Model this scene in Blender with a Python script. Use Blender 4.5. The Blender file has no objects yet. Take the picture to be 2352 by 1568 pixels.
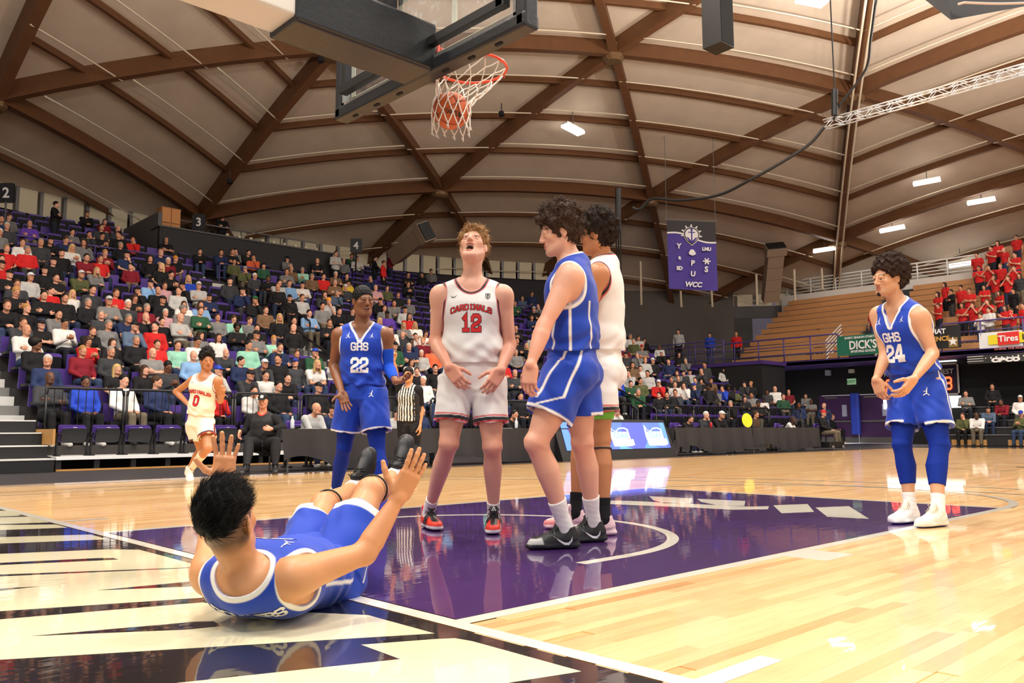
import bpy, bmesh, math, random
import numpy as np
from mathutils import Vector, Matrix
from mathutils.bvhtree import BVHTree

# ---------------------------------------------------------------- camera, world, lights, exposure
SC = bpy.context.scene
COL = SC.collection
rng = np.random.default_rng(7)
random.seed(7)

CAM_F = 1916.93                       # focal length in pixels of the 2352x1568 frame
CAM_C = np.array([4.0505, -1.8913, 0.6454])
_yaw, _pit, _rol = 2.3820, 0.1068, -0.0051
CAM_D = np.array([math.cos(_pit)*math.cos(_yaw), math.cos(_pit)*math.sin(_yaw), math.sin(_pit)])
_r = np.cross(CAM_D, [0, 0, 1]); _r /= np.linalg.norm(_r)
_u = np.cross(_r, CAM_D)
CAM_R = math.cos(_rol)*_r + math.sin(_rol)*_u
CAM_U = -math.sin(_rol)*_r + math.cos(_rol)*_u
cd = bpy.data.cameras.new('camera')
cam = bpy.data.objects.new('camera', cd)
COL.objects.link(cam)
cd.sensor_width = 36.0
cd.lens = 36.0*CAM_F/2352.0
cd.clip_end = 300
_m = Matrix(((CAM_R[0], CAM_U[0], -CAM_D[0], CAM_C[0]), (CAM_R[1], CAM_U[1], -CAM_D[1], CAM_C[1]),
             (CAM_R[2], CAM_U[2], -CAM_D[2], CAM_C[2]), (0, 0, 0, 1)))
cam.matrix_world = _m
SC.camera = cam

SC.view_settings.view_transform = 'Standard'
SC.view_settings.look = 'None'
SC.view_settings.gamma = 1.0
SC.view_settings.use_curve_mapping = False
SC.view_settings.exposure = 0.45
SC.cycles.max_bounces = 6
SC.cycles.diffuse_bounces = 3
SC.cycles.glossy_bounces = 3
SC.cycles.transmission_bounces = 4
SC.cycles.transparent_max_bounces = 8
SC.cycles.caustics_reflective = False
SC.cycles.caustics_refractive = False
SC.cycles.sample_clamp_indirect = 6.0

world = bpy.data.worlds.new('arena_world')
SC.world = world
world.use_nodes = True
world.node_tree.nodes['Background'].inputs['Color'].default_value = (1.0, 0.96, 0.91, 1)
world.node_tree.nodes['Background'].inputs['Strength'].default_value = 0.50

LAMPS = [(-6.5, -5, 13.2), (-6.5, 5, 13.6), (-6.5, 14.3, 13.8), (-6.5, 24, 13.6),
         (6.5, -5, 13.2), (6.5, 5, 13.6), (6.5, 14.3, 13.8), (6.5, 24, 13.6), (0, -8, 13.0), (0, 0.5, 13.8), (0, 33, 13.2)]
for i, p in enumerate(LAMPS):
    ld = bpy.data.lights.new('high_bay_light', 'AREA')
    ld.shape = 'SQUARE'
    ld.size = 1.8
    ld.energy = 620
    ld.color = (1.0, 0.95, 0.88)
    lo = bpy.data.objects.new('high_bay_light', ld)
    lo.location = p
    COL.objects.link(lo)

for p in ((-5, 2, 9.3), (-5, 11, 9.8), (4, 14, 9.8), (4, 4, 9.3), (-2, 23, 9.8), (8, 24, 9.3)):      # unseen upward fill lamps, added to brighten the dome
    ld = bpy.data.lights.new('dome_fill_light', 'AREA'); ld.shape = 'SQUARE'; ld.size = 1.2; ld.energy = 1650; ld.color = (1.0, 0.95, 0.89)
    lo = bpy.data.objects.new('dome_fill_light', ld); lo.location = p; lo.rotation_euler = (math.pi, 0, 0); COL.objects.link(lo)

# ---------------------------------------------------------------- geometry helpers
def V3(*a):
    return np.array(a if len(a) > 1 else a[0], float)
def unit(v):
    v = np.asarray(v, float)
    return v/np.linalg.norm(v)
def at(px, py, D):                    # a real point, from where it is seen in the survey photo and its distance along the view axis
    return CAM_C + D*(CAM_D + CAM_R*(px-1176)/CAM_F - CAM_U*(py-784)/CAM_F)
def ray(px, py):
    return CAM_D + CAM_R*(px-1176)/CAM_F - CAM_U*(py-784)/CAM_F
def atX(px, py, X):
    v = ray(px, py); return CAM_C + v*((X-CAM_C[0])/v[0])
def atY(px, py, Y):
    v = ray(px, py); return CAM_C + v*((Y-CAM_C[1])/v[1])
def atZ(px, py, Z=0.0):
    v = ray(px, py); return CAM_C + v*((Z-CAM_C[2])/v[2])
def vec(r, u, t):                     # direction from right / up / towards-the-viewer components
    return unit(CAM_R*r + CAM_U*u - CAM_D*t)

MATS = {}
def new_mat(name):
    m = bpy.data.materials.new(name); m.use_nodes = True
    nt = m.node_tree
    return m, nt, nt.nodes['Principled BSDF']
def mat(name, col, rough=0.6, metal=0.0, spec=0.5, emit=None, estr=0.0, noise=0.0, nscale=20.0, bump=0.0, bscale=200.0):
    if name in MATS: return MATS[name]
    m, nt, b = new_mat(name)
    c = (*col, 1.0)
    b.inputs['Base Color'].default_value = c
    b.inputs['Roughness'].default_value = rough
    b.inputs['Metallic'].default_value = metal
    b.inputs['Specular IOR Level'].default_value = spec
    if emit is not None:
        b.inputs['Emission Color'].default_value = (*emit, 1.0)
        b.inputs['Emission Strength'].default_value = estr
    L = nt.links
    if noise > 0 or bump > 0:
        tc = nt.nodes.new('ShaderNodeTexCoord')
        n = nt.nodes.new('ShaderNodeTexNoise'); n.inputs['Scale'].default_value = nscale; n.inputs['Detail'].default_value = 4
        L.new(tc.outputs['Object'], n.inputs['Vector'])
        if noise > 0:
            mx = nt.nodes.new('ShaderNodeMix'); mx.data_type = 'RGBA'
            mx.inputs['A'].default_value = (*[x*(1-noise) for x in col], 1); mx.inputs['B'].default_value = (*[min(1, x*(1+noise)) for x in col], 1)
            L.new(n.outputs['Fac'], mx.inputs['Factor']); L.new(mx.outputs['Result'], b.inputs['Base Color'])
        if bump > 0:
            n2 = nt.nodes.new('ShaderNodeTexNoise'); n2.inputs['Scale'].default_value = bscale; n2.inputs['Detail'].default_value = 3
            L.new(tc.outputs['Object'], n2.inputs['Vector'])
            bp = nt.nodes.new('ShaderNodeBump'); bp.inputs['Strength'].default_value = bump; bp.inputs['Distance'].default_value = 0.01
            L.new(n2.outputs['Fac'], bp.inputs['Height']); L.new(bp.outputs['Normal'], b.inputs['Normal'])
    MATS[name] = m
    return m
def vc_mat(name, rough=0.5, spec=0.4, bump=0.0, bscale=120.0, sss=0.0, sheen=0.0):   # albedo from the mesh's own colour attribute
    if name in MATS: return MATS[name]
    m, nt, b = new_mat(name)
    a = nt.nodes.new('ShaderNodeAttribute'); a.attribute_name = 'Col'
    nt.links.new(a.outputs['Color'], b.inputs['Base Color'])
    b.inputs['Roughness'].default_value = rough
    b.inputs['Specular IOR Level'].default_value = spec
    if sheen: b.inputs['Sheen Weight'].default_value = sheen
    if bump:
        tc = nt.nodes.new('ShaderNodeTexCoord')
        n2 = nt.nodes.new('ShaderNodeTexNoise'); n2.inputs['Scale'].default_value = bscale; n2.inputs['Detail'].default_value = 3
        nt.links.new(tc.outputs['Object'], n2.inputs['Vector'])
        bp = nt.nodes.new('ShaderNodeBump'); bp.inputs['Strength'].default_value = bump; bp.inputs['Distance'].default_value = 0.01
        nt.links.new(n2.outputs['Fac'], bp.inputs['Height']); nt.links.new(bp.outputs['Normal'], b.inputs['Normal'])
    MATS[name] = m
    return m
def oc_mat(name, rough=0.75, spec=0.3, var=0.15, nscale=14.0):    # albedo from the object's own colour (shared meshes)
    if name in MATS: return MATS[name]
    m, nt, b = new_mat(name)
    oi = nt.nodes.new('ShaderNodeObjectInfo')
    tc = nt.nodes.new('ShaderNodeTexCoord')
    n = nt.nodes.new('ShaderNodeTexNoise'); n.inputs['Scale'].default_value = nscale
    mr = nt.nodes.new('ShaderNodeMapRange'); mr.inputs['To Min'].default_value = 1-var; mr.inputs['To Max'].default_value = 1+var
    mx = nt.nodes.new('ShaderNodeVectorMath'); mx.operation = 'SCALE'
    L = nt.links
    L.new(tc.outputs['Object'], n.inputs['Vector']); L.new(n.outputs['Fac'], mr.inputs['Value'])
    L.new(oi.outputs['Color'], mx.inputs[0]); L.new(mr.outputs['Result'], mx.inputs['Scale'])
    L.new(mx.outputs[0], b.inputs['Base Color'])
    b.inputs['Roughness'].default_value = rough; b.inputs['Specular IOR Level'].default_value = spec
    MATS[name] = m
    return m

def lin(r, g, b):                     # sRGB 0-255 to linear
    f = lambda c: (c/255/12.92) if c/255 <= 0.04045 else ((c/255+0.055)/1.055)**2.4
    return (f(r), f(g), f(b))

def tag(o, label=None, cat=None, group=None, kind=None):
    if label: o['label'] = label
    if cat: o['category'] = cat
    if group: o['group'] = group
    if kind: o['kind'] = kind
    return o
def empty(name, loc, label=None, cat=None, group=None, kind=None):
    o = bpy.data.objects.new(name, None); o.location = tuple(loc); o.empty_display_size = 0.1
    COL.objects.link(o)
    return tag(o, label, cat, group, kind)
def link(name, me, parent=None, m=None, **kw):
    if m is not None and not me.materials: me.materials.append(m)
    o = bpy.data.objects.new(name, me); COL.objects.link(o)
    if parent is not None:
        o.parent = parent
        o.matrix_parent_inverse = Matrix.Translation(-parent.location)   # parents here are unrotated empties or meshes at their own location
    return tag(o, **kw)

class MB:                             # collects boxes, tubes, prisms and builds ONE mesh
    def __init__(s): s.v = []; s.f = []
    def add(s, vs, fs):
        o = len(s.v); s.v += [tuple(map(float, p)) for p in vs]; s.f += [tuple(i+o for i in f) for f in fs]; return s
    def box(s, c, half, ax=None):
        c = V3(c); A = np.eye(3) if ax is None else np.array([unit(a) for a in ax])
        vs = [c + A[0]*half[0]*x + A[1]*half[1]*y + A[2]*half[2]*z for x in (-1, 1) for y in (-1, 1) for z in (-1, 1)]
        return s.add(vs, [(0, 1, 3, 2), (4, 6, 7, 5), (0, 4, 5, 1), (2, 3, 7, 6), (0, 2, 6, 4), (1, 5, 7, 3)])
    def bb(s, lo, hi):
        lo = V3(lo); hi = V3(hi); return s.box((lo+hi)/2, (hi-lo)/2)
    def rbox(s, c, half, r, ax=None, axis=2, seg=4):    # box with four rounded long edges along axis
        c = V3(c); A = np.eye(3) if ax is None else np.array([unit(a) for a in ax])
        i, j = [(1, 2), (2, 0), (0, 1)][axis]
        ring = []
        for q, (sx, sy) in enumerate(((1, 1), (-1, 1), (-1, -1), (1, -1))):
            for k in range(seg+1):
                a = math.pi/2*(q + k/seg)
                ring.append((sx*(half[i]-r) + r*math.cos(a), sy*(half[j]-r) + r*math.sin(a)))
        n = len(ring)
        vs = [c + A[i]*x + A[j]*y + A[axis]*half[axis]*z for z in (-1, 1) for x, y in ring]
        fs = [(k, (k+1) % n, n+(k+1) % n, n+k) for k in range(n)] + [tuple(range(n-1, -1, -1)), tuple(range(n, 2*n))]
        return s.add(vs, fs)
    def bar(s, a, b, w, h, up=(0, 0, 1)):
        a = V3(a); b = V3(b); d = unit(b-a); up = V3(up); sd = unit(np.cross(d, up)); u2 = np.cross(sd, d)
        return s.box((a+b)/2, (np.linalg.norm(b-a)/2, w/2, h/2), (d, sd, u2))
    def tube(s, pts, r, n=8, closed=False, cap=True):
        P = [V3(p) for p in pts]; m = len(P); rs = r if hasattr(r, '__len__') else [r]*m
        T = []
        for i in range(m):
            if closed: t = P[(i+1) % m]-P[i-1]
            else: t = P[min(i+1, m-1)]-P[max(i-1, 0)]
            T.append(unit(t))
        ref = V3(0, 0, 1) if abs(T[0][2]) < 0.9 else V3(1, 0, 0)
        nn = unit(np.cross(T[0], ref)); vs = []
        for i in range(m):
            nn = unit(nn - T[i]*np.dot(nn, T[i])); bb = np.cross(T[i], nn)
            for k in range(n):
                a = 2*math.pi*k/n; vs.append(P[i] + rs[i]*(nn*math.cos(a) + bb*math.sin(a)))
        fs = []
        for i in range(m if closed else m-1):
            j = (i+1) % m
            for k in range(n): fs.append((i*n+k, i*n+(k+1) % n, j*n+(k+1) % n, j*n+k))
        if cap and not closed: fs += [tuple(range(n-1, -1, -1)), tuple((m-1)*n+k for k in range(n))]
        return s.add(vs, fs)
    def lathe(s, c, prof, n=20, axis=(0, 0, 1)):
        c = V3(c); ax = unit(axis); e1 = unit(np.cross(ax, (0, 0, 1) if abs(ax[2]) < 0.9 else (1, 0, 0))); e2 = np.cross(ax, e1)
        vs = [c + ax*z + r*(e1*math.cos(2*math.pi*k/n) + e2*math.sin(2*math.pi*k/n)) for r, z in prof for k in range(n)]
        m = len(prof); fs = [(i*n+k, i*n+(k+1) % n, (i+1)*n+(k+1) % n, (i+1)*n+k) for i in range(m-1) for k in range(n)]
        fs += [tuple(range(n-1, -1, -1)), tuple((m-1)*n+k for k in range(n))]
        return s.add(vs, fs)
    def poly(s, pts, th=0.0, nrm=(0, 0, 1)):       # flat polygon, with a thickness along -nrm when th > 0
        P = [V3(p) for p in pts]; n = len(P)
        if th <= 0: return s.add(P, [tuple(range(n))])
        N = unit(nrm)*th
        return s.add(P + [p-N for p in P], [tuple(range(n)), tuple(range(2*n-1, n-1, -1))] + [(i, n+i, n+(i+1) % n, (i+1) % n) for i in range(n)])
    def grid(s, F, nu, nv):
        vs = [F(i/nu, j/nv) for i in range(nu+1) for j in range(nv+1)]
        return s.add(vs, [(i*(nv+1)+j, (i+1)*(nv+1)+j, (i+1)*(nv+1)+j+1, i*(nv+1)+j+1) for i in range(nu) for j in range(nv)])
    def mesh(s, name, smooth=False, origin=None):
        me = bpy.data.meshes.new(name)
        vs = s.v if origin is None else [tuple(V3(p)-V3(origin)) for p in s.v]
        me.from_pydata(vs, [], s.f); me.validate(verbose=False)
        bm = bmesh.new(); bm.from_mesh(me); bmesh.ops.recalc_face_normals(bm, faces=bm.faces); bm.to_mesh(me); bm.free()
        if smooth: me.polygons.foreach_set('use_smooth', [True]*len(me.polygons))
        me.update(); return me
    def build(s, name, m, parent=None, smooth=False, origin=None, bevel=0.0, **kw):
        me = s.mesh(name, smooth, origin)
        o = link(name, me, parent, m, **kw)
        if origin is not None: o.location = tuple(origin)
        if bevel > 0:
            bv = o.modifiers.new('bevel', 'BEVEL'); bv.width = bevel; bv.segments = 2; bv.limit_method = 'ANGLE'; bv.angle_limit = 0.7
        return o
# ---------------------------------------------------------------- materials of the setting
def floor_material():
    m, nt, b = new_mat('maple_floor'); L = nt.links; N = nt.nodes.new
    tc = N('ShaderNodeTexCoord'); mp = N('ShaderNodeMapping'); mp.inputs['Rotation'].default_value = (0, 0, math.pi/2)
    L.new(tc.outputs['Object'], mp.inputs['Vector'])
    br = N('ShaderNodeTexBrick'); br.inputs['Scale'].default_value = 1.0; br.inputs['Brick Width'].default_value = 0.9; br.inputs['Row Height'].default_value = 0.057
    br.inputs['Mortar Size'].default_value = 0.0008; br.inputs['Bias'].default_value = -0.2; br.offset = 0.37; br.offset_frequency = 3
    br.inputs['Color1'].default_value = (*lin(236, 196, 138), 1); br.inputs['Color2'].default_value = (*lin(210, 156, 96), 1); br.inputs['Mortar'].default_value = (*lin(150, 104, 60), 1)
    L.new(mp.outputs['Vector'], br.inputs['Vector'])
    mp2 = N('ShaderNodeMapping'); mp2.inputs['Scale'].default_value = (14, 1.2, 1); L.new(tc.outputs['Object'], mp2.inputs['Vector'])
    n = N('ShaderNodeTexNoise'); n.inputs['Scale'].default_value = 3.0; n.inputs['Detail'].default_value = 6; L.new(mp2.outputs['Vector'], n.inputs['Vector'])
    mr = N('ShaderNodeMapRange'); mr.inputs['From Min'].default_value = .3; mr.inputs['From Max'].default_value = .7; mr.inputs['To Min'].default_value = .88; mr.inputs['To Max'].default_value = 1.08
    L.new(n.outputs['Fac'], mr.inputs['Value'])
    mx = N('ShaderNodeVectorMath'); mx.operation = 'SCALE'; L.new(br.outputs['Color'], mx.inputs[0]); L.new(mr.outputs['Result'], mx.inputs['Scale'])
    L.new(mx.outputs[0], b.inputs['Base Color'])
    gloss_floor(nt, b, tc, .6)
    return m
def gloss_floor(nt, b, tc, coat=1.0):               # polyurethane finish, faintly uneven
    L = nt.links; N = nt.nodes.new
    b.inputs['Roughness'].default_value = .32; b.inputs['Specular IOR Level'].default_value = .35
    b.inputs['Coat Weight'].default_value = coat; b.inputs['Coat Roughness'].default_value = .028; b.inputs['Coat IOR'].default_value = 1.5
    mp = N('ShaderNodeMapping'); mp.inputs['Scale'].default_value = (9, 1.6, 1); L.new(tc.outputs['Object'], mp.inputs['Vector'])
    n = N('ShaderNodeTexNoise'); n.inputs['Scale'].default_value = 2.2; n.inputs['Detail'].default_value = 2; L.new(mp.outputs['Vector'], n.inputs['Vector'])
    bp = N('ShaderNodeBump'); bp.inputs['Strength'].default_value = .10; bp.inputs['Distance'].default_value = .004
    L.new(n.outputs['Fac'], bp.inputs['Height']); L.new(bp.outputs['Normal'], b.inputs['Coat Normal']); L.new(bp.outputs['Normal'], b.inputs['Normal'])
def paint_material(name, col, var=.06):
    m, nt, b = new_mat(name); L = nt.links; N = nt.nodes.new
    tc = N('ShaderNodeTexCoord'); n = N('ShaderNodeTexNoise'); n.inputs['Scale'].default_value = 2.5; n.inputs['Detail'].default_value = 5; L.new(tc.outputs['Object'], n.inputs['Vector'])
    mx = N('ShaderNodeMix'); mx.data_type = 'RGBA'; mx.inputs['A'].default_value = (*[c*(1-var) for c in col], 1); mx.inputs['B'].default_value = (*[min(1, c*(1+var)) for c in col], 1)
    L.new(n.outputs['Fac'], mx.inputs['Factor']); L.new(mx.outputs['Result'], b.inputs['Base Color'])
    gloss_floor(nt, b, tc)
    return m
M_FLOOR = floor_material()
M_PURPLE = paint_material('purple_court_paint', lin(74, 40, 104), .15)
M_BLACKP = paint_material('black_court_paint', lin(22, 19, 22), .2)
M_CREAM = paint_material('cream_court_paint', lin(246, 236, 196), .03)
M_LINE = paint_material('white_court_paint', lin(250, 243, 226), .02)
M_RUBBER = mat('charcoal_rubber_floor', lin(50, 49, 52), .45, noise=.25, nscale=6)
M_WOOD = mat('glulam_timber', lin(98, 62, 34), .6, noise=.25, nscale=3)
M_CEIL = mat('wood_fibre_ceiling', lin(188, 170, 150), .9, noise=.16, nscale=1.1, bump=.3, bscale=14)
M_WHITE = mat('white_paint', lin(226, 222, 214), .5)
M_BLACKWALL = mat('black_block_wall', lin(24, 23, 25), .75, noise=.2, nscale=3, bump=.2, bscale=8)
M_PURP = mat('purple_paint', lin(70, 48, 116), .5)
M_BLACK = mat('black_metal', lin(22, 22, 24), .45)
M_GREYW = mat('grey_concrete', lin(96, 92, 92), .85, noise=.12, nscale=2)
M_CONC = mat('dark_concrete', lin(58, 55, 54), .85, noise=.2, nscale=4)
M_CREAMW = mat('cream_wall_panel', lin(214, 204, 176), .7)
M_BEAMGREY = mat('grey_steel', lin(120, 118, 118), .45, .3)

# ---------------------------------------------------------------- court floor
fl = MB(); fl.bb((-8.05, -6, -.12), (9.2, 30.2, -.003))
floor = fl.build('floor', M_FLOOR, kind='structure')
def deck(name, poly, z, m, parent=None, th=.0006):
    P = [(p[0], p[1], z) for p in poly]
    return MB().poly(P, th).build(name, m, parent)
def rect(x0, x1, y0, y1): return [(x0, y0), (x1, y0), (x1, y1), (x0, y1)]
# the strips that can be told apart near the camera are pieces; the rest of the floor is carried by its material
r_ = np.random.default_rng(21); planks = 0; M_PLANK = None
def plank_material():
    m, nt, b = new_mat('maple_plank'); L = nt.links; N = nt.nodes.new
    tc = N('ShaderNodeTexCoord'); oi = N('ShaderNodeObjectInfo'); mp2 = N('ShaderNodeMapping'); mp2.inputs['Scale'].default_value = (14, 1.2, 1)
    ad = N('ShaderNodeVectorMath'); ad.operation = 'ADD'; L.new(tc.outputs['Object'], ad.inputs[0]); L.new(oi.outputs['Location'], ad.inputs[1]); L.new(ad.outputs[0], mp2.inputs['Vector'])
    n = N('ShaderNodeTexNoise'); n.inputs['Scale'].default_value = 3.0; n.inputs['Detail'].default_value = 6; L.new(mp2.outputs['Vector'], n.inputs['Vector'])
    mr = N('ShaderNodeMapRange'); mr.inputs['From Min'].default_value = .3; mr.inputs['From Max'].default_value = .7; mr.inputs['To Min'].default_value = .90; mr.inputs['To Max'].default_value = 1.07
    L.new(n.outputs['Fac'], mr.inputs['Value']); mx = N('ShaderNodeVectorMath'); mx.operation = 'SCALE'; L.new(oi.outputs['Color'], mx.inputs[0]); L.new(mr.outputs['Result'], mx.inputs['Scale'])
    L.new(mx.outputs[0], b.inputs['Base Color']); gloss_floor(nt, b, tc, .6); return m
M_PLANK = plank_material()
lengths = (.45, .75, 1.1)
PL = []
for ln in lengths:
    q = MB(); q.box((0, 0, -.004), (.0283, ln/2-.0004, .004)); me = q.mesh('plank'); me.materials.append(M_PLANK); PL.append(me)
ca, cb = np.array(lin(240, 204, 148)), np.array(lin(208, 150, 90))
PX0, PX1, PY0 = 1.84, 4.34, .0
for i in range(int((PX1-PX0)/.057)):
    x = PX0+.0285+.057*i; y = PY0-r_.uniform(0, .8)
    ymax = 5.8-.9*max(0, x-1.84)
    while y < ymax and planks < 298:
        j = r_.integers(0, 3); ln = lengths[j]
        if y+ln > PY0+.02 and y > -.45:
            o = bpy.data.objects.new('plank', PL[j]); COL.objects.link(o); o.parent = floor; o.location = (x, y+ln/2, 0)
            t = min(1, max(0, r_.normal(.28, .26))); o.color = (*(ca*(1-t)+cb*t), 1); planks += 1
        y += ln
# the paint laid over it
LW = .07
deck('painted_lane', rect(-1.765, 1.765, .01, 5.735), .0010, M_PURPLE, floor)
deck('painted_apron', rect(-8.05, 9.2, -3.4, -.08), .0010, M_BLACKP, floor)
def line(poly, z=.0012): deck('court_line', poly, z, M_LINE, floor)
line(rect(-8.05, 9.2, -.07, .0)); line(rect(1.77, 1.84, 0, 5.74)); line(rect(-1.84, -1.77, 0, 5.74)); line(rect(-1.84, 1.84, 5.74, 5.81))
line(rect(-7.69, -7.62, 0, 28.65)); line(rect(7.62, 7.69, 0, 28.65)); line(rect(-7.6, 7.6, 28.65, 28.72)); line(rect(-7.6, 7.6, 14.29, 14.36))
line(rect(2.74, 2.81, 0, .33)); line(rect(-2.81, -2.74, 0, .33)); line(rect(1.84, 2.06, 2.13, 2.44)); line(rect(-2.06, -1.84, 2.13, 2.44))
line(rect(-7.6, -6.4, 8.5, 8.56)); line(rect(6.6, 7.6, 8.5, 8.56))
def arc(cx, cy, r0, r1, a0, a1, n, z=.0016, m=None):
    mb = MB()
    for i in range(n):
        t0, t1 = a0+(a1-a0)*i/n, a0+(a1-a0)*(i+1)/n
        mb.add([(cx+r*math.cos(t), cy+r*math.sin(t), z) for r, t in ((r0, t0), (r1, t0), (r1, t1), (r0, t1))], [(0, 1, 2, 3)])
    mb.build('court_line', m or M_LINE, floor)
arc(0, 1.575, 1.22, 1.29, 0, math.pi, 48); line(rect(1.22, 1.29, 1.22, 1.58), .0016); line(rect(-1.29, -1.22, 1.22, 1.58), .0016)
arc(0, 5.78, 1.76, 1.83, 0, math.pi, 48)
for R3, xs in ((6.02, 6.02), (6.75, 6.60)):
    a = math.acos(xs/R3) if xs < R3 else 0.0
    arc(0, 1.575, R3, R3+.06, a, math.pi-a, 90)
    yy = 1.575+R3*math.sin(a); line(rect(xs, xs+.06, 0, yy), .0016); line(rect(-xs-.06, -xs, 0, yy), .0016)
arc(0, 14.32, 1.80, 1.86, 0, 2*math.pi, 60)
# far lane and centre markings
deck('painted_lane', rect(-1.77, 1.77, 22.9, 28.64), .0010, M_PURPLE, floor)
deck('painted_border', rect(-8.05, 9.2, 28.74, 30.2), .0010, M_BLACKP, floor)
deck('painted_border', rect(-8.05, -7.70, -.07, 28.74), .0010, paint_material('wood_border', lin(196, 140, 78), .1), floor)
deck('painted_band', rect(-.4, 7.5, 13.9, 14.1), .0011, M_PURPLE, floor); deck('painted_band', rect(.5, 7.5, 14.6, 14.8), .0011, M_PURPLE, floor)
def pxpoly(P, z=.0016):
    return [atZ(x, y, z) for x, y in P]
def marking(P, z, m, name): MB().poly(pxpoly(P, z), .0004).build(name, m, floor)
for P in ([(830, 1480), (1000, 1467), (1045, 1465), (1085, 1472), (1335, 1541), (1176, 1566), (1090, 1582), (320, 1582), (405, 1568), (920, 1513)],
          [(0, 1425), (465, 1383), (620, 1402), (845, 1412), (998, 1454), (0, 1516)],
          [(0, 1324), (440, 1304), (465, 1310), (465, 1372), (0, 1405)],
          [(0, 1272), (250, 1261), (320, 1262), (370, 1275), (440, 1294), (450, 1302), (0, 1319)],
          [(0, 1233), (209, 1227), (246, 1238), (0, 1248)], [(0, 1204), (128, 1204), (155, 1211), (0, 1217)], [(0, 1187), (72, 1186), (114, 1199), (0, 1203)], [(0, 1172), (30, 1172), (52, 1180), (40, 1184), (0, 1186)]):
    Q = [(x if x > 0 else -60, y if x > 0 else y+2) for x, y in P]
    marking(Q, .0016, M_CREAM, 'apron_lettering')
for P in ([(72, 1460), (450, 1427), (490, 1426), (509, 1437), (430, 1445)], [(0, 1292), (225, 1281), (260, 1281), (272, 1284), (240, 1286), (0, 1297)], [(0, 1351), (90, 1346), (0, 1356)], [(225, 1355), (465, 1332), (465, 1345)]):
    marking(P, .0022, M_BLACKP, 'apron_lettering')
for P in ([(1491, 1139), (1590, 1144), (1586, 1156), (1525, 1155), (1500, 1148)], [(1400, 1149), (1450, 1150), (1720, 1163), (1766, 1162), (1764, 1169), (1680, 1170), (1590, 1165), (1400, 1157)],
          [(1601, 1145), (1712, 1150), (1710, 1161), (1650, 1160), (1610, 1152)], [(1776, 1160), (1855, 1157), (1870, 1175), (1795, 1178)], [(1873, 1165), (1950, 1162), (1996, 1191), (1900, 1186)]):
    marking(P, .0018, M_LINE, 'lane_lettering')
# outer floor round the court
of = MB(); of.bb((-13.0, -6, -.14), (-8.051, 37, -.004)); of.bb((-8.051, 30.201, -.14), (12, 37, -.004)); of.build('floor_surround', M_RUBBER, kind='structure')

# ---------------------------------------------------------------- raked stand on the far side
X1, TR, RI, Z1 = -13.3, .85, .39, .40                      # front row centre, tread, rise, its deck height
NROW = 21
def rowX(n): return X1-TR*n
def rowZ(n): return Z1+RI*n
AISLES = [(1.55, 2.45), (10.35, 11.35), (20.1, 21.1)]
YEND = 32.2
stand = empty('seating_stand', (-20, 14, 0), kind='structure')
for n in range(NROW):
    mb = MB(); y0, y1 = -3.5, YEND - .0*n
    mb.bb((rowX(n)-TR/2, y0, rowZ(n)-RI-.05), (rowX(n)+TR/2, y1, rowZ(n)))
    mb.build('step', M_CONC, stand)
for a, b in AISLES:
    for n in range(15):
        for h in (0, 1):
            mb = MB(); x = rowX(n)+(TR/2+.012 if h == 0 else 0)
            mb.bb((x-TR/2, a+.04, rowZ(n)-RI*.5+RI*.5*h), (x, b-.04, rowZ(n)+.006+RI*.5*h))
            mb.build('stair_tread', mat('pale_stair', lin(214, 214, 210), .5) if h else mat('grey_stair', lin(120, 120, 118), .5), stand)
mb = MB(); mb.bb((-12.95, -3.5, -.1), (-12.80, YEND, .42)); mb.build('riser_front', M_CONC, stand)
mb = MB(); e = [(rowX(n)+s*TR/2, rowZ(n)) for n in range(NROW) for s in (1, -1)]
mb.poly([(x, YEND+.01, z) for x, z in e]+[(e[-1][0], YEND+.01, 0), (e[0][0], YEND+.01, 0)], .12, (0, 1, 0)); mb.build('end_wall', M_BLACKWALL, stand)

# ---------------------------------------------------------------- dome: shell, lattice beams, purlins
DC = np.array([0.0, 14.3]); DR = (33.0**2+8.5**2)/(2*8.5); DZ = 17.5-DR
def dome(x, y, drop=0.0): return np.array([x, y, DZ+math.sqrt(max(0.0, (DR-drop)**2-(x-DC[0])**2-(y-DC[1])**2))])
mb = MB(); nr, na = 16, 72
def dome_pt(u, v):
    r = 34.6*u; a = math.radians(38)+(math.radians(262-38))*v
    return dome(DC[0]+r*math.cos(a), DC[1]+r*math.sin(a))
mb.grid(dome_pt, nr, na)
ceiling = mb.build('ceiling', M_CEIL, smooth=True, kind='structure')
LA, LB, LO = np.array([5.2, 9.05]), np.array([-10.2, -.25]), np.array([-.1, 13.3])
def lat(i, j): return LO+i*LA+j*LB
def inside(q, R=34.4): return np.hypot(*(q-DC)) <= R
def ahead(q): return (q-CAM_C[:2])@CAM_D[:2] > -6
def dome_beam(name, p, q, w, h, n=6, lift=0.02, m=None):
    pts = [p+(q-p)*t/40 for t in range(41)]; ins = [x for x in pts if inside(x)]
    if len(ins) < 3: return
    p, q = ins[0], ins[-1]; mb = MB(); sd = np.array([-(q-p)[1], (q-p)[0], 0]); sd = unit(sd)
    vs = []; fs = []
    for t in range(n+1):
        c = p+(q-p)*t/n; top = dome(c[0], c[1], -lift); nr_ = unit(top-np.array([DC[0], DC[1], DZ])); bot = top-nr_*h
        vs += [top-sd*w/2, top+sd*w/2, bot+sd*w/2, bot-sd*w/2]
    for t in range(n):
        a = 4*t
        for k in range(4): fs.append((a+k, a+(k+1) % 4, a+4+(k+1) % 4, a+4+k))
    fs += [(3, 2, 1, 0), (4*n, 4*n+1, 4*n+2, 4*n+3)]
    mb.add(vs, fs); mb.build(name, m or M_WOOD, ceiling)
pipes = MB(); done = set()
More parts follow.
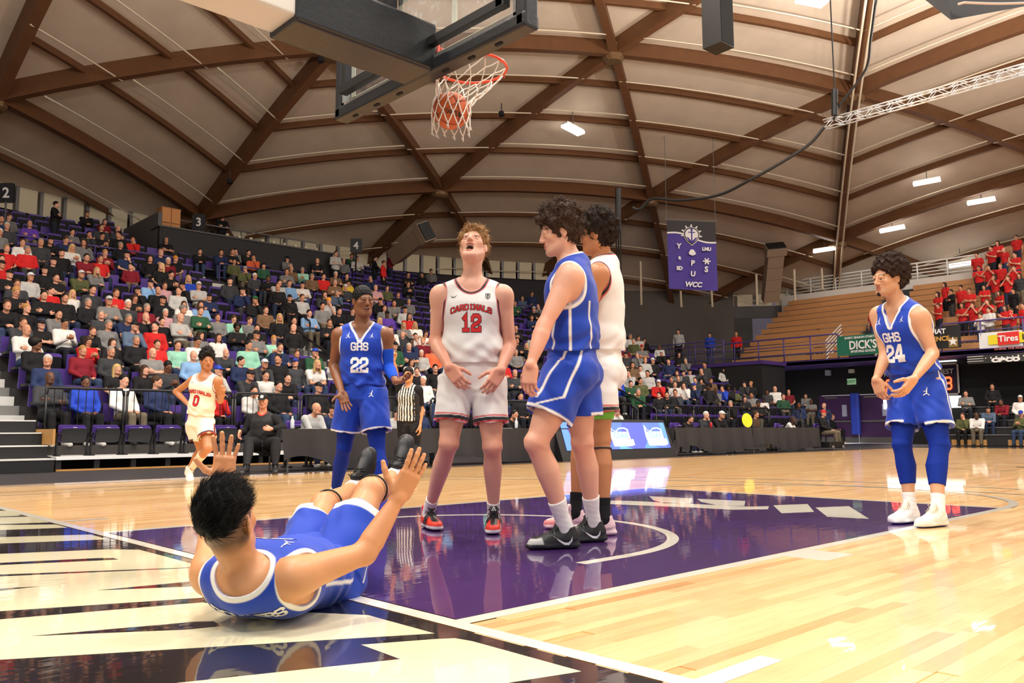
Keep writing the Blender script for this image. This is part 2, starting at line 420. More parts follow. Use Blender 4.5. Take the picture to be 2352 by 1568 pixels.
for i in range(-1, 5):
    for j in range(-1, 5):
        a = lat(i, j)
        for di, dj in ((1, 0), (0, 1), (1, 1)):
            b = lat(i+di, j+dj)
            if (inside(a) or inside(b)) and (ahead(a) or ahead(b)): dome_beam('beam', a, b, .30, .66)
        if inside(a, 33.5) and ahead(a):
            h = dome(*a, .35); hub = MB(); hub.lathe(h-V3(0, 0, .42), [(.30, 0), (.42, .1), (.42, .62), (.3, .7)], 12); hub.build('hub', mat('hub_steel', lin(120, 92, 62), .5, .4), ceiling)
        for tri in (((0, 0), (1, 0), (1, 1)), ((0, 0), (1, 1), (0, 1))):
            T = [lat(i+u, j+v) for u, v in tri]; IJ = [(i+u, j+v) for u, v in tri]
            c = sum(T)/3
            if not (ahead(c)) or np.hypot(*(c-DC)) > 37: continue
            # sector of the hexagon: the ring runs parallel to the outer edge
            rel = c-LO; M = np.array([LA, LB]).T; s, t = np.linalg.solve(M, rel)
            if s >= 0 and t >= 0: ring = (0, 1) if s > t else (1, 0)
            elif s < 0 and t >= 0: ring = (1, 1)
            elif s >= 0 and t < 0: ring = (1, 1)
            else: ring = (0, 1) if s < t else (1, 0)
            for e0, e1, op in ((0, 1, 2), (1, 2, 0), (2, 0, 1)):
                d = (IJ[e1][0]-IJ[e0][0], IJ[e1][1]-IJ[e0][1])
                if d == ring or d == (-ring[0], -ring[1]):
                    for k in (1, 2, 3):
                        f = k/4; p = T[e0]+(T[op]-T[e0])*f; q = T[e1]+(T[op]-T[e1])*f
                        if np.linalg.norm(q-p) < .5: continue
                        dome_beam('purlin', p, q, .15, .30, 4)
                        f2 = f-.11; p = T[e0]+(T[op]-T[e0])*f2; q = T[e1]+(T[op]-T[e1])*f2
                        pts = [p+(q-p)*x/12 for x in range(13)]; pts = [x for x in pts if inside(x, 34)]
                        if len(pts) > 2: pipes.tube([dome(x[0], x[1], .62) for x in pts], .028, 6)
pp = [lat(2, 2)+(lat(4, 4)-lat(2, 2))*t for t in np.linspace(-.3, .95, 24)]; pp = [x for x in pp if inside(x, 33.8)]
for off in (-.14, .14):
    sd = unit(np.array([LB[1]+LA[1], -(LB[0]+LA[0])])); pipes.tube([dome(x[0]+sd[0]*off, x[1]+sd[1]*off, .95) for x in pp], .045, 6)
tag(pipes.build('sprinkler_pipes', mat('cream_pipe', lin(205, 190, 165), .5), ceiling, True), kind='stuff')

def domehit(px, py, drop=.4):
    v = ray(px, py); o = CAM_C-V3(DC[0], DC[1], DZ); a = v@v; b = o@v; c = o@o-(DR-drop)**2
    return CAM_C+v*((-b+math.sqrt(b*b-a*c))/a)
# ---------------------------------------------------------------- wall ring under the dome
def ring_pt(a, r, z): return V3(DC[0]+r*math.cos(a), DC[1]+r*math.sin(a), z)
def ring_wall(name, a0, a1, r, z0, z1, th, m, n, parent=None, **kw):
    mb = MB()
    for i in range(n):
        p, q = a0+(a1-a0)*i/n, a0+(a1-a0)*(i+1)/n
        A = [ring_pt(p, r, z0), ring_pt(q, r, z0), ring_pt(q, r, z1), ring_pt(p, r, z1)]; B = [ring_pt(p, r+th, z0), ring_pt(q, r+th, z0), ring_pt(q, r+th, z1), ring_pt(p, r+th, z1)]
        mb.add(A+B, [(0, 1, 2, 3), (7, 6, 5, 4), (3, 2, 6, 7), (0, 4, 5, 1), (0, 3, 7, 4), (1, 5, 6, 2)])
    return mb.build(name, m, parent, **kw)
wall = ring_wall('wall_left', math.radians(130), math.radians(236), 33.6, 0, 9.6, .3, mat('attic_grey', lin(92, 86, 80), .8), 40, kind='structure')
for k in range(58):                                            # cream panels between dark posts, above the top row
    a = math.radians(230-1.62*k)
    if math.degrees(a) < 147: break
    P = [ring_pt(a-t, 31.6, 0) for t in (.002, .0235)]
    top = float(dome(P[0][0], P[0][1])[2])+.1
    ring_wall('wall_panel', a-.0235, a-.002, 31.6, 8.82, min(top, 9.75), .08, M_CREAMW, 1, wall)
    ring_wall('wall_post', a-.002, a+.002, 31.57, 8.82, top, .05, M_BEAMGREY, 1, wall)
ring_wall('wall_base', math.radians(147), math.radians(232), 31.75, 5.5, 8.85, .2, mat('dark_back_wall', lin(46, 42, 46), .8), 40, wall)
back = ring_wall('wall_back', math.radians(50), math.radians(130), 36.5, 3.9, 9.2, .3, mat('attic_grey', lin(92, 86, 80), .8), 30, kind='structure')

# ---------------------------------------------------------------- far end: lower black wall, doors, balcony, timber bleachers
YB = 34.6; YW = 37.0
mb = MB(); mb.bb((-24, YW, -.1), (-15.2, YW+.3, 3.82)); mb.bb((-11.4, YW, -.1), (12, YW+.3, 3.82)); mb.bb((-15.2, YW, 2.28), (-11.4, YW+.3, 3.82)); mb.build('wall_far', M_BLACKWALL, kind='structure')
for k, x in enumerate((-15.2, -13.3)):
    d = empty('door_%d' % (k+1), (x, YW, 0), kind='structure')
    MB().rbox((x+.95, YW-.02, 1.13), (.93, .03, 1.12), .02, axis=1).build('door_leaf', mat('purple_door', lin(66, 34, 84), .5), d)
    MB().bb((x+.10, YW-.10, .98), (x+1.78, YW-.06, 1.06)).build('push_bar', mat('brushed_bar', lin(170, 165, 165), .3, .8), d)
    MB().bb((x+1.15, YW-.056, 1.25), (x+1.38, YW-.045, 1.80)).build('door_glass', mat('wired_glass', lin(176, 178, 205), .15), d)
    MB().bb((x+.35, YW-.12, 2.10), (x+.95, YW-.05, 2.19)).build('door_closer', mat('brushed_bar', lin(170, 165, 165), .3, .8), d)
    MB().bb((x+.03, YW-.058, 0.02), (x+1.87, YW-.05, .28)).build('kick_plate', M_GREYW, d)
balcony = MB(); balcony.bb((-22.5, YB-.05, 3.60), (12, YW+.3, 3.82)); balcony.bb((-22.5, YB-.05, 3.62), (12, YB+1.6, 3.78)); balcony.build('floor_balcony', M_PURP, kind='structure')
MB().bb((-34, YB+1.4, 3.55), (-17.5, 45, 3.80)).build('floor_concourse', mat('pale_concourse_floor', lin(190, 186, 196), .4), kind='structure')
MB().bb((-26.0, YB-2.2, 3.62), (-15.5, YB-.06, 3.79)).build('floor_landing', M_PURP, kind='structure')
MB().bb((-25.9, YB-2.15, 0), (-15.6, YB-.08, 3.61)).build('wall_landing', M_BLACKWALL, kind='structure')
MB().bb((-36, 43.2, 3.7), (-18.6, 43.5, 8.2)).build('wall_concourse', mat('lilac_wall', lin(160, 150, 172), .8), kind='structure')
# curved bridge wall over the concourse
bw = ring_wall('wall_bridge', math.radians(119), math.radians(144), 34.0, 7.05, 7.72, .25, M_GREYW, 14, kind='structure')
for k in range(14):
    a = math.radians(119+25/14*k); ring_wall('wall_panel', a+.003, a+math.radians(25/14)-.003, 33.9, 7.73, 8.42, .12, M_CREAMW, 2, bw)
BR, BRI, BT = 11, .355, .50
bleach = empty('timber_bleachers', (-6, 42, 4), kind='structure')
def bl(n): return YB+1.7+BT*n, 3.95+BRI*n
for n in range(BR+5):
    y, z = bl(n); xl = -19.4+.06*n
    for x0, x1 in ((xl, -13.35), (-12.05, 8)) if n < BR else ((-9.1, 8),):
        MB().bb((x0, y-.17, z+.035), (x1, y+.17, z+.28)).build('bench_board', mat('bleacher_timber', lin(196, 142, 92), .5, noise=.1, nscale=3), bleach)
        MB().bb((x0, y+.17, z-.06), (x1, y+BT-.17, z-.02)).build('foot_board', mat('bleacher_foot', lin(84, 58, 38), .6), bleach)
    for h in (0, .5) if n < BR else (): MB().bb((-13.3, y-.22+BT*h, z-.3+BRI*h), (-12.1, y-.22+BT*h+BT*.5, z-.02+BRI*h)).build('stair_tread', mat('dark_stair', lin(52, 54, 54), .6), bleach)
MB().bb((-19.4, bl(BR)[0]-.3, 3.9), (-9.2, bl(BR)[0]+.1, bl(BR)[1]+.30)).build('back_board', mat('pale_plaster', lin(214, 208, 200), .7), bleach)
# ---------------------------------------------------------------- signed-distance figures
def smin(a, b, k):
    h = np.maximum(k-np.abs(a-b), 0)/k
    return np.minimum(a, b) - h*h*k*0.25
class SDF:
    def __init__(s): s.ops = []
    def add(s, prim, k=0.02, mode='+'):
        s.ops.append((prim[0], prim[1], prim[2], k, mode)); return s
    def ext(s, o): s.ops += o.ops; return s
    def grid(s, lo, hi, h):
        lo = np.asarray(lo, np.float32); n = np.maximum(np.ceil((np.asarray(hi)-lo)/h).astype(int)+1, 2)
        ax = [lo[i] + h*np.arange(n[i], dtype=np.float32) for i in range(3)]
        F = np.full(n, 0.5, np.float32)
        for fn, bl, bh, k, mode in s.ops:
            pad = k + 2.5*h
            i0 = np.maximum(np.floor((bl-pad-lo)/h).astype(int), 0); i1 = np.minimum(np.ceil((bh+pad-lo)/h).astype(int)+1, n)
            if np.any(i1 <= i0): continue
            sl = tuple(slice(a, b) for a, b in zip(i0, i1))
            d = fn(ax[0][sl[0]][:, None, None], ax[1][sl[1]][None, :, None], ax[2][sl[2]][None, None, :])
            if mode == '+': F[sl] = smin(F[sl], d, k)
            elif mode == '-': F[sl] = -smin(-F[sl], d, k)
            elif mode == '&':
                G = np.full(n, 0.5, np.float32); G[sl] = -smin(-F[sl], -d, k); F = G
        return lo, F
    def at(s, P):                                        # field at loose points
        P = np.asarray(P, np.float32); F = np.full(len(P), 0.5, np.float32)
        X, Y, Z = P[:, 0], P[:, 1], P[:, 2]
        for fn, bl, bh, k, mode in s.ops:
            d = fn(X, Y, Z)
            F = smin(F, d, k) if mode == '+' else (-smin(-F, d, k) if mode == '-' else -smin(-F, -d, k))
        return F
    def bounds(s):
        B = [(o[1], o[2]) for o in s.ops if o[4] == '+']
        return np.min([b[0] for b in B], 0), np.max([b[1] for b in B], 0)

def p_caps(a, b, r0, r1):
    a = V3(a).astype(np.float32); b = V3(b).astype(np.float32); ab = b-a; L2 = float(ab@ab)+1e-12; m = max(r0, r1)
    def fn(X, Y, Z):
        x, y, z = X-a[0], Y-a[1], Z-a[2]
        t = np.clip((x*ab[0]+y*ab[1]+z*ab[2])/L2, 0, 1)
        return np.sqrt((x-t*ab[0])**2+(y-t*ab[1])**2+(z-t*ab[2])**2) - (r0+(r1-r0)*t)
    return fn, np.minimum(a, b)-m, np.maximum(a, b)+m
def p_ell(c, R, rad):
    c = V3(c).astype(np.float32); R = np.asarray(R, np.float32); rad = np.asarray(rad, np.float32)
    e = np.sqrt(((R*rad[:, None])**2).sum(0))
    def fn(X, Y, Z):
        x, y, z = X-c[0], Y-c[1], Z-c[2]
        q = [(x*R[i, 0]+y*R[i, 1]+z*R[i, 2])/rad[i] for i in range(3)]
        k0 = np.sqrt(q[0]**2+q[1]**2+q[2]**2); k1 = np.sqrt((q[0]/rad[0])**2+(q[1]/rad[1])**2+(q[2]/rad[2])**2)
        return k0*(k0-1)/np.maximum(k1, 1e-6)
    return fn, c-e, c+e
def p_box(c, R, half, r):
    c = V3(c).astype(np.float32); R = np.asarray(R, np.float32); half = np.asarray(half, np.float32)
    e = (np.abs(R)*half[:, None]).sum(0)
    def fn(X, Y, Z):
        x, y, z = X-c[0], Y-c[1], Z-c[2]
        q = [np.abs(x*R[i, 0]+y*R[i, 1]+z*R[i, 2])-half[i]+r for i in range(3)]
        o = np.sqrt(np.maximum(q[0], 0)**2+np.maximum(q[1], 0)**2+np.maximum(q[2], 0)**2)
        return o+np.minimum(np.maximum(np.maximum(q[0], q[1]), q[2]), 0)-r
    return fn, c-e, c+e
def p_limb(a, b, side, prof, cap=1.0):
    """tapered limb from a to b, elliptical sections: rows of prof are (t, half width along side, half depth, shift along side, shift along depth)"""
    a = V3(a); b = V3(b); L = np.linalg.norm(b-a); ax = (b-a)/L; side = V3(side); side = unit(side-ax*np.dot(side, ax)); dep = np.cross(ax, side)
    pr = np.array([tuple(p)+(0,)*(5-len(p)) for p in prof], float); A, S, D, a0 = [v.astype(np.float32) for v in (ax, side, dep, a)]
    m = pr[:, 1:3].max() + np.abs(pr[:, 3:]).max()
    def fn(X, Y, Z):
        x, y, z = X-a0[0], Y-a0[1], Z-a0[2]
        l = x*A[0]+y*A[1]+z*A[2]; t = np.clip(l/L, 0, 1)
        w = np.interp(t, pr[:, 0], pr[:, 1]); d = np.interp(t, pr[:, 0], pr[:, 2])
        sx = x*S[0]+y*S[1]+z*S[2]; sd = x*D[0]+y*D[1]+z*D[2]
        if np.any(pr[:, 3:]):
            sx = sx-np.interp(t, pr[:, 0], pr[:, 3]); sd = sd-np.interp(t, pr[:, 0], pr[:, 4])
        o = (l-t*L)/(cap*np.minimum(w, d))
        k = np.sqrt((sx/w)**2+(sd/d)**2+o*o)
        return ((k-1)*np.minimum(w, d)*np.where(k < 1, 1, 1)).astype(np.float32)
    return fn, np.minimum(a, b)-m, np.maximum(a, b)+m
def p_half(n, c):                                        # keep the side where n.p < c
    n = unit(n).astype(np.float32); big = np.full(3, 50.0)
    return (lambda X, Y, Z: X*n[0]+Y*n[1]+Z*n[2]-np.float32(c)), -big, big

def surfnet(lo, F, h):
    """naive surface nets: grid field -> vertices, quads"""
    s = F < 0
    n = np.array(F.shape)-1
    cnt = np.zeros(n, np.uint8)
    for dx in (0, 1):
        for dy in (0, 1):
            for dz in (0, 1): cnt += s[dx:n[0]+dx, dy:n[1]+dy, dz:n[2]+dz]
    act = (cnt > 0) & (cnt < 8)
    idx = np.full(n, -1, np.int64); I = np.argwhere(act); idx[act] = np.arange(len(I))
    acc = np.zeros((len(I), 3)); num = np.zeros(len(I))
    cor = np.array([(x, y, z) for x in (0, 1) for y in (0, 1) for z in (0, 1)])
    val = np.stack([F[I[:, 0]+c[0], I[:, 1]+c[1], I[:, 2]+c[2]] for c in cor], 1)
    for i in range(8):
        for j in range(i+1, 8):
            if np.abs(cor[i]-cor[j]).sum() != 1: continue
            va, vb = val[:, i], val[:, j]; m = (va < 0) != (vb < 0)
            t = np.where(m, va/np.where(m, va-vb, 1), 0)
            acc += np.where(m[:, None], cor[i]+(cor[j]-cor[i])*t[:, None], 0); num += m
    V = lo + h*(I + acc/np.maximum(num, 1)[:, None])
    quads = []
    for a in range(3):
        b, c = (a+1) % 3, (a+2) % 3
        sl0 = [slice(1, n[i]) for i in range(3)]; sl1 = list(sl0)
        sl0[a] = slice(0, n[a]); sl1[a] = slice(1, n[a]+1)
        s0, s1 = s[tuple(sl0)], s[tuple(sl1)]
        E = np.argwhere(s0 != s1); flip = s0[s0 != s1]
        off = np.ones(3, int); off[a] = 0; E = E+off
        def cell(db, dc):
            q = E.copy(); q[:, b] -= db; q[:, c] -= dc
            return idx[q[:, 0], q[:, 1], q[:, 2]]
        Q = np.stack([cell(1, 1), cell(0, 1), cell(0, 0), cell(1, 0)], 1)
        Q = np.where(flip[:, None], Q, Q[:, ::-1]); quads.append(Q)
    return V, np.concatenate(quads)
def relax(V, Q, it=1, w=0.5):
    e = np.concatenate([Q[:, [0, 1]], Q[:, [1, 2]], Q[:, [2, 3]], Q[:, [3, 0]]])
    for _ in range(it):
        S = np.zeros_like(V); c = np.zeros(len(V))
        for i in range(3):
            S[:, i] = np.bincount(e[:, 0], V[e[:, 1], i], len(V))+np.bincount(e[:, 1], V[e[:, 0], i], len(V))
        c = np.bincount(e[:, 0], minlength=len(V))+np.bincount(e[:, 1], minlength=len(V))
        V = V*(1-w)+w*S/np.maximum(c, 1)[:, None]
    return V
def np_mesh(name, V, Q, cols=None, smooth=True):
    me = bpy.data.meshes.new(name)
    me.vertices.add(len(V)); me.vertices.foreach_set('co', np.asarray(V, np.float32).ravel())
    k = Q.shape[1]
    me.loops.add(Q.size); me.loops.foreach_set('vertex_index', Q.astype(np.int32).ravel())
    me.polygons.add(len(Q)); me.polygons.foreach_set('loop_start', np.arange(0, Q.size, k, dtype=np.int32))
    me.update(calc_edges=True)
    if smooth: me.polygons.foreach_set('use_smooth', np.ones(len(Q), bool))
    if cols is not None:
        a = me.color_attributes.new('Col', 'FLOAT_COLOR', 'POINT')
        a.data.foreach_set('color', np.concatenate([cols, np.ones((len(cols), 1))], 1).astype(np.float32).ravel())
    return me
def sdf_mesh(name, F, h, colf, fine=(), lo=None, hi=None, it=1):
    """field -> one mesh; fine = list of (lo, hi, h) boxes meshed at a finer pitch from the same field"""
    l, u = F.bounds()
    lo = l-3*h if lo is None else lo; hi = u+3*h if hi is None else hi
    parts = []
    def run(a, b, hh, holes):
        o, G = F.grid(a, b, hh); V, Q = surfnet(o, G, hh)
        if len(Q) == 0: return
        V = relax(V, Q, it, 0.4)
        if holes:
            c = V[Q].mean(1); keep = np.ones(len(Q), bool)
            for p, q, _ in holes: keep &= ~np.all((c > p+1.2*h) & (c < q-1.2*h), 1)
            Q = Q[keep]
        us = np.unique(Q); mp = np.full(len(V), -1); mp[us] = np.arange(len(us))
        parts.append((V[us], mp[Q]))
    fine = [(V3(a), V3(b), hh) for a, b, hh in fine]
    run(lo, hi, h, fine)
    for i, (a, b, hh) in enumerate(fine): run(a, b, hh, fine[:i])
    o = 0; VV = []; QQ = []
    for v, q in parts: VV.append(v); QQ.append(q+o); o += len(v)
    V = np.concatenate(VV); Q = np.concatenate(QQ)
    return np_mesh(name, V, Q, colf(V) if colf is not None else None), V, Q

def local(P, c, R): return (np.asarray(P)-c)@np.asarray(R).T     # world -> frame rows R
def paint(C, m, col, w=1.0):
    m = np.clip(m*w, 0, 1)[:, None]; return C*(1-m)+np.array(col)*m
def soft(d, w=0.002): return np.clip(0.5-d/w/2, 0, 1)            # 1 inside d<0

class Fig:
    """a posed figure: joints in metres, one continuous skin field plus clothing fields cut from the same limbs"""
    def __init__(s, J, sc=1.0, bulk=1.0, mouth=0.0, lid=0.0):
        s.J = J; s.sc = sc; s.mouth = mouth; s.lid = lid; s.bulk = bulk
        s.hc = J['hd']; f = unit(J['hf']); u = J['hu']; u = unit(u-f*np.dot(u, f)); s.HR = np.array([np.cross(f, u), f, u])   # rows: right, forward, up
        s.pc = (J['pl']+J['pr'])/2
        s.up = unit(J['nk']-s.pc)
        sx = J['sr']-J['sl']; sx = unit(sx-s.up*np.dot(sx, s.up)); s.cf = np.cross(s.up, sx)          # chest right, chest forward
        s.cr = sx
        hx = J['pr']-J['pl']; hx = unit(hx-s.up*np.dot(hx, s.up)); s.pr = hx; s.pf = np.cross(s.up, hx)
        s.legf = {}
        for q in 'lr':
            th = unit(J['k'+q]-J['p'+q]); sh = unit(J['a'+q]-J['k'+q])
            kf = th-sh                                   # the knee points where the bend points
            g = s.pf if np.linalg.norm(kf) < 0.12 else unit(kf)
            g = unit(0.5*s.pf+g) if np.linalg.norm(kf) < 0.5 else g
            s.legf[q] = g
        s.body()
    # --- limb primitives, inflated by e for clothing
    def torso(s, e=0.0, loose=0.0):
        J, k = s.J, s.sc; b = s.bulk; out = []
        mid = s.pc + s.up*0.20*k + (s.cf+s.pf)/2*0.0
        base = s.pc - s.up*0.06*k
        L = loose
        out.append((p_limb(base, mid, s.pr, [(0, (.150*b)*k+e+L, .108*k*b+e+L), (.35, .160*k*b+e+L, .115*k*b+e+L), (1, .140*k*b+e+L, .098*k*b+e+L)], 0.7), .05*k))
        top = s.J['nk'] - s.up*0.045*k
        out.append((p_limb(mid, top, s.cr, [(0, .140*k*b+e+L, .098*k*b+e+L), (.45, .162*k*b+e+L*.6, .112*k*b+e+L*.6, 0, -.004*k), (.75, .172*k*b+e, .108*k*b+e, 0, 0), (1, .12*k+e, .075*k+e)], 0.6), .06*k))
        for q, sg in (('l', -1), ('r', 1)):
            sh = J['s'+q]
            out.append((p_caps(J['nk']-s.up*.022*k-s.cf*.02*k, sh*.86+J['nk']*.14-s.up*0.004*k, .052*k+e, .045*k+e), .06*k))          # trapezius to shoulder
            out.append((p_ell(s.J['nk']-s.up*.17*k+s.cr*sg*.082*k+s.cf*.055*k, np.array([s.cr, s.cf, s.up]), (.085*k+e, .055*k+e, .075*k+e)), .05*k))  # chest
            out.append((p_ell(s.J['nk']-s.up*.16*k+s.cr*sg*.085*k-s.cf*.055*k, np.array([s.cr, s.cf, s.up]), (.08*k+e, .05*k+e, .10*k+e)), .05*k))     # shoulder blade
        return out
    def thigh(s, q, e=0.0, f=1.0):
        J, k, b = s.J, s.sc, s.bulk; w = np.cross(s.legf[q], J['k'+q]-J['p'+q])
        return (p_limb(J['p'+q], J['k'+q], w, [(0, .098*k*b+e, .100*k*b+e), (.3, .092*k*b+e, .096*k*b+e), (.7, .070*k*b+e, .074*k*b+e), (.92, .058*k+e, .060*k+e), (1, .056*k+e, .058*k+e)], .45), .04*k)
    def shin(s, q, e=0.0):
        J, k, b = s.J, s.sc, s.bulk; w = np.cross(s.legf[q], J['a'+q]-J['k'+q]); dep = np.cross(unit(J['a'+q]-J['k'+q]), unit(w))
        sg = -1 if np.dot(dep, s.legf[q]) > 0 else 1
        return (p_limb(J['k'+q], J['a'+q], w, [(0, .054*k+e, .056*k+e), (.14, .052*k*b+e, .056*k*b+e, 0, sg*.006*k), (.32, .057*k*b+e, .062*k*b+e, 0, sg*.014*k), (.6, .044*k*b+e, .046*k*b+e, 0, sg*.008*k), (.85, .033*k+e, .036*k+e), (1, .034*k+e, .039*k+e)]), .03*k)
    def uparm(s, q, e=0.0):
        J, k, b = s.J, s.sc, s.bulk
        return (p_limb(J['s'+q], J['e'+q], s.cr if abs(np.dot(unit(J['e'+q]-J['s'+q]), s.cr)) < .8 else s.up, [(0, .047*k*b+e, .054*k*b+e), (.22, .051*k*b+e, .057*k*b+e), (.45, .046*k*b+e, .052*k*b+e), (.85, .038*k+e, .041*k+e), (1, .037*k+e, .039*k+e)]), .03*k)
    def forearm(s, q, e=0.0):
        J, k, b = s.J, s.sc, s.bulk; hd = unit(J['h'+q]); w = np.cross(unit(J['n'+q]), hd)
        return (p_limb(J['e'+q], J['w'+q], w, [(0, .038*k+e, .038*k+e), (.22, .044*k*b+e, .041*k*b+e), (.55, .036*k*b+e, .034*k*b+e), (.9, .027*k+e, .022*k+e), (1, .028*k+e, .021*k+e)]), .02*k)
    def knee(s, q, e=0.0):
        k = s.sc; return (p_ell(s.J['k'+q]+s.legf[q]*.019*k, np.eye(3), (.038*k+e,)*3), .03*k)
    def glute(s, q, e=0.0):
        k = s.sc; return (p_ell(s.J['p'+q]-s.pf*.045*k-s.up*.015*k, np.eye(3), (.088*k*s.bulk+e,)*3), .05*k)
    def foot(s, q, e=0.0):
        J, k = s.J, s.sc; t = unit(J['t'+q]); u = unit(J['k'+q]-J['a'+q]); u = u-t*np.dot(u, t); u = unit(u) if np.linalg.norm(u) > .1 else V3(0, 0, 1)
        return (p_caps(J['a'+q]-u*.030*k, J['a'+q]-u*.068*k+t*.10*k, .030*k+e, .022*k+e), .02*k)
    def hand(s, q, F):
        J, k = s.J, s.sc*1.02; w = J['w'+q]; hd = unit(J['h'+q]); pn = J['n'+q]; pn = unit(pn-hd*np.dot(pn, hd))
        th = np.cross(hd, pn)*(1 if q == 'r' else -1)
        curl, spread, tho = J.get('c'+q, (0.35, 0.10, 0.6))
        P = lambda x, y, z: w + (th*x + hd*y + pn*z)*k
        R = np.array([th, hd, pn])
        F.add(p_box(P(.001, .050, .002), R, (.040*k, .047*k, .0145*k), .013*k), .012*k)
        F.add(p_ell(P(.022, .034, .010), R, (.018*k, .032*k, .015*k)), .012*k)           # ball of the thumb
        F.add(p_ell(P(-.024, .036, .008), R, (.014*k, .034*k, .013*k)), .012*k)
        base = [(.029, .094, .074, .0092), (.010, .100, .083, .0094), (-.010, .096, .077, .0089), (-.028, .086, .060, .0080)]
        for i, (x, y, L, r) in enumerate(base):
            cu = curl[i] if hasattr(curl, '__len__') else curl
            sx = spread*(1.5-i)*.75
            p = P(x, y-.012, 0); a = 0.0; d0 = unit(hd + th*sx)
            for sgm, (fr, am) in enumerate(((.46, .75), (.30, 1.15), (.24, .8))):
                a += cu*am; dd = d0*math.cos(a)+pn*math.sin(a); q2 = p+dd*(L+(.012 if sgm == 0 else 0))*fr*k*1.02
                F.add(p_caps(p, q2, (r-.0004*sgm)*k, (r-.0004*sgm-.0006)*k), .005*k); p = q2
        p = P(.026, .022, .006); d1 = unit(th*math.sin(tho+.35)+hd*math.cos(tho+.35)+pn*.35)
        d2 = unit(th*math.sin(tho)+hd*math.cos(tho)+pn*(.3+.3*(curl[1] if hasattr(curl, '__len__') else curl)))
        p1 = p+d1*.044*k; p2 = p1+d2*.032*k; p3 = p2+unit(d2*1.0-th*.15+pn*.1)*.024*k
        F.add(p_caps(p, p1, .0135*k, .0115*k), .012*k); F.add(p_caps(p1, p2, .0112*k, .0102*k), .005*k); F.add(p_caps(p2, p3, .0104*k, .0085*k), .004*k)
        tip = P(0, .19, .02)
        return np.minimum(P(-.06, -.012, -.03), tip), np.maximum(P(-.06, -.012, -.03), tip)
    def HP(s, x, y, z): return s.hc + s.HR.T@(np.array([x, y, z])*s.sc_h)
    def body(s):
        J, k = s.J, s.sc; s.sc_h = k*0.98; h = s.sc_h; R = s.HR; F = SDF()
        for p, kk in s.torso(): F.add(p, kk)
        for q in 'lr':
            F.add(*s.thigh(q)); F.add(*s.shin(q))
            F.add(s.knee(q)[0], .03*k)                                  # kneecap
            F.add(s.glute(q)[0], .05*k)                       # glute
            F.add(*s.uparm(q)); F.add(p_ell(J['s'+q]-s.up*.010*k, np.eye(3), (.056*k*s.bulk,)*3), .05*k); F.add(*s.forearm(q))
            F.add(s.foot(q)[0], .02*k)          # foot, inside the shoe
            F.add(p_ell(J['w'+q], np.eye(3), (.025*k, .025*k, .025*k)), .015*k)
            s.hand(q, F)
        # neck
        nk = J['nk']
        F.add(p_limb(nk-s.up*.07*k, s.HP(0, -.018, -.045), s.cr, [(0, .075*k*s.bulk, .062*k), (.4, .058*k*s.bulk, .056*k), (1, .054*k*s.bulk, .056*k)]), .035*k)
        notch = nk+s.cf*.062*k-s.up*.052*k
        for sg, q in ((-1, 'l'), (1, 'r')):
            F.add(p_caps(s.HP(sg*.058, -.022, -.045), notch+s.cr*sg*.016*k, .012*k, .009*k), .014*k)
            F.add(p_caps(notch+s.cr*sg*.02*k, J['s'+q]*.52+(nk-s.up*.012*k)*.48+s.cf*.042*k, .008*k, .008*k), .018*k)
        # head
        m = s.mouth
        F.add(p_ell(s.HP(0, -.012, .030), R, np.array((.075, .097, .088))*h), .02)
        F.add(p_ell(s.HP(0, .028, -.030), R, np.array((.061, .064, .080))*h), .03)
        F.add(p_ell(s.HP(0, .036, -.076-.030*m), R, np.array((.047, .052, .040))*h), .025)
        F.add(p_caps(s.HP(-.012, .076, -.100-.036*m), s.HP(.012, .076, -.100-.036*m), .018*h, .018*h), .022)
        for sg in (-1, 1):
            F.add(p_caps(s.HP(sg*.053, -.004, -.055), s.HP(sg*.030, .060, -.092-.032*m), .019*h, .016*h), .03)
            F.add(p_ell(s.HP(sg*.042, .060, -.020), R, np.array((.022, .016, .018))*h), .028)
            F.add(p_ell(s.HP(sg*.031, .103, .001), R, np.array((.019, .015, .0125))*h), .012, '-')
            F.add(p_ell(s.HP(sg*.031, .0845, .0095-.006*s.lid), R, np.array((.018, .0115+.003*s.lid, .0070+.004*s.lid))*h), .006)                      # upper lid
            F.add(p_ell(s.HP(sg*.031, .0835, -.011), R, np.array((.017, .0105, .005))*h), .006)                     # lower lid
        F.add(p_caps(s.HP(-.036, .080, .023), s.HP(.036, .080, .023), .0125*h, .0125*h), .014)
        F.add(p_caps(s.HP(0, .088, .014), s.HP(0, .108, -.028), .0085*h, .0120*h), .012)
        for sg in (-1, 1): F.add(p_ell(s.HP(sg*.0125, .099, -.033), R, np.array((.0085, .011, .0085))*h), .006)
        for sg in (-1, 1): F.add(p_ell(s.HP(sg*.0065, .104, -.040), R, np.array((.0035, .005, .003))*h), .002, '-')
        F.add(p_ell(s.HP(0, .088, -.057), R, np.array((.025, .013, .0070))*h), .007)
        F.add(p_ell(s.HP(0, .087, -.0705-.042*m), R, np.array((.021, .013, .0085))*h), .007)
        if m > 0.2: F.add(p_ell(s.HP(0, .094, -.065-.019*m), R, np.array((.0175+.006*m, .034, .003+.019*m))*h), .004, '-')
        else: F.add(p_ell(s.HP(0, .106, -.0632), R, np.array((.023, .012, .0016))*h), .003, '-')
        for sg in (-1, 1):
            Re = np.array([unit(R[0]+R[1]*.35*sg), unit(R[1]-R[0]*.35*sg), R[2]])
            F.add(p_ell(s.HP(sg*.078, -.010, -.004), Re, np.array((.0085, .019, .031))*h), .006)
            F.add(p_ell(s.HP(sg*.088, -.006, .000), Re, np.array((.006, .011, .020))*h), .004, '-')
        s.F = F
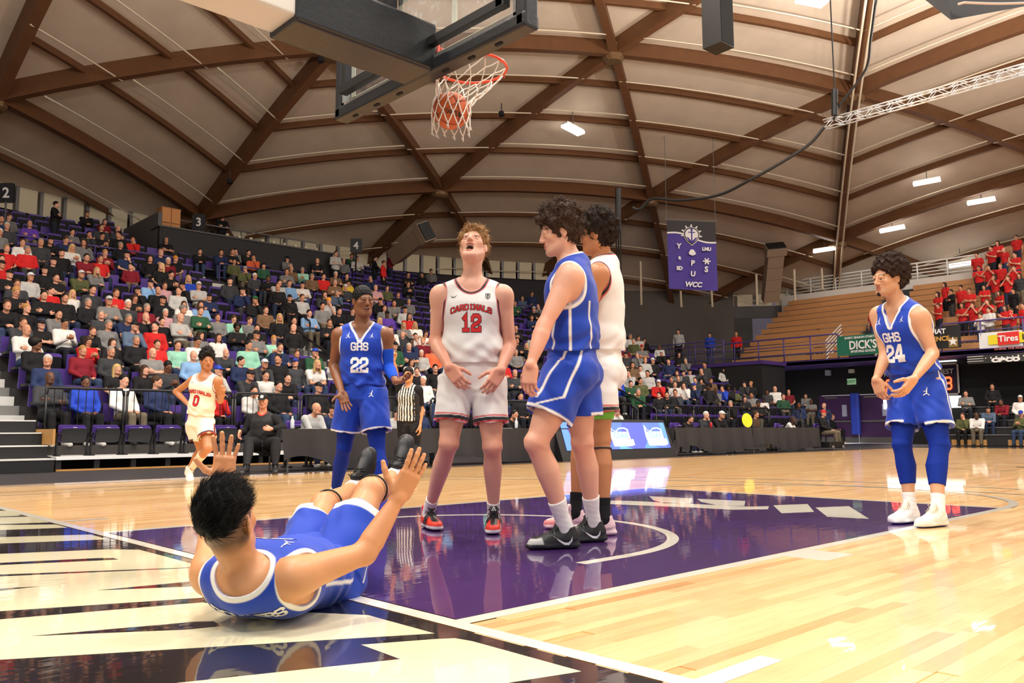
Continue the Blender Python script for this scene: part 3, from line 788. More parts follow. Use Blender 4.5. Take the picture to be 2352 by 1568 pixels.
    def skin(s, skin, hair, root, hbody=.007, hfine=.0032, lip=None, brow=1.0, stubble=0.0, scalp=0.0, name='body', flush=0.0, eyes=True, xbox=()):
        J, k, h = s.J, s.sc, s.sc_h
        fine = []
        c = s.HP(0, .0, -.01); e = .155*h; fine.append((c-e, c+e, hfine))
        for q in 'lr':
            w = J['w'+q]; hd = unit(J['h'+q]); P = [w, w+hd*.20*k]; pn = unit(J['n'+q])
            t = np.cross(hd, pn)
            pts = np.array([w-hd*.01+t*x+pn*z for x in (-.06, .06) for z in (-.05, .05)]+[w+hd*.19*k+t*x+pn*z for x in (-.06, .06) for z in (-.05, .08)])
            fine.append((pts.min(0)-.01, pts.max(0)+.01, hfine))
        skin = np.array(skin, float); hair = np.array(hair, float); lip = skin*np.array((.80, .50, .48)) if lip is None else np.array(lip)
        def colf(V):
            C = np.tile(skin, (len(V), 1))
            n1 = np.sin(V@np.array([31., 17, 23]))*np.sin(V@np.array([-13., 29, 11]))
            C *= (1+.04*n1)[:, None]
            L = local(V, s.hc, s.HR)/h; x, y, z = L.T; ax = np.abs(x)
            if flush:                                              # ruddy joints
                for q in 'lr':
                    for jn, r in (('k', .10), ('e', .07), ('w', .16)):
                        d = np.linalg.norm(V-J[jn+q], axis=1); C = paint(C, np.exp(-(d/r)**2)*flush, skin*np.array((.92, .62, .55)))
            face = (y > .03) & (np.abs(z) < .14) & (ax < .09)
            C = paint(C, np.exp(-(((ax-.045)/.02)**2+((z+.025)/.022)**2))*face*.25, skin*np.array((1.0, .75, .70)))
            if stubble: C = paint(C, (np.clip((-.045-z)/.03, 0, 1)*(y > .0)*np.clip((.125+z)/.02, 0, 1)*(ax < .075)*(np.abs(L).max(1) < .14))*stubble, hair)
            m = s.mouth
            C = paint(C, soft(((x/.025)**2+((z+.057)/.0072)**2-1)*.006, .003)*(y > .07), lip)
            C = paint(C, soft(((x/.022)**2+((z+.0705+.042*m)/.0090)**2-1)*.006, .003)*(y > .07), lip)
            if m > .2: C = paint(C, soft(((x/(.017+.006*m))**2+((z+.065+.019*m)/(.0028+.0185*m))**2-1)*.005, .002)*((y < .098) & (y > .03)), (.05, .008, .008))
            else: C = paint(C, soft(((x/.0225)**2+((z+.0632)/.0016)**2-1)*.003, .0015)*(y > .08), skin*.25)
            C = paint(C, np.exp(-(((ax-.0065)/.004)**2+((z+.042)/.0035)**2))*(y > .095)*.8, skin*.25)
            zb = .026+.006*np.sin((ax-.012)/.036*math.pi)
            C = paint(C, np.clip(1.2-np.abs(z-zb)/.0045, 0, 1)*((ax > .013) & (ax < .050) & (y > .055))*.9*brow, hair)
            C = paint(C, np.clip(1.0-np.abs(z-.0105+.25*(ax-.031)**2/.02)/.0022, 0, 1)*((ax > .016) & (ax < .047) & (y > .075))*.8, hair*.5)
            if scalp:
                d = .8*y-.6*z-.022; g = np.clip(-d/.012, 0, 1)*np.clip((z+.092)/.05, 0, 1)*(np.linalg.norm(L, axis=1) < .16)
                ear = ((ax-.079)/.016)**2+((y+.008)/.024)**2+((z+.003)/.034)**2 < 1
                C = paint(C, g*scalp*(~ear), hair)
            for q in 'lr':                                         # nails
                pass
            return C
        me, V, Q = sdf_mesh(name, s.F, hbody, colf, fine)
        o = link(name, me, root, vc_mat('skin', .42, .45, .06, 300))
        if eyes:
            for sg in (-1, 1):
                mb = MB(); c = s.HP(sg*.031, .0795, .0005); f = s.HR[1]
                mb.lathe(c, [(.0118*h*math.sin(a), .0118*h*math.cos(a)) for a in np.linspace(.02, math.pi-.02, 14)], 16, f)
                me = mb.mesh('eye', True)
                vv = np.array([v.co[:] for v in me.vertices]); L = local(vv, c, s.HR); r = np.hypot(L[:, 0], L[:, 2])/(.0118*h)
                cc = np.where((r < .24)[:, None], (.005, .005, .005), np.where((r < .52)[:, None], (.06, .03, .015), (.72, .68, .64))); cc = np.where((L[:, 1] > 0)[:, None], cc, (.7, .66, .62))
                a = me.color_attributes.new('Col', 'FLOAT_COLOR', 'POINT'); a.data.foreach_set('color', np.concatenate([cc, np.ones((len(cc), 1))], 1).astype(np.float32).ravel())
                link('eye', me, root, vc_mat('eye', .15, .5))
            if s.mouth > .2:
                m = s.mouth; mb = MB()
                mb.grid(lambda u, v: s.HP((u-.5)*.030, .0895-.012*(2*u-1)**2, -.0625-.006*v), 8, 1)
                mb.grid(lambda u, v: s.HP((u-.5)*.026, .0830-.012*(2*u-1)**2, -.0745-.030*m-.004*v), 8, 1)
                me = mb.mesh('teeth', True); link('teeth', me, root, mat('teeth', (.75, .72, .64), .3))
        return o
    def hair(s, col, root, th=.012, style='short', seed=1, nstr=600, slen=.05, srad=.0016, curl=0.0, top=0.0, name='hair', hm=.0038, hline=.024, low=.055, bump=.004, bfreq=95., puff=(0, 0, 0), strands=True, flow=(.2, .9, -.2), lift=.5):
        h = s.sc_h; R = s.HR; r = np.random.default_rng(seed); F = SDF()
        F.add(p_ell(s.HP(puff[0], -.016+puff[1], .032+top*.4+puff[2]), R, (np.array((.077, .099, .090))+np.array((th, th, th+top)))*h), .01)
        if style == 'lumpy':
            for i in range(150):
                v = unit(r.normal(size=3)); v[2] = abs(v[2])*1.0 if r.random() < .75 else v[2]*.6
                p = np.array((.077+th*.8, .099+th*.8, .090+th*.8+top))*v+np.array((puff[0], -.016+puff[1], .032+top*.4+puff[2]))
                F.add(p_ell(s.HP(*p), R, np.array((.013, .013, .015))*h*r.uniform(.7, 1.35)), .005)
        a = s.HR.T@np.array((0, .8, -.6)); F.add(p_half(a, float(np.dot(unit(a), s.hc))+hline*h), .008, '&')
        a = s.HR.T@np.array((0, .45, -.9)); F.add(p_half(a, float(np.dot(unit(a), s.hc))+low*h), .008, '&')
        for sg in (-1, 1): F.add(p_ell(s.HP(sg*.090, .002, -.018), R, np.array((.026, .027, .034))*h), .008, '-')
        base = F
        def bumpy(fn):
            return fn
        l, u = base.bounds(); o, G = base.grid(l-.02, u+.02, hm)
        n = G.shape; ax = [o[i]+hm*np.arange(n[i]) for i in range(3)]
        X, Y, Z = ax[0][:, None, None], ax[1][None, :, None], ax[2][None, None, :]
        G = G + bump*h*(np.sin(X*bfreq+2*np.sin(Y*bfreq*.7))*np.sin(Y*bfreq*1.1+2*np.sin(Z*bfreq*.6))+np.sin(Z*bfreq*.9+1.5*np.sin(X*bfreq*.8))*.7).astype(np.float32)
        V, Q = surfnet(o, G, hm); V = relax(V, Q, 1, .3)
        # loose locks over the mass
        nv = len(V); TV = []; TQ = []; off = nv
        if strands and nstr:
            e = np.cross(V[Q[:, 1]]-V[Q[:, 0]], V[Q[:, 3]]-V[Q[:, 0]]); fc = V[Q].mean(1)
            nr = e/np.maximum(np.linalg.norm(e, axis=1), 1e-9)[:, None]; L = local(fc, s.hc, R)
            L = L/h; out = (np.einsum('ij,ij->i', nr, fc-s.HP(0, -.016, .03)) > 0.02) & (((np.abs(L[:, 0])-.085)/.03)**2+((L[:, 1]+.002)/.042)**2+((L[:, 2]+.012)/.046)**2 > 1)
            ids = r.choice(np.flatnonzero(out), nstr)
            N = nr[ids]; P0 = fc[ids]-N*.006
            T1 = np.cross(N, r.normal(size=(nstr, 3))); T1 /= np.linalg.norm(T1, axis=1)[:, None]; T2 = np.cross(N, T1)
            ph = r.uniform(0, 6.28, nstr); ln = slen*h*r.uniform(.5, 1.2, nstr); seg = 7
            grow = r.uniform(.35, 1.0, nstr)
            pts = []
            fl = R.T@np.array(flow); FL = fl-N*(N@fl)[:, None]; FL /= np.maximum(np.linalg.norm(FL, axis=1), .3)[:, None]
            for i in range(seg+1):
                t = i/seg
                if curl > 0:
                    a = ph+curl*t*2*math.pi; rr = ln*.20
                    p = P0 + N*(ln*.45*t*grow)[:, None] + T1*(rr*(np.cos(a)-np.cos(ph)))[:, None] + T2*(rr*(np.sin(a)-np.sin(ph)))[:, None]
                else:
                    p = P0 + N*(ln*t*(1-.75*t)*lift*grow)[:, None] + FL*(ln*t)[:, None] + T1*(ln*t*t*.22)[:, None]
                pts.append(p)
            pts = np.array(pts)
            for i in range(seg+1):
                tg = pts[min(i+1, seg)]-pts[max(i-1, 0)]; tg /= np.maximum(np.linalg.norm(tg, axis=1), 1e-9)[:, None]
                b1 = np.cross(tg, N+.3*T2); b1 /= np.maximum(np.linalg.norm(b1, axis=1), 1e-9)[:, None]; b2 = np.cross(tg, b1)
                rad = srad*h*(1-.75*i/seg)
                for c in range(3):
                    a = 2*math.pi*c/3; TV.append(pts[i]+rad*(b1*math.cos(a)+b2*math.sin(a)))
            TV = np.array(TV).reshape(seg+1, 3, nstr, 3)
            TVf = TV.transpose(2, 0, 1, 3).reshape(-1, 3)
            k = np.arange(nstr)*(seg+1)*3
            for i in range(seg):
                for c in range(3):
                    TQ.append(np.stack([k+i*3+c, k+i*3+(c+1) % 3, k+(i+1)*3+(c+1) % 3, k+(i+1)*3+c], 1))
            V = np.concatenate([V, TVf]); Q = np.concatenate([Q]+[q+nv for q in TQ])
        col = np.array(col); var = .75+.5*(.5+.5*np.sin(V@np.array([210., 160, 190])+3*np.sin(V@np.array([60., -80, 50]))))
        C = col*var[:, None]
        if len(V) > nv: C[nv:] *= np.repeat(r.uniform(.7, 1.45, nstr), (seg+1)*3)[:, None]
        me = np_mesh(name, V, Q, C)
        return link(name, me, root, vc_mat('hair', .62, .22))
    # --- clothing
    def jersey(s, root, col, trim, e=.013, hem=-.10, neck=(.085, .10, .14), arm=(.060, .105, .125), tw=.016, trims=None, pipes=None, name='jersey', loose=.018, h=.005, vneck=False, wr=.004):
        J, k = s.J, s.sc; F = SDF()
        for p, kk in s.torso(e, loose): F.add(p, kk)
        Rc = np.array([s.cr, s.cf, s.up])
        NC = SDF(); NC.add(p_ell(J['nk']+s.cf*.040*k+s.up*.035*k, Rc, np.array(neck)*k), .01)
        if vneck: NC.add(p_caps(J['nk']+s.cf*.10*k-s.up*.04*k, J['nk']+s.cf*.13*k-s.up*.135*k, .055*k, .008*k), .03)
        AC = SDF()
        for q, sg in (('l', -1), ('r', 1)):
            d = unit(J['e'+q]-J['s'+q])
            AC.add(p_ell(J['s'+q]+s.cr*sg*.032*k-s.up*.040*k, Rc, np.array(arm)*k), .01)
            AC.add(p_caps(J['s'+q]+s.cr*sg*.03*k, J['s'+q]+d*.2*k+s.cr*sg*.02*k, .066*k*s.bulk, .058*k*s.bulk), .02)
        F2 = SDF().ext(F)
        for o in NC.ops+AC.ops: F2.ops.append((o[0], o[1], o[2], .004, '-'))
        hp = s.pc+s.up*hem*k; F2.add(p_half(-s.up, float(np.dot(-unit(s.up), hp))), .006, '&')
        l, u = F.bounds()
        tr = trims or [(0, tw, trim)]
        def field(V): return NC.at(V), AC.at(V)
        def colf(V):
            C = np.tile(np.array(col, float), (len(V), 1)); a, b = field(V); d = np.minimum(a, b) if arm[0] > .01 else a
            L = local(V, s.pc, Rc)
            for pp in (pipes or []):                         # side piping: (height from, to, forward offset from, to, colour)
                t = np.clip((L[:, 2]/k-pp[0])/(pp[1]-pp[0]), 0, 1); y = pp[2]+(pp[3]-pp[2])*t
                ang = np.arctan2(L[:, 1], np.abs(L[:, 0]))
                C = paint(C, soft(np.abs(ang-y)*.16-pp[4]*k, .003)*((L[:, 2]/k > min(pp[0], pp[1])) & (L[:, 2]/k < max(pp[0], pp[1]))), pp[5])
            for lo_, hi_, c in tr: C = paint(C, soft(np.abs(d-(lo_+hi_)/2*k)-(hi_-lo_)/2*k, .002), c)
            return C
        o, G = F2.grid(l-3*h, u+3*h, h)
        n = G.shape; ax = [o[i]+h*np.arange(n[i]) for i in range(3)]
        P = [ax[0][:, None, None]-s.pc[0], ax[1][None, :, None]-s.pc[1], ax[2][None, None, :]-s.pc[2]]
        z = (P[0]*s.up[0]+P[1]*s.up[1]+P[2]*s.up[2])/k; x = (P[0]*s.cr[0]+P[1]*s.cr[1]+P[2]*s.cr[2])/k
        y = (P[0]*s.cf[0]+P[1]*s.cf[1]+P[2]*s.cf[2])/k
        env = np.clip((.34-z)/.28, .10, 1)                      # folds grow towards the waist
        G = G + (wr*k*env*(np.sin(46*z+16*x+9*y+3*np.sin(12*x+2*z))+.7*np.sin(-31*z+40*x-12*y+2.5*np.sin(19*z))+.35*np.sin(85*z-30*x+3*np.sin(25*x)))).astype(np.float32)
        V, Q = surfnet(o, G, h); V = relax(V, Q, 1, .4)
        me = np_mesh(name, V, Q, colf(V))
        return link(name, me, root, vc_mat('jersey_cloth', .62, .3, .10, 900, sheen=.15))
    def shorts(s, root, col, e=.028, ln=.80, flare=.018, hems=(), pipes=(), waist=.06, name='shorts', h=.0055, band=None, wr=.006):
        J, k, b = s.J, s.sc, s.bulk; F = SDF()
        F.add(p_limb(s.pc-s.up*.05*k, s.pc+s.up*waist*k, s.pr, [(0, .158*k*b+e*.8, .118*k*b+e*.8), (.6, .156*k*b+e*.6, .112*k*b+e*.6), (1, .146*k*b+e*.5, .104*k*b+e*.5)], .3), .03)
        ax = {}
        for q in 'lr': F.add(s.glute(q, e*.8)[0], .04)
        for q in 'lr':
            a, kn = J['p'+q], J['k'+q]; d = unit(kn-a); L = np.linalg.norm(kn-a); w = np.cross(s.legf[q], d); end = a+d*L*(ln+.03)
            f1 = flare
            F.add(p_limb(a, end, w, [(0, .094*k*b+e, .102*k*b+e), (.5, .088*k*b+e+f1*.6, .099*k*b+e+f1*.6), (1, .080*k*b+e+f1, .094*k*b+e+f1)], .2), .010)
            ax[q] = (a, d, L)
        F.add(p_ell(s.pc-s.up*.045*k, np.array([s.pr, s.pf, s.up]), (.10*k, .095*k, .085*k)), .03)
        F.add(s.torso(.011)[0][0], .02)
        for q in 'lr': F.add(s.thigh(q, .011)[0], .006)
        F2 = SDF().ext(F)
        for q in 'lr':
            a, d, L = ax[q]; w = np.cross(s.legf[q], d)
            c = a+d*L*ln
            big = p_box(c+d*.10*k, np.array([unit(w), np.cross(unit(w), d), d]), (.20*k, .20*k, .10*k), .002)
            # cut below the hem, and hollow the leg
            F2.ops.append((big[0], big[1], big[2], .003, '-'))
            hol = p_limb(c-d*.10*k, c+d*.02*k, w, [(0, .05*k, .05*k), (.5, .070*k*b+e+flare-.01, .084*k*b+e+flare-.01), (1, .074*k*b+e+flare-.007, .088*k*b+e+flare-.007)], .3)
            F2.ops.append((hol[0], hol[1], hol[2], .006, '-'))
        top = s.pc+s.up*waist*k; F2.add(p_half(s.up, float(np.dot(unit(s.up), top))), .006, '&')
        l, u = F.bounds(); o, G = F2.grid(l-3*h, u+3*h, h); n = G.shape; g = [o[i]+h*np.arange(n[i]) for i in range(3)]
        P = [g[0][:, None, None]-s.pc[0], g[1][None, :, None]-s.pc[1], g[2][None, None, :]-s.pc[2]]
        z = (P[0]*s.up[0]+P[1]*s.up[1]+P[2]*s.up[2])/k; x = (P[0]*s.pr[0]+P[1]*s.pr[1]+P[2]*s.pr[2])/k; y = (P[0]*s.pf[0]+P[1]*s.pf[1]+P[2]*s.pf[2])/k
        G = G + (wr*k*np.clip((waist-z)*9, .15, 1)*(np.sin(40*x+30*y+7*z+2*np.sin(13*z))*.6+np.sin(23*x-36*y+19*z)*.4+.3*np.sin(70*x+55*y-20*z+2*np.sin(30*z)))).astype(np.float32)
        V, Q = surfnet(o, G, h); V = relax(V, Q, 1, .4)
        C = np.tile(np.array(col, float), (len(V), 1)); ql = np.linalg.norm(V-J['pl'], axis=1) < np.linalg.norm(V-J['pr'], axis=1)
        midl = ((V-s.pc)@s.pr) < 0
        T = np.zeros(len(V)); ANG = np.zeros(len(V)); DH = np.zeros(len(V))
        for q, msk in (('l', midl), ('r', ~midl)):
            a, d, L = ax[q]; t = (V-a)@d
            T[msk] = (t/L)[msk]; DH[msk] = (L*ln-t)[msk]
            out = s.pr*(1 if q == 'r' else -1); out = unit(out-d*np.dot(out, d)); fw = s.pf-d*np.dot(s.pf, d); fw = unit(fw-out*np.dot(fw, out))
            ANG[msk] = np.arctan2((V-a)@fw, (V-a)@out)[msk]
        for t0, t1, a0, a1, wd, c in pipes:                    # stripes: (along-leg from,to, angle from,to, half width, colour)
            t = np.clip((T-t0)/(t1-t0), 0, 1); m = (T >= t0-.005) & (T <= t1+.005)
            C = paint(C, soft(np.abs(ANG-(a0+(a1-a0)*t))*.13-wd, .003)*m, c)
        for lo_, hi_, c in hems: C = paint(C, soft(np.abs(DH-(lo_+hi_)/2)-(hi_-lo_)/2, .002), c)
        if band is not None: C = paint(C, soft((waist-.022)*k-(V-s.pc)@s.up, .003), band)
        me = np_mesh(name, V, Q, C)
        return link(name, me, root, vc_mat('jersey_cloth', .62, .3, .10, 900, sheen=.15))
    def cover(s, root, segs, col, e, name, h=.005, m=None, colf=None):
        """a close-fitting sleeve or sock: segs = list of (limb kind, side, from, to)"""
        F = SDF(); J = s.J
        for kind, q, t0, t1 in segs:
            prim = {'thigh': s.thigh, 'shin': s.shin, 'uparm': s.uparm, 'forearm': s.forearm}[kind](q, e)
            F.add(prim[0], .012)
            if kind == 'uparm' and t0 <= 0: F.add(p_ell(J['s'+q]+s.up*.004*s.sc, np.eye(3), (.060*s.sc*s.bulk+e,)*3), .04)
            if kind == 'thigh' and t1 >= 1: F.add(s.knee(q, e+.003)[0], .025)
            if kind == 'thigh' and t0 < 0: F.add(s.glute(q, e)[0], .03)
            if kind == 'shin' and t1 > 1: F.add(s.foot(q, e)[0], .02)
        kind, q, t0, t1 = segs[0]; a, b = {'thigh': ('p', 'k'), 'shin': ('k', 'a'), 'uparm': ('s', 'e'), 'forearm': ('e', 'w')}[kind]
        A, B = J[a+q], J[b+q]; d = unit(B-A)
        if t0 > 0 or kind not in ('uparm', 'thigh'): F.add(p_half(-d, float(np.dot(-d, A+(B-A)*t0))), .002, '&')
        kind, q, t0, t1 = segs[-1]; a, b = {'thigh': ('p', 'k'), 'shin': ('k', 'a'), 'uparm': ('s', 'e'), 'forearm': ('e', 'w')}[kind]
        A, B = J[a+q], J[b+q]; d = unit(B-A)
        if t1 <= 1 or kind != 'shin': F.add(p_half(d, float(np.dot(d, A+(B-A)*t1))), .002, '&')
        col = np.array(col)
        me, V, Q = sdf_mesh(name, F, h, colf or (lambda V: np.tile(col, (len(V), 1))*(1+.05*np.sin(V@np.array([40., 30, 210])))[:, None]))
        return link(name, me, root, m or vc_mat('knit', .8, .2, .12, 500))
    def shoe(s, q, root, cols, up=None, ln=.285, name='shoe', laces=True, ground=0.0, high=.055):
        """basketball shoe in its own frame: cols = dict(sole, mid, upper, toe, tongue, lace, heel)"""
        J, k = s.J, s.sc; t = unit(J['t'+q]); u = V3(0, 0, 1) if up is None else unit(up); t = unit(t-u*np.dot(t, u)); w = np.cross(t, u)   # w: right
        sgn = 1 if q == 'r' else -1
        a = J['a'+q]
        if up is None: o = np.array([a[0], a[1], ground])
        else: o = a - u*.095*k
        o = o - t*.075*k
        R = np.array([w, t, u]); P = lambda x, y, z: o+(w*x+t*y+u*z)*k
        F = SDF(); l = ln
        F.add(p_limb(P(0, .035, .018), P(-.010*sgn, l-.045, .018), w, [(0, .036*k, .018*k), (.35, .036*k, .017*k), (.7, .050*k, .017*k), (1, .040*k, .017*k)], 2.2), .01)      # sole
        F.add(p_ell(P(-.006*sgn, .205, .036), R, np.array((.045, .075, .034))*k), .012)               # toe box
        F.add(p_ell(P(0, .13, .055), R, np.array((.040, .085, .042))*k), .02)                          # vamp
        F.add(p_ell(P(0, .055, .055), R, np.array((.037, .050, .050))*k), .02)                         # heel counter
        F.add(p_limb(P(0, .062, .05), P(0, .070, .085+high), w, [(0, .040*k, .046*k), (1, .040*k, .045*k)], .4), .015)                                               # collar
        F.add(p_caps(P(0, .13, .085), P(0, .112, .115+high*.9), .024*k, .020*k), .014)                  # tongue
        F.add(p_half(-u, float(np.dot(-u, o))), .004, '&')
        top = P(0, .07, .080+high); n = unit(u*.95-t*.25)
        cut = p_ell(P(0, .066, .115+high), R, np.array((.034, .037, .05))*k); F.add(cut, .004, '-')
        c = {kk: np.array(v) for kk, v in cols.items()}
        def colf(V):
            L = local(V, o, R)/k; x, y, z = L.T; C = np.tile(c['upper'], (len(V), 1))
            C = paint(C, soft(.205-y+.25*(z-.03), .004)*(z > .02), c.get('toe', c['upper']))
            C = paint(C, soft(y-.035, .004), c.get('heel', c['upper']))
            C = paint(C, soft(np.abs(x)-.022, .003)*((y > .085) & (z > .058+np.maximum(0, .17-y)*.15)), c.get('tongue', c['upper']))
            C = paint(C, soft(z-.030-.010*np.clip((.06-y)/.06, 0, 1), .002), c.get('mid', c['sole']))
            C = paint(C, soft(z-.011, .002), c['sole'])
            return C
        me, V, Q = sdf_mesh(name, F, .0040, colf)
        sh = link(name, me, root, vc_mat('shoe_leather', .45, .45, .05, 400))
        if 'mark' in c:
            for sg in (-1, 1): swoosh(sh, P(sg*.10, .105, .052), t*(1 if sg*1 > 0 else 1), unit(u+t*.25), w*sg, .105*k, tuple(c['mark']), 'check_mark')
        if laces:
            mb = MB()
            for i in range(5):
                y = .150-.0125*i*1.2+.02; z = .090+.0095*i
                for sg in (-1, 1):
                    pts = [P(sg*.026, y, z-.012), P(sg*.014, y-.004, z+.002), P(0, y-.008, z+.006), P(-sg*.014, y-.012, z+.004), P(-sg*.026, y-.016, z-.008)]
                    mb.tube(pts, .0028*k, 6)
            for sg in (-1, 1):
                mb.tube([P(0, .105, .137), P(sg*.02, .115, .150), P(sg*.035, .125, .135), P(sg*.02, .118, .128), P(0, .107, .134)], .0024*k, 6)
                mb.tube([P(0, .105, .137), P(sg*.022, .125, .125), P(sg*.040, .140, .095)], .0022*k, 6)
            mb.build('laces', mat('lace_%d' % int(1000*float(c['lace'][0])), tuple(c['lace']), .8), sh, True)
        return sh, P

# ---- block lettering, stroked on a 4x6 cell with clipped corners and slab ends
GLY = {
 'G': [[(4, 4.6), (4, 5.2), (3.2, 6), (.8, 6), (0, 5.2), (0, .8), (.8, 0), (3.2, 0), (4, .8), (4, 2.7), (2.3, 2.7)]],
 'H': [[(0, 0), (0, 6)], [(4, 0), (4, 6)], [(0, 3), (4, 3)]], 'S': [[(4, 4.7), (4, 5.2), (3.2, 6), (.8, 6), (0, 5.2), (0, 3.9), (.8, 3.1), (3.2, 3.1), (4, 2.3), (4, .8), (3.2, 0), (.8, 0), (0, .8), (0, 1.4)]],
 'C': [[(4, 4.5), (4, 5.2), (3.2, 6), (.8, 6), (0, 5.2), (0, .8), (.8, 0), (3.2, 0), (4, .8), (4, 1.5)]],
 'A': [[(-.2, 0), (1.6, 6), (2.4, 6), (4.2, 0)], [(.7, 2), (3.3, 2)]], 'R': [[(.2, 0), (.2, 6), (3.2, 6), (4, 5.2), (4, 3.8), (3.2, 3), (.2, 3)], [(2.2, 3), (4.1, 0)]],
 'D': [[(.2, 0), (.2, 6), (3, 6), (4, 5), (4, 1), (3, 0), (.2, 0)]], 'I': [[(2, 0), (2, 6)]], 'N': [[(0, 0), (0, 6)], [(.1, 6), (3.9, 0)], [(4, 0), (4, 6)]], 'L': [[(.3, 6), (.3, 0), (4, 0), (4, 1.3)]],
 'O': [[(.8, 0), (0, .8), (0, 5.2), (.8, 6), (3.2, 6), (4, 5.2), (4, .8), (3.2, 0), (.8, 0)]], 'T': [[(2, 0), (2, 6)], [(0, 4.8), (0, 6), (4, 6), (4, 4.8)]],
 'E': [[(4, 4.7), (4, 6), (.3, 6), (.3, 0), (4, 0), (4, 1.3)], [(.3, 3), (2.8, 3)]],
 '1': [[(.9, 4.9), (2, 6), (2, 0)], [(.7, 0), (3.3, 0)]], '2': [[(0, 4.3), (0, 5.2), (.8, 6), (3.2, 6), (4, 5.2), (4, 3.9), (3.2, 3.1), (.8, 2.2), (0, 1.4), (0, 0), (4, 0), (4, 1.0)]],
 '4': [[(3, 0), (3, 6), (2.4, 6), (0, 2.2), (0, 1.5), (4.2, 1.5)], [(1.8, 0), (4.0, 0)]], '0': [[(.8, 0), (0, .8), (0, 5.2), (.8, 6), (3.2, 6), (4, 5.2), (4, .8), (3.2, 0), (.8, 0)]],
 '3': [[(0, 4.8), (0, 5.2), (.8, 6), (3.2, 6), (4, 5.2), (4, 3.9), (3.2, 3.1), (1.4, 3.1)], [(3.2, 3.1), (4, 2.3), (4, .8), (3.2, 0), (.8, 0), (0, .8), (0, 1.2)]],
 'P': [[(.3, 0), (.3, 6), (3.2, 6), (4, 5.2), (4, 3.6), (3.2, 2.8), (.3, 2.8)]], 'Y': [[(0, 6), (2, 3), (2, 0)], [(4, 6), (2, 3)]], 'M': [[(0, 0), (0, 6)], [(0, 6), (2, 2.6)], [(2, 2.6), (4, 6)], [(4, 6), (4, 0)]], 'U': [[(0, 6), (0, .8), (.8, 0), (3.2, 0), (4, .8), (4, 6)]], 'W': [[(-.3, 6), (.9, 0), (2, 4.6), (3.1, 0), (4.3, 6)]], 'K': [[(.2, 0), (.2, 6)], [(4, 6), (.6, 2.6)], [(1.6, 3.6), (4.1, 0)]],
}
SLAB = {'H': [(0, 0), (0, 6), (4, 0), (4, 6)], 'A': [(-.2, 0), (4.2, 0)], 'R': [(.2, 0), (4.1, 0)], 'I': [(2, 0), (2, 6)], 'N': [(0, 0), (0, 6), (4, 6)], 'T': [(2, 0)], 'L': [(.3, 6)], 'P': [(.3, 0)], 'K': [(.2, 0), (.2, 6), (4.1, 0), (4, 6)]}
def glyph_quads(ch, w, slab=True):
    """list of convex polygons (2-D) covering the letter, stroke half-width w in cell units"""
    out = []
    for pl in GLY.get(ch, []):
        P = [np.array(p, float) for p in pl]; n = len(P); closed = np.allclose(P[0], P[-1]) and n > 3
        L = []; Rr = []
        for i in range(n):
            if closed and i in (0, n-1): d0 = unit(P[-1]-P[-2]); d1 = unit(P[1]-P[0])
            else:
                d0 = unit(P[i]-P[i-1]) if i > 0 else unit(P[1]-P[0]); d1 = unit(P[i+1]-P[i]) if i < n-1 else d0
            nn = unit(np.array([-(d0+d1)[1], (d0+d1)[0]])) if np.linalg.norm(d0+d1) > 1e-6 else np.array([-d0[1], d0[0]])
            c = max(.45, float(nn@np.array([-d0[1], d0[0]])))
            e = 0 if closed or 0 < i < n-1 else (-w*.0 if i == 0 else w*.0)
            ext = -d1*w*.9 if (i == 0 and not closed) else (d0*w*.9 if (i == n-1 and not closed) else 0)
            L.append(P[i]+nn*w/c+ext); Rr.append(P[i]-nn*w/c+ext)
        for i in range(n-1): out.append([L[i], L[i+1], Rr[i+1], Rr[i]])
    if slab:
        for x, y in SLAB.get(ch, []):
            yy = y+(w*.35 if y < 3 else -w*.35)
            out.append([np.array(q) for q in ((x-w*1.75, yy-w*.62-.0), (x+w*1.75, yy-w*.62), (x+w*1.75, yy+w*.62), (x-w*1.75, yy+w*.62))])
    return out
def lettering(text, place, cell=(4, 6), gap=2.0, w=.62, slab=True, sub=3):
    """place(u, v) -> 3-D point; u runs along the text in cell units from its centre, v up from the base line"""
    mb = MB(); tot = len(text)*cell[0]+(len(text)-1)*gap; x0 = -tot/2
    for i, ch in enumerate(text):
        for q in glyph_quads(ch, w, slab):
            a, b, c, d = [p+np.array([x0+i*(cell[0]+gap), 0]) for p in q]
            nu = max(1, int(np.ceil(np.linalg.norm(b-a)/1.2))); nv = max(1, int(np.ceil(np.linalg.norm(d-a)/1.2)))
            mb.grid(lambda u, v: place(*((a*(1-u)+b*u)*(1-v)+(d*(1-u)+c*u)*v)), nu, nv)
    return mb
def drape(obj, org, right, up, scale, lift=.0025, arc=0.0, toward=None, sx=1.0):
    """returns place(u, v): point (u, v)*scale in the plane at org laid along the surface of obj"""
    me = obj.data; bvh = BVHTree.FromPolygons([v.co[:] for v in me.vertices], [p.vertices[:] for p in me.polygons])
    r = unit(right); u = unit(up-r*np.dot(up, r)); n = unit(np.cross(r, u)) if toward is None else unit(toward)
    last = [0.0]
    def place(a, b, lf=lift):
        y = b - arc*a*a; p = org + r*a*scale*sx + u*y*scale
        hit = bvh.ray_cast(Vector(p+n*.35), Vector(-n))
        if hit[0] is None: return p+n*last[0]
        q = np.array(hit[0]); last[0] = float((q-p)@n)
        return q+n*lf
    return place
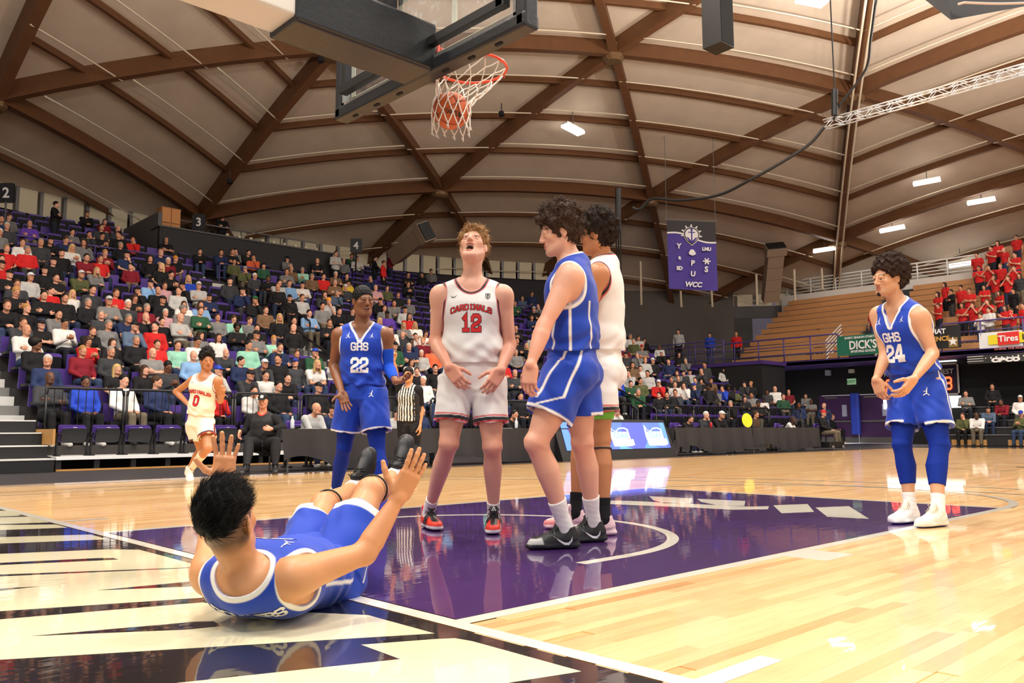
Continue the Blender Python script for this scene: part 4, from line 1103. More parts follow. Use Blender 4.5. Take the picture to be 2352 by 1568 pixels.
# ---------------------------------------------------------------- text set flat on a surface
def words(txt, org, right, up, size, m, parent, name='lettering', bold=0.0, align='CENTER', th=.002, shear=0.0, sx=1.0, spacing=1.0, **kw):
    cu = bpy.data.curves.new(name, 'FONT'); cu.body = txt; cu.size = size; cu.align_x = align; cu.offset = bold; cu.extrude = th; cu.shear = shear; cu.space_character = spacing
    cu.resolution_u = 3
    o = bpy.data.objects.new(name, cu); COL.objects.link(o); bpy.context.view_layer.update()
    me = bpy.data.meshes.new_from_object(o.evaluated_get(bpy.context.evaluated_depsgraph_get())); bpy.data.objects.remove(o); bpy.data.curves.remove(cu)
    r = unit(right); u = unit(up-r*np.dot(up, r)); n = np.cross(r, u); me.name = name
    v = np.empty(len(me.vertices)*3); me.vertices.foreach_get('co', v); v = v.reshape(-1, 3); v[:, 0] *= sx
    me.vertices.foreach_set('co', (V3(org)+v[:, :1]*r+v[:, 1:2]*u+v[:, 2:]*n).astype(np.float32).ravel()); me.update()
    me.materials.clear()
    return link(name, me, parent, m, **kw)
def plate(P, th, n): return MB().poly(P, th, n)
Z = V3(0, 0, 1)

# ---------------------------------------------------------------- basketball hoop
M_PAD = mat('black_pad_vinyl', lin(30, 31, 34), .38, bump=.15, bscale=30)
M_RIM = mat('orange_rim', lin(236, 74, 40), .35)
M_NET = mat('white_net_cord', lin(236, 232, 222), .8)
def glass_mat():
    m, nt, b = new_mat('backboard_glass'); b.inputs['Base Color'].default_value = (.93, .95, .94, 1); b.inputs['Roughness'].default_value = .02
    b.inputs['IOR'].default_value = 1.45; b.inputs['Alpha'].default_value = .22; b.inputs['Specular IOR Level'].default_value = .6
    tc = nt.nodes.new('ShaderNodeTexCoord'); n = nt.nodes.new('ShaderNodeTexNoise'); n.inputs['Scale'].default_value = 9; n.inputs['Detail'].default_value = 3; n.inputs['Distortion'].default_value = 1.5
    nt.links.new(tc.outputs['Object'], n.inputs['Vector'])
    r = nt.nodes.new('ShaderNodeValToRGB'); r.color_ramp.elements[0].position = .58; r.color_ramp.elements[0].color = (.10, .10, .10, 1); r.color_ramp.elements[1].position = .72; r.color_ramp.elements[1].color = (.42, .42, .42, 1)
    nt.links.new(n.outputs['Fac'], r.inputs['Fac']); nt.links.new(r.outputs['Color'], b.inputs['Alpha'])
    return m
def build_hoop():
    t = empty('basketball_hoop', (0, 1.2, 0), 'basketball backboard with black padding, orange rim and white net on a padded arm', 'hoop')
    Y0, Y1 = 1.185, 1.215; zb, zt, hw = 2.90, 3.97, .915
    MB().bb((-hw+.04, Y0, zb+.03), (hw-.04, Y1, zt-.02)).build('backboard_glass', glass_mat(), t)
    fr = MB()
    for x in (-hw+.02, hw-.02): fr.bb((x-.03, Y0-.03, zb), (x+.03, Y1-.008, zt))
    fr.bb((-hw, Y0-.03, zt-.05), (hw, Y1-.008, zt)); fr.bb((-hw, Y0-.03, zb), (hw, Y1-.008, zb+.05)); fr.build('backboard_frame', mat('aluminium', lin(190, 190, 188), .35, .7), t)
    wl = MB(); y = Y1+.001
    for x0, x1, z0, z1 in ((-.305, .305, 3.05, 3.10), (-.305, .305, 3.46, 3.51), (-.305, -.255, 3.05, 3.51), (.255, .305, 3.05, 3.51), (-hw+.05, -hw+.10, zb+.05, zt-.05), (hw-.10, hw-.05, zb+.05, zt-.05), (-hw+.05, hw-.05, zb+.05, zb+.10)):
        wl.bb((x0, y, z0), (x1, y+.003, z1))
    wl.build('target_lines', mat('target_white', lin(232, 236, 214), .5), t)
    pd = MB(); w = .045                                                             # U-shaped edge pad: bottom and 40 cm up each side
    pd.rbox((0, 1.200, zb-.012), (hw+.05, .058, .045), .02, axis=0)
    for s in (-1, 1): pd.rbox((s*(hw+.012), 1.200, zb+.19), (.04, .058, .24), .02, axis=2)
    pad = pd.build('edge_pad', M_PAD, t, bevel=.008)
    for x in (-.78, -.52, -.26, .22, .46, .70): MB().rbox((x, 1.200, zb-.0585), (.030, .012, .003), .011, axis=2).build('pad_slot', mat('slot_black', (.004, .004, .004), .9), pad)
    bar = MB()
    bar.bar((-.84, 1.13, 3.02), (.84, 1.13, 3.02), .05, .05); bar.bar((-.84, 1.13, 3.02), (-.02, 1.12, 3.02), .06, .06)
    for s in (-1, 1): bar.bar((s*.80, 1.13, 3.0), (s*.80, 1.13, 3.85), .05, .05, (0, 1, 0))
    bar.bar((-.80, 1.12, 3.60), (.80, 1.12, 3.60), .05, .05)
    bar.build('mount_bar', M_BLACK, t)
    for s in (-1, 1):
        cl = MB(); cl.bb((s*.80-.03, 1.13, 3.0), (s*.80+.03, 1.165, 3.05)); cl.build('clamp', mat('dark_bracket', lin(40, 40, 42), .4, .5), t); cl = MB(); cl.bb((s*.28-.04, 1.06, 3.30), (s*.28+.04, 1.16, 3.80)); cl.tube([(s*.28, 1.02, 3.34), (s*.28, 1.02, 3.37)], .05, 12)
        cl.bar((s*.28, 1.0, 3.30), (s*.22, .95, 3.9), .03, .03, (1, 0, 0)); cl.build('bracket', mat('dark_bracket', lin(40, 40, 42), .4, .5), t)
    ap = MB(); ap.rbox((0, .70, 3.005), (.155, .48, .155), .025, axis=1, seg=4); ap.build('arm_pad', M_PAD, t, bevel=.012)
    ar = MB(); ar.rbox((0, -1.1, 3.02), (.14, 1.42, .14), .02, axis=1); ar.rbox((0, -2.6, 1.6), (.16, .14, 1.5), .02, axis=2); ar.build('support_arm', M_WHITE, t)
    MB().rbox((0, -3.1, .25), (.7, 1.0, .25), .05, axis=2).build('base', M_PAD, t)
    # rim and its plate
    rc = V3(0, 1.594, 3.05); rm = MB()
    rm.tube([rc+V3(.2365*math.cos(a), .2365*math.sin(a), 0) for a in np.linspace(0, 2*math.pi, 49)[:-1]], .0095, 8, True)
    rm.bb((-.10, 1.215, 3.035), (.10, 1.40, 3.05)); rm.bb((-.115, 1.215, 2.94), (.115, 1.235, 3.06))
    for s in (-1, 1): rm.bar((s*.09, 1.235, 2.96), (s*.10, 1.39, 3.035), .012, .03); rm.poly([(s*.09, 1.235, 3.03), (s*.13, 1.40, 3.04), (s*.09, 1.40, 3.04)], .006)
    for k in range(12):
        a = math.pi*(k/12*2)+.2; p = rc+V3(.2365*math.cos(a), .2365*math.sin(a), -.016); rm.tube([p+V3(0, 0, .01), p+V3(.008, 0, -.006), p+V3(0, 0, -.012)], .003, 5)
    rim = rm.build('rim', M_RIM, t, True)
    MB().bb((-.02, 1.236, 2.945), (.02, 1.26, 2.99)).build('rim_spring', M_BLACK, rim)
    # net, swung to the near side and bulged round the ball
    ball = at(1036, 254, 5.46); nm = MB(); K = 12; rows = 7
    def npt(k, r, half):
        a = 2*math.pi*(k+.5*half)/K + .2; f = r/(rows-1)
        R = .232*(1-f)**.8*.62+.118+.02*math.sin(2.2*f*3); R = .232 if r == 0 else max(.125, .232-.115*min(1, f*1.7))
        c = rc*(1-min(1, f*1.5)) + V3(ball[0], ball[1], 0)*min(1, f*1.5); c = V3(c[0], c[1], 3.04-.435*f)
        p = c+V3(R*math.cos(a), R*math.sin(a), (.014*math.sin(3*a+r) if r else 0))
        d = p-ball
        if np.linalg.norm(d) < .128: p = ball+unit(d)*.128
        return p
    def cord(p, q, sag=.0, r=.0042):
        m = (p+q)/2; d = m-ball; n = np.linalg.norm(d)
        if n < .130: m = ball+d/n*.130
        nm.tube([p, m+V3(0, 0, -sag), q], r, 5, cap=False)
    for r in range(rows-1):
        for k in range(K):
            h0 = r % 2; p = npt(k, r, h0)
            if h0 == 0: qs = (npt(k, r+1, 1), npt(k-1, r+1, 1))
            else: qs = (npt(k, r+1, 0), npt(k+1, r+1, 0))
            for q in qs: cord(p, q, .006)
    for k in range(K):
        p = npt(k, rows-1, (rows-1) % 2); nm.tube([p, p+V3(.01*math.cos(k), .012, -.03), p+V3(.0, -.008, -.012)], .0045, 5)
    tag(nm.build('net', M_NET, t, True), kind='stuff')
    # ball
    b = empty('basketball', ball, 'orange basketball dropping through the net', 'ball')
    s = MB(); rb = .1215
    s.lathe(ball, [(rb*math.sin(a), rb*math.cos(a)) for a in np.linspace(.02, math.pi-.02, 40)], 56)
    ob = s.build('cover', mat('orange_ball_leather', lin(206, 96, 44), .5, noise=.12, nscale=90, bump=.25, bscale=900), b, True)
    ax = unit(CAM_R*.9+CAM_U*.25+CAM_D*.2); a2 = unit(np.cross(ax, -CAM_D)); a3 = np.cross(ax, a2); sm = MB()
    def circ(n, off=0.0, cnt=64):
        n = unit(n); e1 = unit(np.cross(n, ax+.01*a2) if abs(n@ax) < .9 else np.cross(n, a2)); e2 = np.cross(n, e1); rr = math.sqrt(rb*rb-off*off)
        return [ball+n*off+rr*(e1*math.cos(t)+e2*math.sin(t)) for t in np.linspace(0, 2*math.pi, cnt+1)[:-1]]
    for c in (circ(unit(a2+.25*ax)), circ(ax+.2*a3), circ(a3, .055), circ(a3, -.055)): sm.tube(c, .0021, 5, True)
    sm.build('seam', mat('seam_black', (.01, .01, .01), .6), b, True)
    # maker's script, upside down on the ball
    r = -CAM_R*.95+CAM_U*.12; u = -CAM_U
    w = words('Wilson', ball-CAM_D*.14+CAM_R*.036-CAM_U*.030, r, u, .046, mat('seam_black', (.01, .01, .01), .6), b, 'lettering', .0012, 'CENTER', 0, .25, sx=.85)
    v = [vv.co.copy() for vv in w.data.vertices]
    for vv in w.data.vertices:
        d = np.array(vv.co)-ball; q = d - CAM_D*(d@CAM_D); l = min(.999, np.linalg.norm(q)/rb); vv.co = tuple(ball+q-CAM_D*math.sqrt(max(0, (rb+.0012)**2-(q@q))))
build_hoop()

# ---------------------------------------------------------------- overhead: lights, speaker, truss, cable, banner, ducts
M_LED = mat('lit_led', (1, .98, .94), .4, emit=(1.0, .96, .90), estr=14)
def tube_light(px0, py0, px1, py1, D, label, w=.30):
    a, b = domehit(px0, py0, .75), domehit(px1, py1, .75); c = (a+b)/2; t = empty('light_fixture', c, label, 'light')
    MB().bar(a, b, w, .10).build('lamp', M_LED, t); MB().bar(a+Z*.09, b+Z*.09, w*.8, .08).build('housing', M_WHITE, t)
    MB().bar(c+Z*.10, dome(c[0], c[1]), .03, .03, (1, 0, 0)).build('hanger', M_BEAMGREY, t)
tube_light(1297, 287, 1335, 307, 26, 'rectangular LED light below the ceiling left of the hanging black speaker', .42)
tube_light(1835, -4, 1895, 8, 19, 'LED light cut by the top edge of the frame', .5)
tube_light(2098, 424, 2160, 412, 29, 'slim LED strip light, upper of the two beside the right-hand ceiling beams')
tube_light(2222, 468, 2286, 457, 29, 'slim LED strip light nearest the right edge of the frame')
tube_light(2021, 532, 2078, 521, 31, 'slim LED strip light above the afro-haired player')
tube_light(1868, 578, 1920, 570, 33, 'lowest slim LED strip light, left of the long ceiling pipes')
tube_light(2180, 612, 2232, 604, 42, 'slim LED strip light over the white rail behind the red-shirted students')

t = empty('hanging_speaker', at(1648, 50, 13), 'black hanging speaker column against the timber ceiling', 'speaker')
c = at(1648, 45, 13); rr = unit(CAM_R*.75+CAM_D*.65); rr[2] = 0; rr = unit(rr); ff = np.cross(rr, Z)
MB().box(c, (.17, .17, .47), (rr, ff, Z)).build('cabinet', mat('speaker_black', lin(26, 26, 28), .35), t)
MB().box(c-ff*.172*(1 if ff@CAM_D > 0 else -1)*1.0, (.155, .004, .45), (rr, ff, Z)).build('grille', mat('grille_black', lin(18, 18, 19), .8), t)
MB().bar(c+Z*.45, V3(c[0], c[1], dome(c[0], c[1])[2]), .02, .02, (1, 0, 0)).build('hanger', M_BLACK, t)
t = empty('center_scoreboard', at(2230, 10, 14), 'dark corner of the hanging centre scoreboard, cut by the top right of the frame', 'scoreboard')
a, b, c = at(2110, -12, 13.6), at(2184, 46, 13.2), at(2420, 2, 14.2)
P = [a, b, c, c+Z*2.2, b+Z*2.2, a+Z*2.2]
MB().add([a, b, c, a+Z*2.4, b+Z*2.4, c+Z*2.4], [(0, 1, 2), (0, 1, 4, 3), (1, 2, 5, 4), (2, 0, 3, 5), (3, 4, 5)]).build('cabinet', mat('scoreboard_black', lin(28, 26, 30), .5), t)
MB().tube([at(2200, 10+2*k*k*.15, 13.18) for k in (0,)]+[at(2215+28*k, 6+2.6*math.sin(k*.55), 13.15+.07*k) for k in range(8)], .02, 5).build('emblem_stripe', mat('emblem_cream', lin(210, 190, 180), .5), t)
# lighting truss
t = empty('lighting_truss', at(2120, 215, 23), 'silver lattice truss hanging below the ceiling on the right', 'truss')
A, B = at(1893, 287, 23.5), at(2420, 140, 21.0); d = unit(B-A); s_ = unit(np.cross(d, Z)); up = np.cross(s_, d)
ch = [up*.11+s_*.11, up*.11-s_*.11, -up*.11+s_*.11, -up*.11-s_*.11]; M_TR = mat('truss_aluminium', lin(226, 228, 230), .35, .5); L = np.linalg.norm(B-A)
for q in ch: MB().tube([A+q, B+q], .020, 8).build('chord', M_TR, t, True)
n = int(L/.26)
for k in range(n):
    p, q = A+d*L*k/n, A+d*L*(k+1)/n; br = MB()
    for i, j in ((0, 1), (2, 3), (0, 2), (1, 3)): br.tube([p+ch[i], q+ch[j]] if k % 2 else [p+ch[j], q+ch[i]], .011, 5)
    br.build('brace', M_TR, t, True)
MB().tube([at(1917, 265, 23.2), at(1917, 205, 23.2)], .09, 10).build('chain_hoist', M_BLACK, t); MB().tube([at(1917, 205, 23.2), V3(*at(1917, 205, 23.2)[:2], dome(*at(1917, 205, 23.2)[:2])[2])], .02, 6).build('chain', M_BLACK, t)
def cable(pts, r, label, name='hanging_cable'):
    P = [at(*p) for p in pts]; Q = []
    for i in range(len(P)-1):
        p0, p1, p2, p3 = P[max(i-1, 0)], P[i], P[i+1], P[min(i+2, len(P)-1)]
        for u in np.linspace(0, 1, 6)[:-1]: Q.append(.5*((2*p1)+(-p0+p2)*u+(2*p0-5*p1+4*p2-p3)*u*u+(-p0+3*p1-3*p2+p3)*u**3))
    tag(MB().tube(Q+[P[-1]], r, 6).build(name, mat('black_cable', (.012, .012, .013), .6), smooth=True), label, 'cable')
cable([(1893, 292, 23.4), (1860, 330, 23.6), (1800, 370, 24), (1725, 412, 24.6), (1650, 448, 25.5), (1560, 460, 26.5), (1500, 456, 27.2), (1470, 480, 27.5), (1452, 476, 27.6)], .045, 'thick black cable drooping from the end of the silver truss')
cable([(2012, 0, 21), (2000, 90, 22), (1988, 160, 22.6), (1930, 240, 23.2), (1915, 275, 23.3)], .035, 'black cable running from the ceiling down to the truss hoist')
t = empty('hanging_winch', at(1420, 470, 28), 'black hoist and ropes hanging behind the heads of the side-on players', 'hoist')
MB().tube([at(1420, 432, 28), at(1420, 530, 28)], .10, 8).build('hoist_motor', M_BLACK, t)
for o in (-5, 0, 5): MB().tube([at(1420+o, 530, 28), at(1422+o, 700, 29.5)], .025, 5).build('rope', mat('black_cable', (.012, .012, .013), .6), t)

# conference banner
t = empty('banner', at(1588, 590, 37), 'purple conference banner with ship wheel emblem and white letters, hung below the dome', 'banner')
Dn = 37.0; TL, TR_, BLc, BRc = at(1531, 506, Dn), at(1643, 511, Dn), at(1536, 663, Dn), at(1648, 668, Dn)
nb = -unit(np.cross(TR_-TL, BLc-TL));  nb = nb if nb@CAM_D < 0 else -nb
def bp(u, v, lift=0.0): return (TL*(1-u)+TR_*u)*(1-v)+(BLc*(1-u)+BRc*u)*v + nb*(.05*math.sin(u*7+v)*(.3+v)+lift)
wv = lambda u: .17+.105*u-.03*math.sin(u*6)
MB().grid(lambda u, v: bp(u, v), 20, 20).build('purple_field', mat('banner_purple', lin(66, 48, 140), .7), t, True)
MB().grid(lambda u, v: bp(u, wv(u)*v, .02), 20, 4).build('charcoal_field', mat('banner_charcoal', lin(44, 42, 46), .7), t, True)
MB().grid(lambda u, v: bp(u, wv(u)+.024*v, .025), 20, 1).build('white_stripe', mat('banner_white', lin(228, 226, 228), .7), t, True)
M_BW = mat('banner_white', lin(228, 226, 228), .7); M_BD = mat('banner_charcoal', lin(44, 42, 46), .7); M_BP = mat('banner_purple', lin(66, 48, 140), .7)
def bpoly(P, lift, m, name): MB().poly([bp(x, y, lift) for x, y in P], .01, nb).build(name, m, t)
cx, cy = .50, .19
sh = [(cx+.165*math.cos(a), cy+.115*math.sin(a)) for a in np.linspace(math.radians(160), math.radians(380), 16)]+[(cx, cy+.17)]
sh = [(cx+.17*math.cos(a), cy-.0-.110*math.sin(a)) for a in np.linspace(math.radians(-20), math.radians(200), 18)]+[(cx-.11, cy+.10), (cx, cy+.165), (cx+.11, cy+.10)]
bpoly(sh, .045, M_BW, 'emblem'); bpoly([(cx+(x-cx)*.93, cy+(y-cy)*.93) for x, y in sh], .06, M_BD, 'emblem'); bpoly([(cx+(x-cx)*.80, cy+(y-cy)*.80+.004) for x, y in sh], .075, M_BW, 'emblem')
for a in np.linspace(math.radians(-10), math.radians(190), 7):
    p, q = (cx+.15*math.cos(a), cy-.10*math.sin(a)), (cx+.22*math.cos(a), cy-.145*math.sin(a)); w = .014
    bpoly([(p[0]-w*math.sin(a), p[1]-w*.66*math.cos(a)), (q[0]-w*math.sin(a), q[1]-w*.66*math.cos(a)), (q[0]+w*math.sin(a), q[1]+w*.66*math.cos(a)), (p[0]+w*math.sin(a), p[1]+w*.66*math.cos(a))], .04, M_BW, 'emblem')
for P in ([(cx-.012, cy-.05), (cx+.012, cy-.05), (cx+.014, cy+.12), (cx-.014, cy+.12)], [(cx-.07, cy-.035), (cx+.07, cy-.035), (cx+.07, cy-.022), (cx-.07, cy-.022)], [(cx-.11, cy+.04), (cx-.07, cy+.05), (cx, cy+.105), (cx, cy+.135), (cx-.06, cy+.10)], [(cx+.11, cy+.04), (cx+.07, cy+.05), (cx, cy+.105), (cx, cy+.135), (cx+.06, cy+.10)]): bpoly(P, .09, M_BP, 'emblem')
bpoly([(cx+.026*math.cos(a), cy-.066+.017*math.sin(a)) for a in np.linspace(0, 6.28, 11)[:-1]], .09, M_BP, 'emblem')
ru, vu = unit(TR_-TL), unit(TL-BLc); Wb = np.linalg.norm(TR_-TL)
for txt, u, v, s in (('Y', .22, .405, .30), ('LMU', .79, .42, .20), ('R', .23, .565, .17), ('P', .50, .645, .32), ('SD', .22, .72, .22), ('U', .50, .80, .30), ('S', .77, .73, .34), ('WCC', .50, .955, .30)):
    words(txt, bp(u, v, .12), ru, vu, s, M_BW, t, 'lettering', .012, 'CENTER', .004, .15 if txt == 'WCC' else 0)
bpoly([(.44+.07*math.cos(a)*(1+.2*math.sin(3*a))+.06, .455+.045*math.sin(a)) for a in np.linspace(0, 6.28, 13)[:-1]], .10, M_BW, 'emblem')
for a in (0, 60, 120): 
    a = math.radians(a); bpoly([(.79+.075*math.cos(a)-.012*math.sin(a), .575+.05*math.sin(a)+.01*math.cos(a)), (.79+.075*math.cos(a)+.012*math.sin(a), .575+.05*math.sin(a)-.01*math.cos(a)), (.79-.075*math.cos(a)+.012*math.sin(a), .575-.05*math.sin(a)-.01*math.cos(a)), (.79-.075*math.cos(a)-.012*math.sin(a), .575-.05*math.sin(a)+.01*math.cos(a))], .10, M_BW, 'emblem')
MB().tube([TL-ru*.1+vu*.05, TR_+ru*.1+vu*.05], .03, 6).build('rod', M_BEAMGREY, t)
for q in (TL, TR_): MB().tube([q+vu*.05, V3(q[0], q[1], dome(q[0], q[1])[2])], .012, 5).build('rope', M_BEAMGREY, t)

# ducts with dark grilles
def duct(P0, P1, w, dpt, label, sections=4):
    t = empty('air_duct', P0, label, 'duct'); M_D = mat('duct_beige', lin(150, 130, 110), .6)
    r = unit(np.cross(P1-P0, CAM_D)); f = unit(np.cross(P1-P0, r)); L = P1-P0
    for k in range(sections): a, b = P0+L*k/sections, P0+L*(k+1)/sections; MB().box((a+b)/2, (w/2, dpt/2, np.linalg.norm(b-a)/2-.012), (r, f, L)).build('duct_section', M_D, t)
    MB().box(P1+unit(L)*.22, (w*.62, dpt*.6, .22), (r, f, L)).build('diffuser', M_D, t)
    MB().box(P1+unit(L)*.46, (w*.55, dpt*.55, .05), (r, f, L)).build('grille', mat('duct_grille', (.01, .01, .01), .6), t)
duct(at(1769, 690, 44), at(1780, 583, 42.5), .82, .5, 'beige air duct column with dark grille right of the purple banner')
duct(at(2285, 585, 44), at(2280, 530, 42.5), .95, .5, 'beige air duct behind the red-shirted students', 2)
duct(at(905, 590, 38), at(968, 540, 36), .7, .5, 'grey air duct with dark grille behind the stands', 2)
for px, y0, y1 in ((1473, 600, 700), (1565, 668, 705), (1636, 666, 705), (1739, 630, 700), (1826, 618, 690), (1889, 616, 665)):
    p = at(px, y1, 43); q = at(px-2, y0, 43); tag(MB().tube([p, q], .06, 6).build('hanger_pipe', mat('cream_pipe', lin(205, 190, 165), .5)), 'thin cream vertical pipe above the curved wall, %s' % {1473: 'leftmost, by the hanging ropes', 1565: 'under the left part of the banner', 1636: 'under the right edge of the banner', 1739: 'just left of the duct column', 1826: 'just right of the duct column', 1889: 'at the white guard rail'}[px], 'pipe', 'vertical pipes above the curved wall')

# ---------------------------------------------------------------- courtside: front chair platform, rails, tables, screen
M_SEATP = mat('purple_seat_plastic', lin(88, 62, 150), .45); M_SEATB = mat('black_seat_plastic', lin(30, 30, 33), .5); M_PLATE = mat('seat_number_plate', lin(225, 225, 230), .4)
XC = -12.05
pf = empty('seat_platform', (XC, 5.5, 0), 'low platform with white edge under the empty courtside chairs', 'platform')
MB().bb((XC-.95, 2.35, .19), (XC+.34, 8.6, .245)).build('deck', mat('pale_platform_edge', lin(236, 236, 236), .4), pf)
MB().bb((XC-.9, 2.35, 0), (XC-.8, 8.6, .19)).build('back_panel', mat('lilac_panel', lin(150, 145, 165), .5), pf)
for k in range(11): MB().bb((XC+.20, 2.40+.62*k-.045, 0), (XC+.30, 2.40+.62*k+.045, .19)).build('post', M_BLACK, pf)
MB().bb((XC+.31, 2.35, 0), (XC+.36, 8.6, .03)).build('toe_board', mat('toe_timber', lin(190, 140, 80), .5), pf)
bs = empty('bleacher_steps', (XC, .8, 0), 'black folding steps with pale treads at the left end of the courtside chairs', 'steps')
for k in range(4):
    MB().bb((XC-.3-.42*k, -.6, .22*k), (XC+.5-.42*k, 2.28, .22*k+.20)).build('step', M_BLACK, bs); MB().bb((XC-.3-.42*k, -.6, .22*k+.201), (XC+.51-.42*k, 2.28, .22*k+.222)).build('tread', mat('pale_stair', lin(205, 205, 200), .5), bs)
    MB().bb((XC+.505-.42*k, 1.0, .22*k+.08), (XC+.52-.42*k, 1.3, .22*k+.14)).build('handle', mat('brushed_bar', lin(170, 165, 165), .3, .8), bs)
MB().bb((XC-1.0, 2.29, .45), (XC+.30, 2.33, .72)).build('timber_end', mat('toe_timber', lin(190, 140, 80), .5), bs)

def arm_seat():                         # folding arena seat at the origin, facing +X, deck at z=0
    t = empty('arena_seat', (0, 0, 0))
    bk = MB(); bk.rbox((-.20, 0, .62), (.035, .215, .235), .03, (V3(1, 0, -.18), V3(0, 1, 0), V3(.18, 0, 1)), axis=0, seg=3); bk.build('seat_back', M_SEATP, t)
    pn = MB(); pn.rbox((-.05, 0, .56), (.03, .205, .20), .07, (V3(1, 0, -.30), V3(0, 1, 0), V3(.30, 0, 1)), axis=0, seg=3); p = pn.build('seat_pan', M_SEATB, t)
    MB().rbox((-.045, 0, .765), (.05, .195, .020), .018, (V3(1, 0, -.2), V3(0, 1, 0), V3(.2, 0, 1)), axis=2, seg=3).build('seat_lip', M_SEATP, p)
    MB().bb((-.010, -.03, .775), (.012, .03, .792)).build('number_plate', M_PLATE, p)
    for s in (-1, 1):
        fr = MB(); fr.bar((-.16, s*.25, 0), (-.10, s*.25, .62), .035, .05, (1, 0, 0)); fr.bb((-.22, s*.25-.02, .60), (.10, s*.25+.02, .635)); fr.bb((-.22, s*.25-.03, 0), (.02, s*.25+.03, .03))
        fr.build('standard', M_BLACK, t)
    return t
def dup(root, loc, label=None, group=None, cat=None, scale=None, rotz=0.0, col=None):
    r = root.copy(); COL.objects.link(r); r.location = tuple(loc); r.rotation_euler = (0, 0, rotz)
    if scale: r.scale = scale
    for c in root.children:
        k = c.copy(); COL.objects.link(k); k.parent = r
        if col and c.name.split('.')[0] in col: k.color = (*col[c.name.split('.')[0]], 1)
        for g in c.children:
            q = g.copy(); COL.objects.link(q); q.parent = k
    return tag(r, label, cat, group)
SEAT = arm_seat(); CH0 = True
ORD = ['leftmost', 'second', 'third', 'fourth', 'fifth', 'sixth', 'seventh', 'eighth']
for k in range(8):
    y = 2.72+.565*k; lab = '%s empty courtside folding chair %s, black underside, purple top' % (ORD[k], 'counting from the left')
    if k == 0: SEAT.location = (XC, y, .245); SEAT.scale = (1, 1, .64); tag(SEAT, lab, 'chair', 'empty courtside chairs')
    else: dup(SEAT, (XC, y, .245), lab, 'empty courtside chairs', 'chair')

def railing(name, P, h, label, m, mids=(.5,), balusters=0, r=.028, group=None, posts=True, cat='railing', rnd=True):
    """P: base points along the rail"""
    P = [V3(p) for p in P]; t = empty(name, P[0], label, cat, group)
    top = [p+Z*h for p in P]
    if rnd: top = [P[0]+Z*(h-.12)]+[top[0]+(top[1]-top[0])*.02/max(.02, np.linalg.norm(top[1]-top[0]))*2]+top[1:-1]+[top[-1]-(top[-1]-top[-2])*.04/np.linalg.norm(top[-1]-top[-2])]+[P[-1]+Z*(h-.12)]
    MB().tube(top, r, 8).build('top_rail', m, t, True)
    for f in mids: MB().tube([p+Z*h*f for p in P], r*.7, 6).build('mid_rail', m, t, True)
    if posts:
        for p in P: MB().tube([p, p+Z*(h-.02)], r*.9, 6).build('post', m, t, True)
    if balusters:
        b = MB(); n = int(np.linalg.norm(P[-1]-P[0])/balusters)
        for k in range(1, n): q = P[0]+(P[-1]-P[0])*k/n; b.tube([q+Z*.05, q+Z*(h-.01)], .008, 4, cap=False)
        tag(b.build('balusters', m, t), kind='stuff')
    return t
M_RB = mat('black_rail', lin(20, 20, 22), .4); M_RP = mat('purple_rail', lin(84, 70, 130), .45); M_RW = mat('white_rail', lin(232, 230, 226), .45)
segs = [(2.44, 3.80), (3.86, 6.0), (6.06, 7.55), (7.62, 9.1), (9.15, 10.3), (11.3, 13.2), (13.25, 15.6), (15.7, 19.5), (21.3, 22.9), (22.95, 25.1), (25.2, 28.0), (28.1, 30.6)]
for k, (a, b) in enumerate(segs):
    railing('crowd_railing', [(-12.86, a, .42), (-12.86, b, .42)], 1.06, 'black front-row railing section %s' % ['at the left end of the stand', 'before the boy in white hoodie', 'behind the running white player', 'behind the seated coach', 'behind the bald man at the table', 'behind the blue 22 player', 'behind the shouting white player', 'between the shouting and side-on players', 'behind the blue screen', 'behind the near end of the right-hand table', 'behind the laptop on the right-hand table', 'at the far end of the stand'][k], M_RB, (.12,), .13, group='black railings along the front row')
for k, (y, n0, n1) in enumerate(((10.35, 1, 8), (11.35, 7, 13), (20.1, 0, 4), (21.1, 0, 4))):
    P = [(rowX(n)+.2, y, rowZ(n)) for n in range(n0, n1, 2)]
    railing('aisle_handrail', P, .95, ['black handrail on the left side of the stepped aisle', 'black handrail high on the stepped aisle below the press box', 'black handrail on the near side of the aisle behind the blue screen', 'black handrail on the far side of the aisle behind the blue screen'][k], M_RB, (), r=.03)
XU = rowX(14)-.43
for k, (a, b) in enumerate(((-1, 9.6), (11.3, 19.0), (19.6, 31.5))):
    n = max(2, int((b-a)/2.4)); railing('upper_railing', [(XU, a+(b-a)*i/n, rowZ(14)+.0) for i in range(n+1)], 1.05, ['purple rail below the empty upper seats at the left', 'purple rail below the press box', 'purple rail behind the standing spectators in the middle of the stand'][k], M_RP, (.5, .75), r=.03)

# press box with its desks
t = empty('press_box', (-27.5, 13, 7), 'dark press box with a counter high in the stand, boxes stacked at its left end', 'press box')
MB().bb((-27.3, 9.6, 6.0), (-27.1, 17.0, 8.30)).build('front_wall', mat('press_black', lin(34, 33, 36), .7), t)
MB().bb((-27.9, 9.55, 8.30), (-27.05, 17.05, 8.36)).build('counter', mat('press_counter', lin(70, 66, 66), .5), t)
MB().bb((-31.0, 9.6, 6.0), (-27.3, 9.75, 8.9)).build('side_wall', mat('press_grey', lin(92, 88, 90), .7), t); MB().bb((-31, 9.75, 7.35), (-27.3, 17, 7.5)).build('platform', M_CONC, t)
railing('press_railing', [(-28.6, 9.9+1.8*k, 7.5) for k in range(5)], 1.55, 'grey rail standing in the press box', M_BEAMGREY, (.55,), r=.03)
t = empty('cardboard_stack', (-28.3, 10.35, 7.5), 'tan cupboard with four doors at the left end of the press box', 'cupboard')
